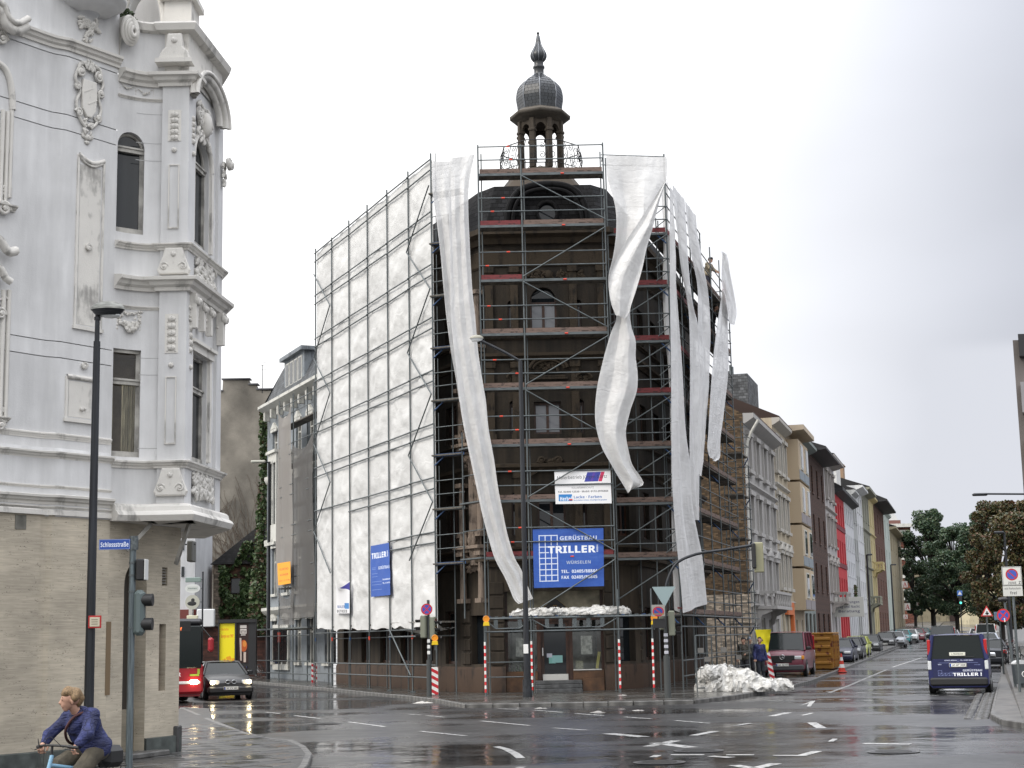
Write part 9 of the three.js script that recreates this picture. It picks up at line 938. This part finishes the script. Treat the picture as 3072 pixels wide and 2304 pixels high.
// ---------- bicycles ----------
function bicycle(label, pos, turn, col, group) {   // forward +z
  const t = thing('bicycle', label, 'bicycle', pos, turn, group), m = paint(col), w = clean(new THREE.TorusGeometry(0.325, 0.02, 8, 32)).rotateY(PI / 2); for (const z of [-0.52, 0.52]) { const g = new THREE.Group(); g.name = 'wheel'; g.position.set(0, 0.345, z); t.add(g); part(g, 'tyre', w, MAT.tyre); const sp = []; for (let i = 0; i < 14; i++) { const a = i * PI / 7; sp.push(bar(V3(0, 0, 0), V3(0, sin(a) * 0.31, cos(a) * 0.31), 0.0025, 4)); } part(g, 'spoke', sp, MAT.chrome); }
  const B = V3(0, 0.3, -0.08), S = V3(0, 0.78, -0.24), Hd = V3(0, 0.82, 0.36), F = V3(0, 0.345, 0.52), R = V3(0, 0.345, -0.52); part(t, 'frame', [bar(B, S, 0.018, 8), bar(B, V3(0, 0.66, 0.41), 0.022, 8), bar(V3(0, 0.72, -0.22), Hd, 0.02, 8), bar(V3(0, 0.6, 0.43), V3(0, 0.92, 0.33), 0.022, 8), bar(V3(0.02, 0.345, -0.52), B, 0.012, 6), bar(V3(-0.02, 0.345, -0.52), B, 0.012, 6), bar(V3(0.05, 0.345, -0.52), V3(0, 0.72, -0.22), 0.01, 6), bar(V3(-0.05, 0.345, -0.52), V3(0, 0.72, -0.22), 0.01, 6)], m); part(t, 'fork', [bar(V3(0.05, 0.68, 0.42), V3(0.05, 0.345, 0.52), 0.014, 6), bar(V3(-0.05, 0.68, 0.42), V3(-0.05, 0.345, 0.52), 0.014, 6), bar(V3(-0.05, 0.7, 0.42), V3(0.05, 0.7, 0.42), 0.016, 6)], MAT.chrome); part(t, 'handlebar', [tube([V3(-0.3, 1.0, 0.26), V3(-0.12, 1.02, 0.33), V3(0.12, 1.02, 0.33), V3(0.3, 1.0, 0.26)], 0.013, 6, 16), bar(V3(0, 0.9, 0.34), V3(0, 1.02, 0.33), 0.015, 6)], MAT.black); part(t, 'grip', [bar(V3(-0.31, 0.998, 0.255), V3(-0.2, 1.01, 0.3), 0.018, 6), bar(V3(0.31, 0.998, 0.255), V3(0.2, 1.01, 0.3), 0.018, 6)], MAT.black); part(t, 'brake_lever', [bar(V3(-0.2, 0.99, 0.34), V3(-0.3, 0.97, 0.3), 0.006, 5), bar(V3(0.2, 0.99, 0.34), V3(0.3, 0.97, 0.3), 0.006, 5), tube([V3(-0.18, 1.0, 0.34), V3(-0.1, 1.1, 0.44), V3(-0.02, 0.8, 0.46)], 0.004, 4, 14), tube([V3(0.18, 1.0, 0.34), V3(0.08, 1.12, 0.46), V3(0.02, 0.7, 0.48)], 0.004, 4, 14)], MAT.black); part(t, 'saddle', [ball(0.12, 0, 0.9, -0.28, 0.8, 0.3, 1.1), bar(S, V3(0, 0.88, -0.27), 0.013, 6)], MAT.black); part(t, 'crank', [bar(V3(0.09, 0.3, -0.08), V3(0.09, 0.16, 0.02), 0.01, 5), bar(V3(-0.09, 0.3, -0.08), V3(-0.09, 0.44, -0.18), 0.01, 5), flat(new THREE.CylinderGeometry(0.09, 0.09, 0.01, 18).rotateZ(PI / 2)).translate(0.06, 0.3, -0.08)], MAT.black); part(t, 'pedal', [rbox(0.09, 0.02, 0.08, 0.005, 0.14, 0.16, 0.02), rbox(0.09, 0.02, 0.08, 0.005, -0.14, 0.44, -0.18)], MAT.black); part(t, 'rack', [bar(V3(0.05, 0.74, -0.3), V3(0.05, 0.74, -0.72), 0.007, 5), bar(V3(-0.05, 0.74, -0.3), V3(-0.05, 0.74, -0.72), 0.007, 5), bar(V3(0.06, 0.74, -0.62), V3(0.03, 0.345, -0.52), 0.006, 5), bar(V3(-0.06, 0.74, -0.62), V3(-0.03, 0.345, -0.52), 0.006, 5)], MAT.black); return t;
}
for (const [px, py, tr, c, lab] of [[748, 2032, 1.2, [0.05, 0.1, 0.3], 'blue bicycle leaning beside the billboard'], [3022, 2002, 2.6, [0.03, 0.03, 0.03], 'black bicycle by the leaning sign post'], [3040, 1985, 2.9, [0.06, 0.06, 0.07], 'grey bicycle behind the leaning sign post'], [3030, 1962, 0.4, [0.1, 0.02, 0.02], 'dark red bicycle farther along the right pavement'], [3056, 2010, 2.5, [0.02, 0.05, 0.04], 'dark green bicycle next to the litter bin']]) { const q = onG(px, py, 0.12); bicycle(lab, [q.x, q.y, q.z], tr, c); }
// ---------- people ----------
const SK = M([0.42, 0.24, 0.17], { roughness: 0.6 });
function hand(w, dir, side, grip = 1) {   // palm and five bent fingers from the wrist w towards dir
  const z = dir.clone().normalize(), up = V3(0, 1, 0), x = up.clone().cross(z).normalize().multiplyScalar(side), y = z.clone().cross(x).normalize(); if (y.y < 0) y.negate(); const P = (a, b, c) => { const p = w.clone().addScaledVector(x, a).addScaledVector(y, b).addScaledVector(z, c); return [p.x, p.y, p.z]; }; const c = [[...P(0, 0, 0), 0.026, ...P(0, 0, 0.06), 0.032], [...P(-0.025, 0, 0.06), 0.016, ...P(0.028, 0, 0.065), 0.016]]; [[-0.032, 0.062], [-0.011, 0.074], [0.011, 0.07], [0.032, 0.056]].forEach(([o, l]) => { c.push([...P(o, 0, 0.07), 0.0105, ...P(o, -0.004, 0.07 + l * 0.5), 0.01], [...P(o, -0.004, 0.07 + l * 0.5), 0.01, ...P(o, -0.03 * grip - 0.01, 0.07 + l * 0.62), 0.009], [...P(o, -0.03 * grip - 0.01, 0.07 + l * 0.62), 0.009, ...P(o, -0.05 * grip - 0.012, 0.07 + l * 0.35 + 0.02 * (1 - grip)), 0.008]); }); c.push([...P(-0.03, -0.01, 0.02), 0.013, ...P(-0.058, -0.02, 0.05), 0.011], [...P(-0.058, -0.02, 0.05), 0.011, ...P(-0.052, -0.035, 0.085), 0.009]); return blob(c, 0.006, 0.008);
}
function head(c, yaw, pitch = 0) {   // face looks along +z before turning
  const caps = [[0, 0.035, -0.015, 0.088, 0, 0.03, 0.02, 0.082], [0, -0.045, 0.03, 0.058, 0, -0.08, 0.055, 0.034], [0, 0.0, 0.05, 0.06, 0, -0.03, 0.06, 0.05], [0, 0.01, 0.098, 0.011, 0, -0.022, 0.118, 0.015], [-0.02, -0.058, 0.088, 0.01, 0.02, -0.058, 0.088, 0.01], [-0.086, 0.0, 0, 0.018, -0.09, -0.025, 0.0, 0.012], [0.086, 0.0, 0, 0.018, 0.09, -0.025, 0, 0.012], [-0.034, 0.022, 0.082, 0.016, 0.034, 0.022, 0.082, 0.016]]; const m = new THREE.Matrix4().makeRotationFromEuler(new THREE.Euler(pitch, yaw, 0, 'YXZ')).setPosition(c.x, c.y, c.z); return { skin: blob(caps, 0.008, 0.02).applyMatrix4(m), eyes: join([ball(0.012, -0.033, 0.012, 0.094), ball(0.012, 0.033, 0.012, 0.094)]).applyMatrix4(m), brow: join([rbox(0.04, 0.008, 0.01, 0.003, -0.033, 0.036, 0.098), rbox(0.04, 0.008, 0.01, 0.003, 0.033, 0.036, 0.098), rbox(0.045, 0.006, 0.006, 0.002, 0, -0.058, 0.098)]).applyMatrix4(m), m };
}
function person(label, pos, turn, J, col, o = {}) {
  const t = thing('person', label, 'person', pos, turn), A = (v) => [v.x, v.y, v.z], cap = (a, ra, b, rb, g = 0) => [...A(a), ra + g, ...A(b), rb + g], H = head(J.head, J.yaw || 0, J.pitch || 0), cell = o.cell || 0.025; const torso = (g) => [cap(J.hip.clone().add(V3(0.08, 0, 0)), 0.12, J.hip.clone().add(V3(-0.08, 0, 0)), 0.12, g), cap(J.hip, 0.13, J.chest, 0.145, g), cap(J.shL, 0.065, J.shR, 0.065, g), cap(J.chest.clone().add(V3(0.07, 0, 0)), 0.1, J.chest.clone().add(V3(-0.07, 0, 0)), 0.1, g)], arms = (g) => [cap(J.shL, 0.055, J.elL, 0.043, g), cap(J.elL, 0.043, J.wrL, 0.03, g), cap(J.shR, 0.055, J.elR, 0.043, g), cap(J.elR, 0.043, J.wrR, 0.03, g)], legs = (g) => [cap(J.hipL, 0.085, J.knL, 0.058, g), cap(J.knL, 0.056, J.anL, 0.04, g), cap(J.hipR, 0.085, J.knR, 0.058, g), cap(J.knR, 0.056, J.anR, 0.04, g)]; const feet = (g) => ['L', 'R'].map((s) => cap(J['an' + s].clone().add(V3(0, -0.04, -0.04)), 0.04, J['an' + s].clone().add(V3(0, -0.055, 0.15)), 0.034, g));
  const nk = cap(J.chest.clone().lerp(J.head, 0.4), 0.055, J.head.clone().add(V3(0, -0.05, -0.01)), 0.05); const body = part(t, 'body', [blob([...torso(0), ...arms(0), ...legs(0), ...feet(0), nk], cell, 0.04), H.skin, hand(J.wrL, J.wrL.clone().sub(J.elL), 1, o.grip ?? 0.6), hand(J.wrR, J.wrR.clone().sub(J.elR), -1, o.grip ?? 0.6)], SK); part(body, 'eye', H.eyes, MAT.dark); part(body, 'brow', H.brow, M([0.16, 0.08, 0.05], {}));
  part(t, o.top || 'jacket', blob([...torso(0.03), ...arms(0.022), cap(J.chest.clone().lerp(J.head, 0.25), 0.085, J.chest.clone().lerp(J.head, 0.42), 0.06)], cell * 0.8, 0.04, o.fold ?? 0.02), M(col[0], { map: T.mottle, size: 0.6, roughness: 0.75, bump: T.crease, bsize: 0.5, bscale: 0.02 })); part(t, 'trousers', blob([...legs(0.022), cap(J.hip.clone().add(V3(0.08, -0.02, 0)), 0.135, J.hip.clone().add(V3(-0.08, -0.02, 0)), 0.135)], cell * 0.8, 0.04, 0.015), M(col[1], { map: T.mottle, size: 0.5, roughness: 0.85 })); part(t, 'shoe', blob(feet(0.014), cell * 0.8, 0.02), MAT.black); const hr = [[0, 0.06, -0.03, 0.09, 0, 0.075, 0.02, 0.08], [-0.07, 0.03, -0.03, 0.045, 0.07, 0.03, -0.03, 0.045], [0, -0.01, -0.075, 0.05, 0, 0.05, -0.07, 0.06], ...(o.hair || [])]; part(t, o.cap ? 'cap' : 'hair', blob(hr, 0.012, 0.02, 0.025).applyMatrix4(H.m), M(col[2], { roughness: 0.75, map: T.mottle, size: 0.08 })); return t;
}
const v = V3;
const STAND = (o = {}) => ({ head: v(0, 1.64, 0.03), hip: v(0, 0.96, 0), chest: v(0, 1.3, 0), shL: v(0.18, 1.42, 0), shR: v(-0.18, 1.42, 0), elL: v(0.26, 1.14, 0.0), elR: v(-0.26, 1.14, 0.0), wrL: v(0.27, 0.9, 0.1), wrR: v(-0.27, 0.9, 0.1), hipL: v(0.09, 0.92, 0), hipR: v(-0.09, 0.92, 0), knL: v(0.11, 0.5, 0.03), knR: v(-0.11, 0.5, 0.03), anL: v(0.12, 0.1, -0.02), anR: v(-0.12, 0.1, -0.02), ...o });
{ const q = onG(2283, 2049, 0.12); person('worker in blue jacket and dark trousers looking up beside the sheet heap', [q.x, 0.12, q.z], 0.5, STAND({ pitch: -0.5, yaw: -0.9, wrR: v(-0.34, 0.95, 0.12) }), [[0.03, 0.04, 0.17], [0.035, 0.04, 0.055], [0.05, 0.035, 0.025]]);
  const p2 = onG(2236, 2040, 0.12), p3 = onG(2252, 2036, 0.12); person('pedestrian in grey-brown coat behind the tube fence', [p2.x, 0.12, p2.z], -0.6, STAND({ wrL: v(0.2, 1.1, 0.25) }), [[0.17, 0.16, 0.13], [0.06, 0.06, 0.07], [0.04, 0.03, 0.025]], { cell: 0.035 }); person('pedestrian with pale blue cap behind the tube fence', [p3.x, 0.12, p3.z], 0.2, STAND({}), [[0.06, 0.07, 0.09], [0.04, 0.04, 0.05], [0.35, 0.42, 0.55]], { cell: 0.035, cap: true });
  const dk = RP(4.55, 0, -0.35); const y7 = sy(699, 1995, -56.7); const w1 = person('worker in beige jacket leaning over the rail on the top scaffold deck', [dk.x, y7 + 0.04, dk.z], 1.0, STAND({ head: v(0, 1.6, 0.16), chest: v(0, 1.27, 0.06), shL: v(0.18, 1.39, 0.08), shR: v(-0.18, 1.39, 0.08), elL: v(0.24, 1.18, 0.22), elR: v(-0.24, 1.18, 0.22), wrL: v(0.15, 1.06, 0.42), wrR: v(-0.15, 1.06, 0.42), pitch: 0.45 }), [[0.42, 0.35, 0.24], [0.06, 0.06, 0.09], [0.03, 0.022, 0.018]], { cell: 0.035 }); const y6 = sy(856, 1995, -56.7), dk2 = RP(4.8, 0, -0.35); person('worker in dark clothes reaching out one deck below', [dk2.x, y6 + 0.04, dk2.z], 1.1, STAND({ head: v(0, 1.55, 0.22), chest: v(0, 1.24, 0.08), wrL: v(0.12, 1.2, 0.5), elL: v(0.22, 1.2, 0.25), wrR: v(-0.12, 1.2, 0.5), elR: v(-0.22, 1.2, 0.25) }), [[0.015, 0.015, 0.02], [0.02, 0.02, 0.024], [0.02, 0.018, 0.016]], { cell: 0.035 });
  const cl = one('hung_cloth', clean(grid(10, 8, (a, b) => RP(5.2 + a * 0.25, y7 + 0.15 + b * 0.9, 0.06 + 0.06 * sin(a * 9)))), M([0.3, 0.02, 0.025], { side: THREE.DoubleSide }), 'red cloth hanging on the top scaffold rail', 'cloth'); }
{ // cyclist on the near road, heading left and towards us
  const P = atZ(228, 2200, -17.4), yaw = atan2(-0.52, 0.854), base = [P.x, 0.0, P.z]; const b = bicycle('light blue bicycle ridden by the woman in the blue jacket', base, yaw, [0.22, 0.4, 0.55]); const pk = thing('saddle_bag', 'black pannier bag with a lilac bottle on the bicycle rack', 'bag', base, yaw); part(pk, 'bag', [rbox(0.24, 0.24, 0.3, 0.06, 0, 0.85, -0.5)], MAT.black); part(pk, 'bottle', rbox(0.1, 0.12, 0.22, 0.04, -0.12, 0.99, -0.48), M([0.5, 0.47, 0.62], { roughness: 0.4 }));
  const c = person('woman with short blond hair in blue jacket riding a bicycle', base, yaw, { head: v(0, 1.48, 0.08), yaw: -0.6, hip: v(0, 0.97, -0.25), chest: v(0, 1.22, -0.1), shL: v(0.17, 1.3, -0.06), shR: v(-0.17, 1.3, -0.06), elL: v(0.3, 1.12, 0.12), elR: v(-0.3, 1.12, 0.12), wrL: v(0.27, 1.04, 0.2), wrR: v(-0.27, 1.04, 0.2), hipL: v(0.1, 0.94, -0.22), hipR: v(-0.1, 0.94, -0.22), knL: v(0.13, 0.62, 0.18), knR: v(-0.13, 0.8, 0.12), anL: v(0.13, 0.24, 0.02), anR: v(-0.13, 0.52, -0.14) }, [[0.03, 0.042, 0.17], [0.15, 0.13, 0.095], [0.34, 0.22, 0.11]], { cell: 0.018, fold: 0.035, grip: 1, hair: [[-0.06, 0.06, 0.05, 0.035, 0.06, 0.085, 0.06, 0.035], [0, 0.02, -0.09, 0.06, 0, -0.05, -0.08, 0.03]] }); part(c, 'bag_strap', tube([v(0.13, 1.36, -0.02), v(0.06, 1.31, 0.08), v(-0.06, 1.17, 0.09), v(-0.17, 1.03, -0.06), v(-0.16, 0.98, -0.22)], 0.016, 5, 24), M([0.06, 0.02, 0.02], {})); }
{ // motor scooter rider up the street
  const q = onG(2892, 1912), d = [q.x, gy(q.z), q.z], m = thing('motor_scooter', 'dark motor scooter with red tail light riding away up the street', 'motorcycle', d, AWAY); part(m, 'body', [rbox(0.3, 0.4, 1.0, 0.1, 0, 0.6, -0.1), rbox(0.34, 0.7, 0.12, 0.05, 0, 0.75, 0.5)], MAT.black); for (const z of [-0.6, 0.65]) part(m, 'wheel', clean(cyl(0.25, 0.25, 0.12, 16, 0, -0.06, 0).rotateZ(PI / 2)), MAT.tyre).position.set(0, 0.26, z); part(m, 'tail_light', rbox(0.2, 0.12, 0.05, 0.02, 0, 0.7, -0.62), MAT.tail); part(m, 'handlebar', bar(V3(-0.3, 1.05, 0.45), V3(0.3, 1.05, 0.45), 0.015), MAT.black); person('rider in dark clothing and helmet on the motor scooter', d, AWAY, { head: v(0, 1.5, 0.02), hip: v(0, 0.88, -0.2), chest: v(0, 1.18, -0.12), shL: v(0.18, 1.3, -0.1), shR: v(-0.18, 1.3, -0.1), elL: v(0.28, 1.1, 0.12), elR: v(-0.28, 1.1, 0.12), wrL: v(0.26, 1.07, 0.36), wrR: v(-0.26, 1.07, 0.36), hipL: v(0.1, 0.86, -0.18), hipR: v(-0.1, 0.86, -0.18), knL: v(0.17, 0.78, 0.22), knR: v(-0.17, 0.78, 0.22), anL: v(0.16, 0.4, 0.2), anR: v(-0.16, 0.4, 0.2) }, [[0.02, 0.02, 0.022], [0.02, 0.02, 0.025], [0.015, 0.015, 0.016]], { cell: 0.05, cap: true }); }
scene.traverse((o) => { if (o.isMesh) { o.castShadow = o.receiveShadow = true; } });
renderer.render(scene, camera);
